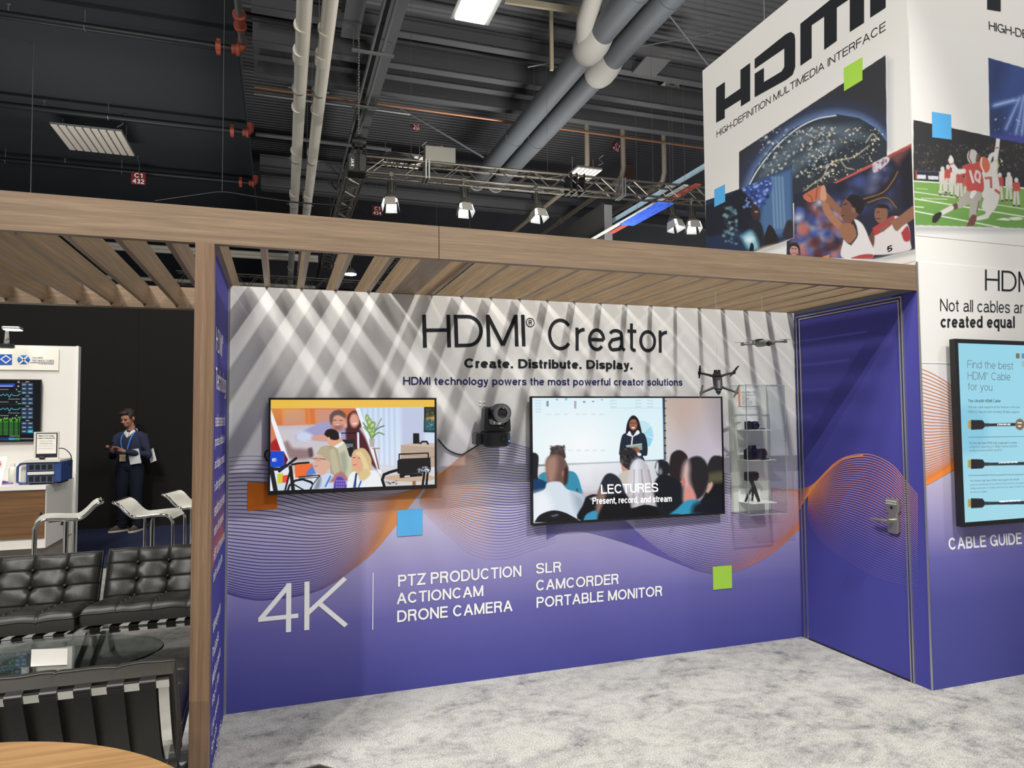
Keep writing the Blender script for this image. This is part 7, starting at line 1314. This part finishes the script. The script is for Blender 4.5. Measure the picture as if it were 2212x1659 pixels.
# spot lamps with barn doors
M_lb2 = mat('lamp_body', (84, 82, 76), .35, .5); M_door = mat('barn_door', (150, 148, 140), .5, .2); M_lens = mat('lamp_lens', (236, 240, 255), .3, emit=28)
GS = 'spot lamps with barn doors under the lighting truss'
def lamp(label, loc, rz, tilt):
    t = thing('spot_lamp', label, 'lamp', loc, rz, GS); t.scale = (1.15, 1.15, 1.15)
    bm = NB(); cyl(bm, (0, 0, 0), (0, 0, -.10), .014, 8); box(bm, (-.03, -.03, -.02), (.03, .03, .05)); obj('clamp', bm, M_trs, t)
    K = Matrix.Translation((0, 0, -.10)) @ Matrix.Rotation(tilt, 4, 'X')
    def add(nm, bm, M, par=t, sm=45): bm.transform(K); return smooth_by_angle(obj(nm, bm, M, par), sm)
    bm = NB(); lathe(bm, [(0, 0), (.045, 0), (.058, -.02), (.06, -.22), (.066, -.225), (.085, -.27), (.115, -.31), (.125, -.33), (.125, -.35), (.11, -.352), (.1, -.34), (0, -.335)], n=24); body = add('body', bm, M_lb2)
    bm = NB()
    for k in range(8): a = 2*PI*k/8; bbox(bm, (.061*math.cos(a), .061*math.sin(a), -.12), (.006, .012, .16), Matrix.Rotation(a, 3, 'Z'))
    add('cooling_fin', bm, M_tblk, body)
    bm = NB(); lathe(bm, [(0, -.342), (.10, -.342), (.10, -.346), (0, -.346)], n=24); add('lens', bm, M_lens, body)
    bm = NB(); tube(bm, [(-.075, 0, -.15), (-.08, 0, -.02), (-.05, 0, .0), (.05, 0, .0), (.08, 0, -.02), (.075, 0, -.15)], 1, flat=((0, 1, 0), .014, .004)); obj('yoke', bm, M_tblk, t).location = (0, 0, -.10)
    for k in range(4):
        a = k*PI/2; w0, w1, l_ = .085, .105 if k % 2 else .095, .16; sp = .045
        P = [(-w0, .105, -.352), (w0, .105, -.352), (w1, .105+sp*.75, -.352-l_), (-w1, .105+sp*.75, -.352-l_)]
        bm = NB(); prism(bm, P, (0, .004, .002)); bmesh.ops.rotate(bm, verts=bm.verts, cent=(0, 0, 0), matrix=Matrix.Rotation(a, 3, 'Z')); bm.transform(K); obj('barn_door', bm, M_door, t)
    return t
def lamp_at(u, lab, src=[None], rz=0.):
    q = on('z', 6.32, u, 400+(u-848)*.068); f_ = (on('y', tA.y-.1, u, 400).x-tA.x)/td.x; loc = tA+td*f_-tu*.03+ts_*.15
    if src[0] is None: src[0] = lamp(lab, loc, rz, math.radians(-14)); return src[0]
    return dup(src[0], loc, rz, lab)
lamp_at(845, 'spot lamp with barn doors hanging leftmost under the lighting truss', rz=-.25); lamp_at(998, 'second spot lamp from the left under the lighting truss, below the silver box end', rz=0); lamp_at(1149, 'third spot lamp from the left, beside the dark hanging banner', rz=.15)
lamp_at(1428, 'spot lamp left of a close pair under the right end of the lighting truss', rz=.3); lamp_at(1470, 'rightmost spot lamp, next to the white sign tower', rz=-.3)
# dark banner, lit ribbon screens and farther trusses beyond
q0 = on('y', 12, 1305, 437); q1 = on('y', 12, 1322, 443); bn = thing('hanging_banner', 'large dark box banner hanging beyond the pergola, grey end panel', 'banner', (q0.x, 12, 5.0))
bm = NB(); box(bm, (q0.x+.01, 12, 4.6), (q1.x, 12.02, q1.z)); obj('end_panel', bm, mat('banner_grey', (120, 120, 120), .7), bn, world=True)
bm = NB(); box(bm, (q0.x, 12.02, 4.6), (q1.x, 21, q0.z)); obj('side_panel', bm, mat('banner_black', (34, 34, 34), .85), bn, world=True)
def strip(label, a, z0, z1, y0, y1, w_, M, dx=0):
    x = on('z', z0, *a).x+dx; bm = NB(); box(bm, (x, y0, z0), (x+w_, y1, z1)); o = tag(obj('light_ribbon', bm, M), label, 'lit ribbon'); hang(o, [(x+w_/2, y0+.5, z1), (x+w_/2, y1-.5, z1)]); return o
M_led = mat('led_blue', (50, 96, 220), .5, emit=.55); nt, b, N, L = nodes(M_led); tc = N('ShaderNodeTexCoord'); ch = N('ShaderNodeTexBrick'); ch.inputs['Scale'].default_value = 4; ch.inputs['Color1'].default_value = (*lin((70, 120, 250)), 1); ch.inputs['Color2'].default_value = (*lin((30, 60, 170)), 1); ch.inputs['Mortar'].default_value = (*lin((16, 24, 60)), 1)
mp = N('ShaderNodeMapping'); mp.inputs['Rotation'].default_value = (0, 0, PI/2); L(tc.outputs['Object'], mp.inputs['Vector']); L(mp.outputs['Vector'], ch.inputs['Vector']); L(ch.outputs['Color'], b.inputs['Emission Color'])
strip('blue lit ribbon panel running away right of the dark banner', (1418, 440), 6.0, 6.02, 7.9, 9.6, .36, M_led)
strip('pale tube light running away above the blue ribbon', (1523, 360), 6.9, 6.98, 7.4, 22, .08, mat('tube_pale', (150, 176, 190), .4, emit=.22))
strip('dull red and white ribbon running away beside the blue one', (1500, 400), 6.5, 6.53, 8, 20, .14, mat('ribbon_red', (150, 70, 60), .6, emit=.06)); strip('pale ribbon running away beside the dull red one', (1480, 400), 6.45, 6.48, 8, 20, .1, mat('ribbon_white', (170, 172, 168), .6, emit=.08))
for x, lab in ((8.2, 'leftmost of the pale ceiling pipes running away behind the lighting truss'), (9.3, 'middle pale ceiling pipe running away under the red 430 sign'), (10.6, 'rightmost of the pale ceiling pipes running away near the sign tower')):
    bm = NB(); tube(bm, [(x, 12.6, 10.45), (x, 12.6, 8.55), (x, 12.7, 8.36), (x, 12.9, 8.3), (x, 40, 8.3)], .07, 10)
    for y in (14, 17, 21): cyl(bm, (x, y, 8.3), (x, y+.3, 8.3), .095, 10)
    tag(smooth_by_angle(obj('ceiling_pipe', bm, mat('pipe_beige', (128, 120, 106), .5))), lab, 'pipe')
q = on('y', 17, 1362, 352); bm = NB(); box(bm, (q.x-.3, 17, q.z-.55), (q.x+.1, 17.1, q.z+.5)); tag(obj('timber_board', bm, mat('board_brown', (104, 78, 58), .8)), 'brown timber board fixed under the roof behind the lighting truss', 'board')
truss('far dark truss low behind the spot lamps on the right', (3.2, 16, 5.9), (16, 15.2, 5.9), 34, .4, M_tblk, 'far_truss')
truss('far dark truss running away behind the second and third spot lamps', (5.0, 13, 5.3), (9.5, 30, 5.3), 30, .4, M_tblk, 'far_truss')
truss('far silver truss seen between the pergola slats', (-3.0, 21, 6.2), (8, 21, 6.2), 30, .4, M_trs, 'far_truss')
for v, lab in ((545, 'upper of the two pale horizontal pipes seen between the pergola slats'), (553, 'lower of the two pale horizontal pipes seen between the pergola slats'), (613, 'lowest pale horizontal pipe seen between the slats above the sign wall')):
    y = 22 if v < 600 else 24; z = on('y', y, 520, v).z; bm = NB(); cyl(bm, (-6, y, z), (1.6, y, z), .07, 10); hang(tag(obj('pale_pipe', bm, M_cond), lab, 'pipe'), [(-3, y, z), (0, y, z), (1.2, y, z)], 10.5 if y > 32 else 8.0 if False else 10.5)
q = on('y', 19, 757, 592); hb = thing('high_bay_light', 'small bright round lamp seen between the pergola slats', 'ceiling light', q)
bm = NB(); lathe(bm, [(0, 0), (.2, 0), (.2, .03), (.12, .16), (0, .18)], q, n=24); obj('housing', bm, M_grv, hb, world=True)
bm = NB(); lathe(bm, [(0, -.02), (.19, -.02), (.19, -.005), (0, -.005)], q, n=24); obj('glowing_panel', bm, mat('lamp_panel', (255, 250, 238), .4, emit=40), hb, world=True)
bm = NB(); cyl(bm, q, (q.x, q.y, 10.5), .012, 6); obj('hanger', bm, M_grv, hb, world=True)
q = on('y', 20, 738, 617); hall_sign('tiny red hall sign seen between the pergola slats', ('y', 20), (815, 455), .35, '434')
# lit fixtures whose lamps stand at the top of this script
for n_, (x, y, z) in (('aisle', (3.0, -7.5, 8.68)), ):
    pass
# black power cable over the pergola at left
a = [on('y', .3, *p_) for p_ in ((340, 432), (400, 424), (480, 415), (545, 425), (640, 437), (720, 442))]; cable('overhead_cable', 'thin black cable hanging in front of the black ceiling above the pergola', [on('y', 6, *p_) for p_ in ((335, 434), (420, 422), (480, 415), (545, 424), (640, 437), (760, 446))], .012, M_black); ov = C.objects['overhead_cable']; hang(ov, [tuple(on('y', 6, 480, 415))], 8.0)
bm = NB(); cyl(bm, on('y', 9, 66, 420), (on('y', 9, 68, 270).x, 9, ZS), .006, 6); tag(obj('ceiling_wire', bm, M_grv), 'thin vertical wire hanging from the black ceiling at far left', 'wire')
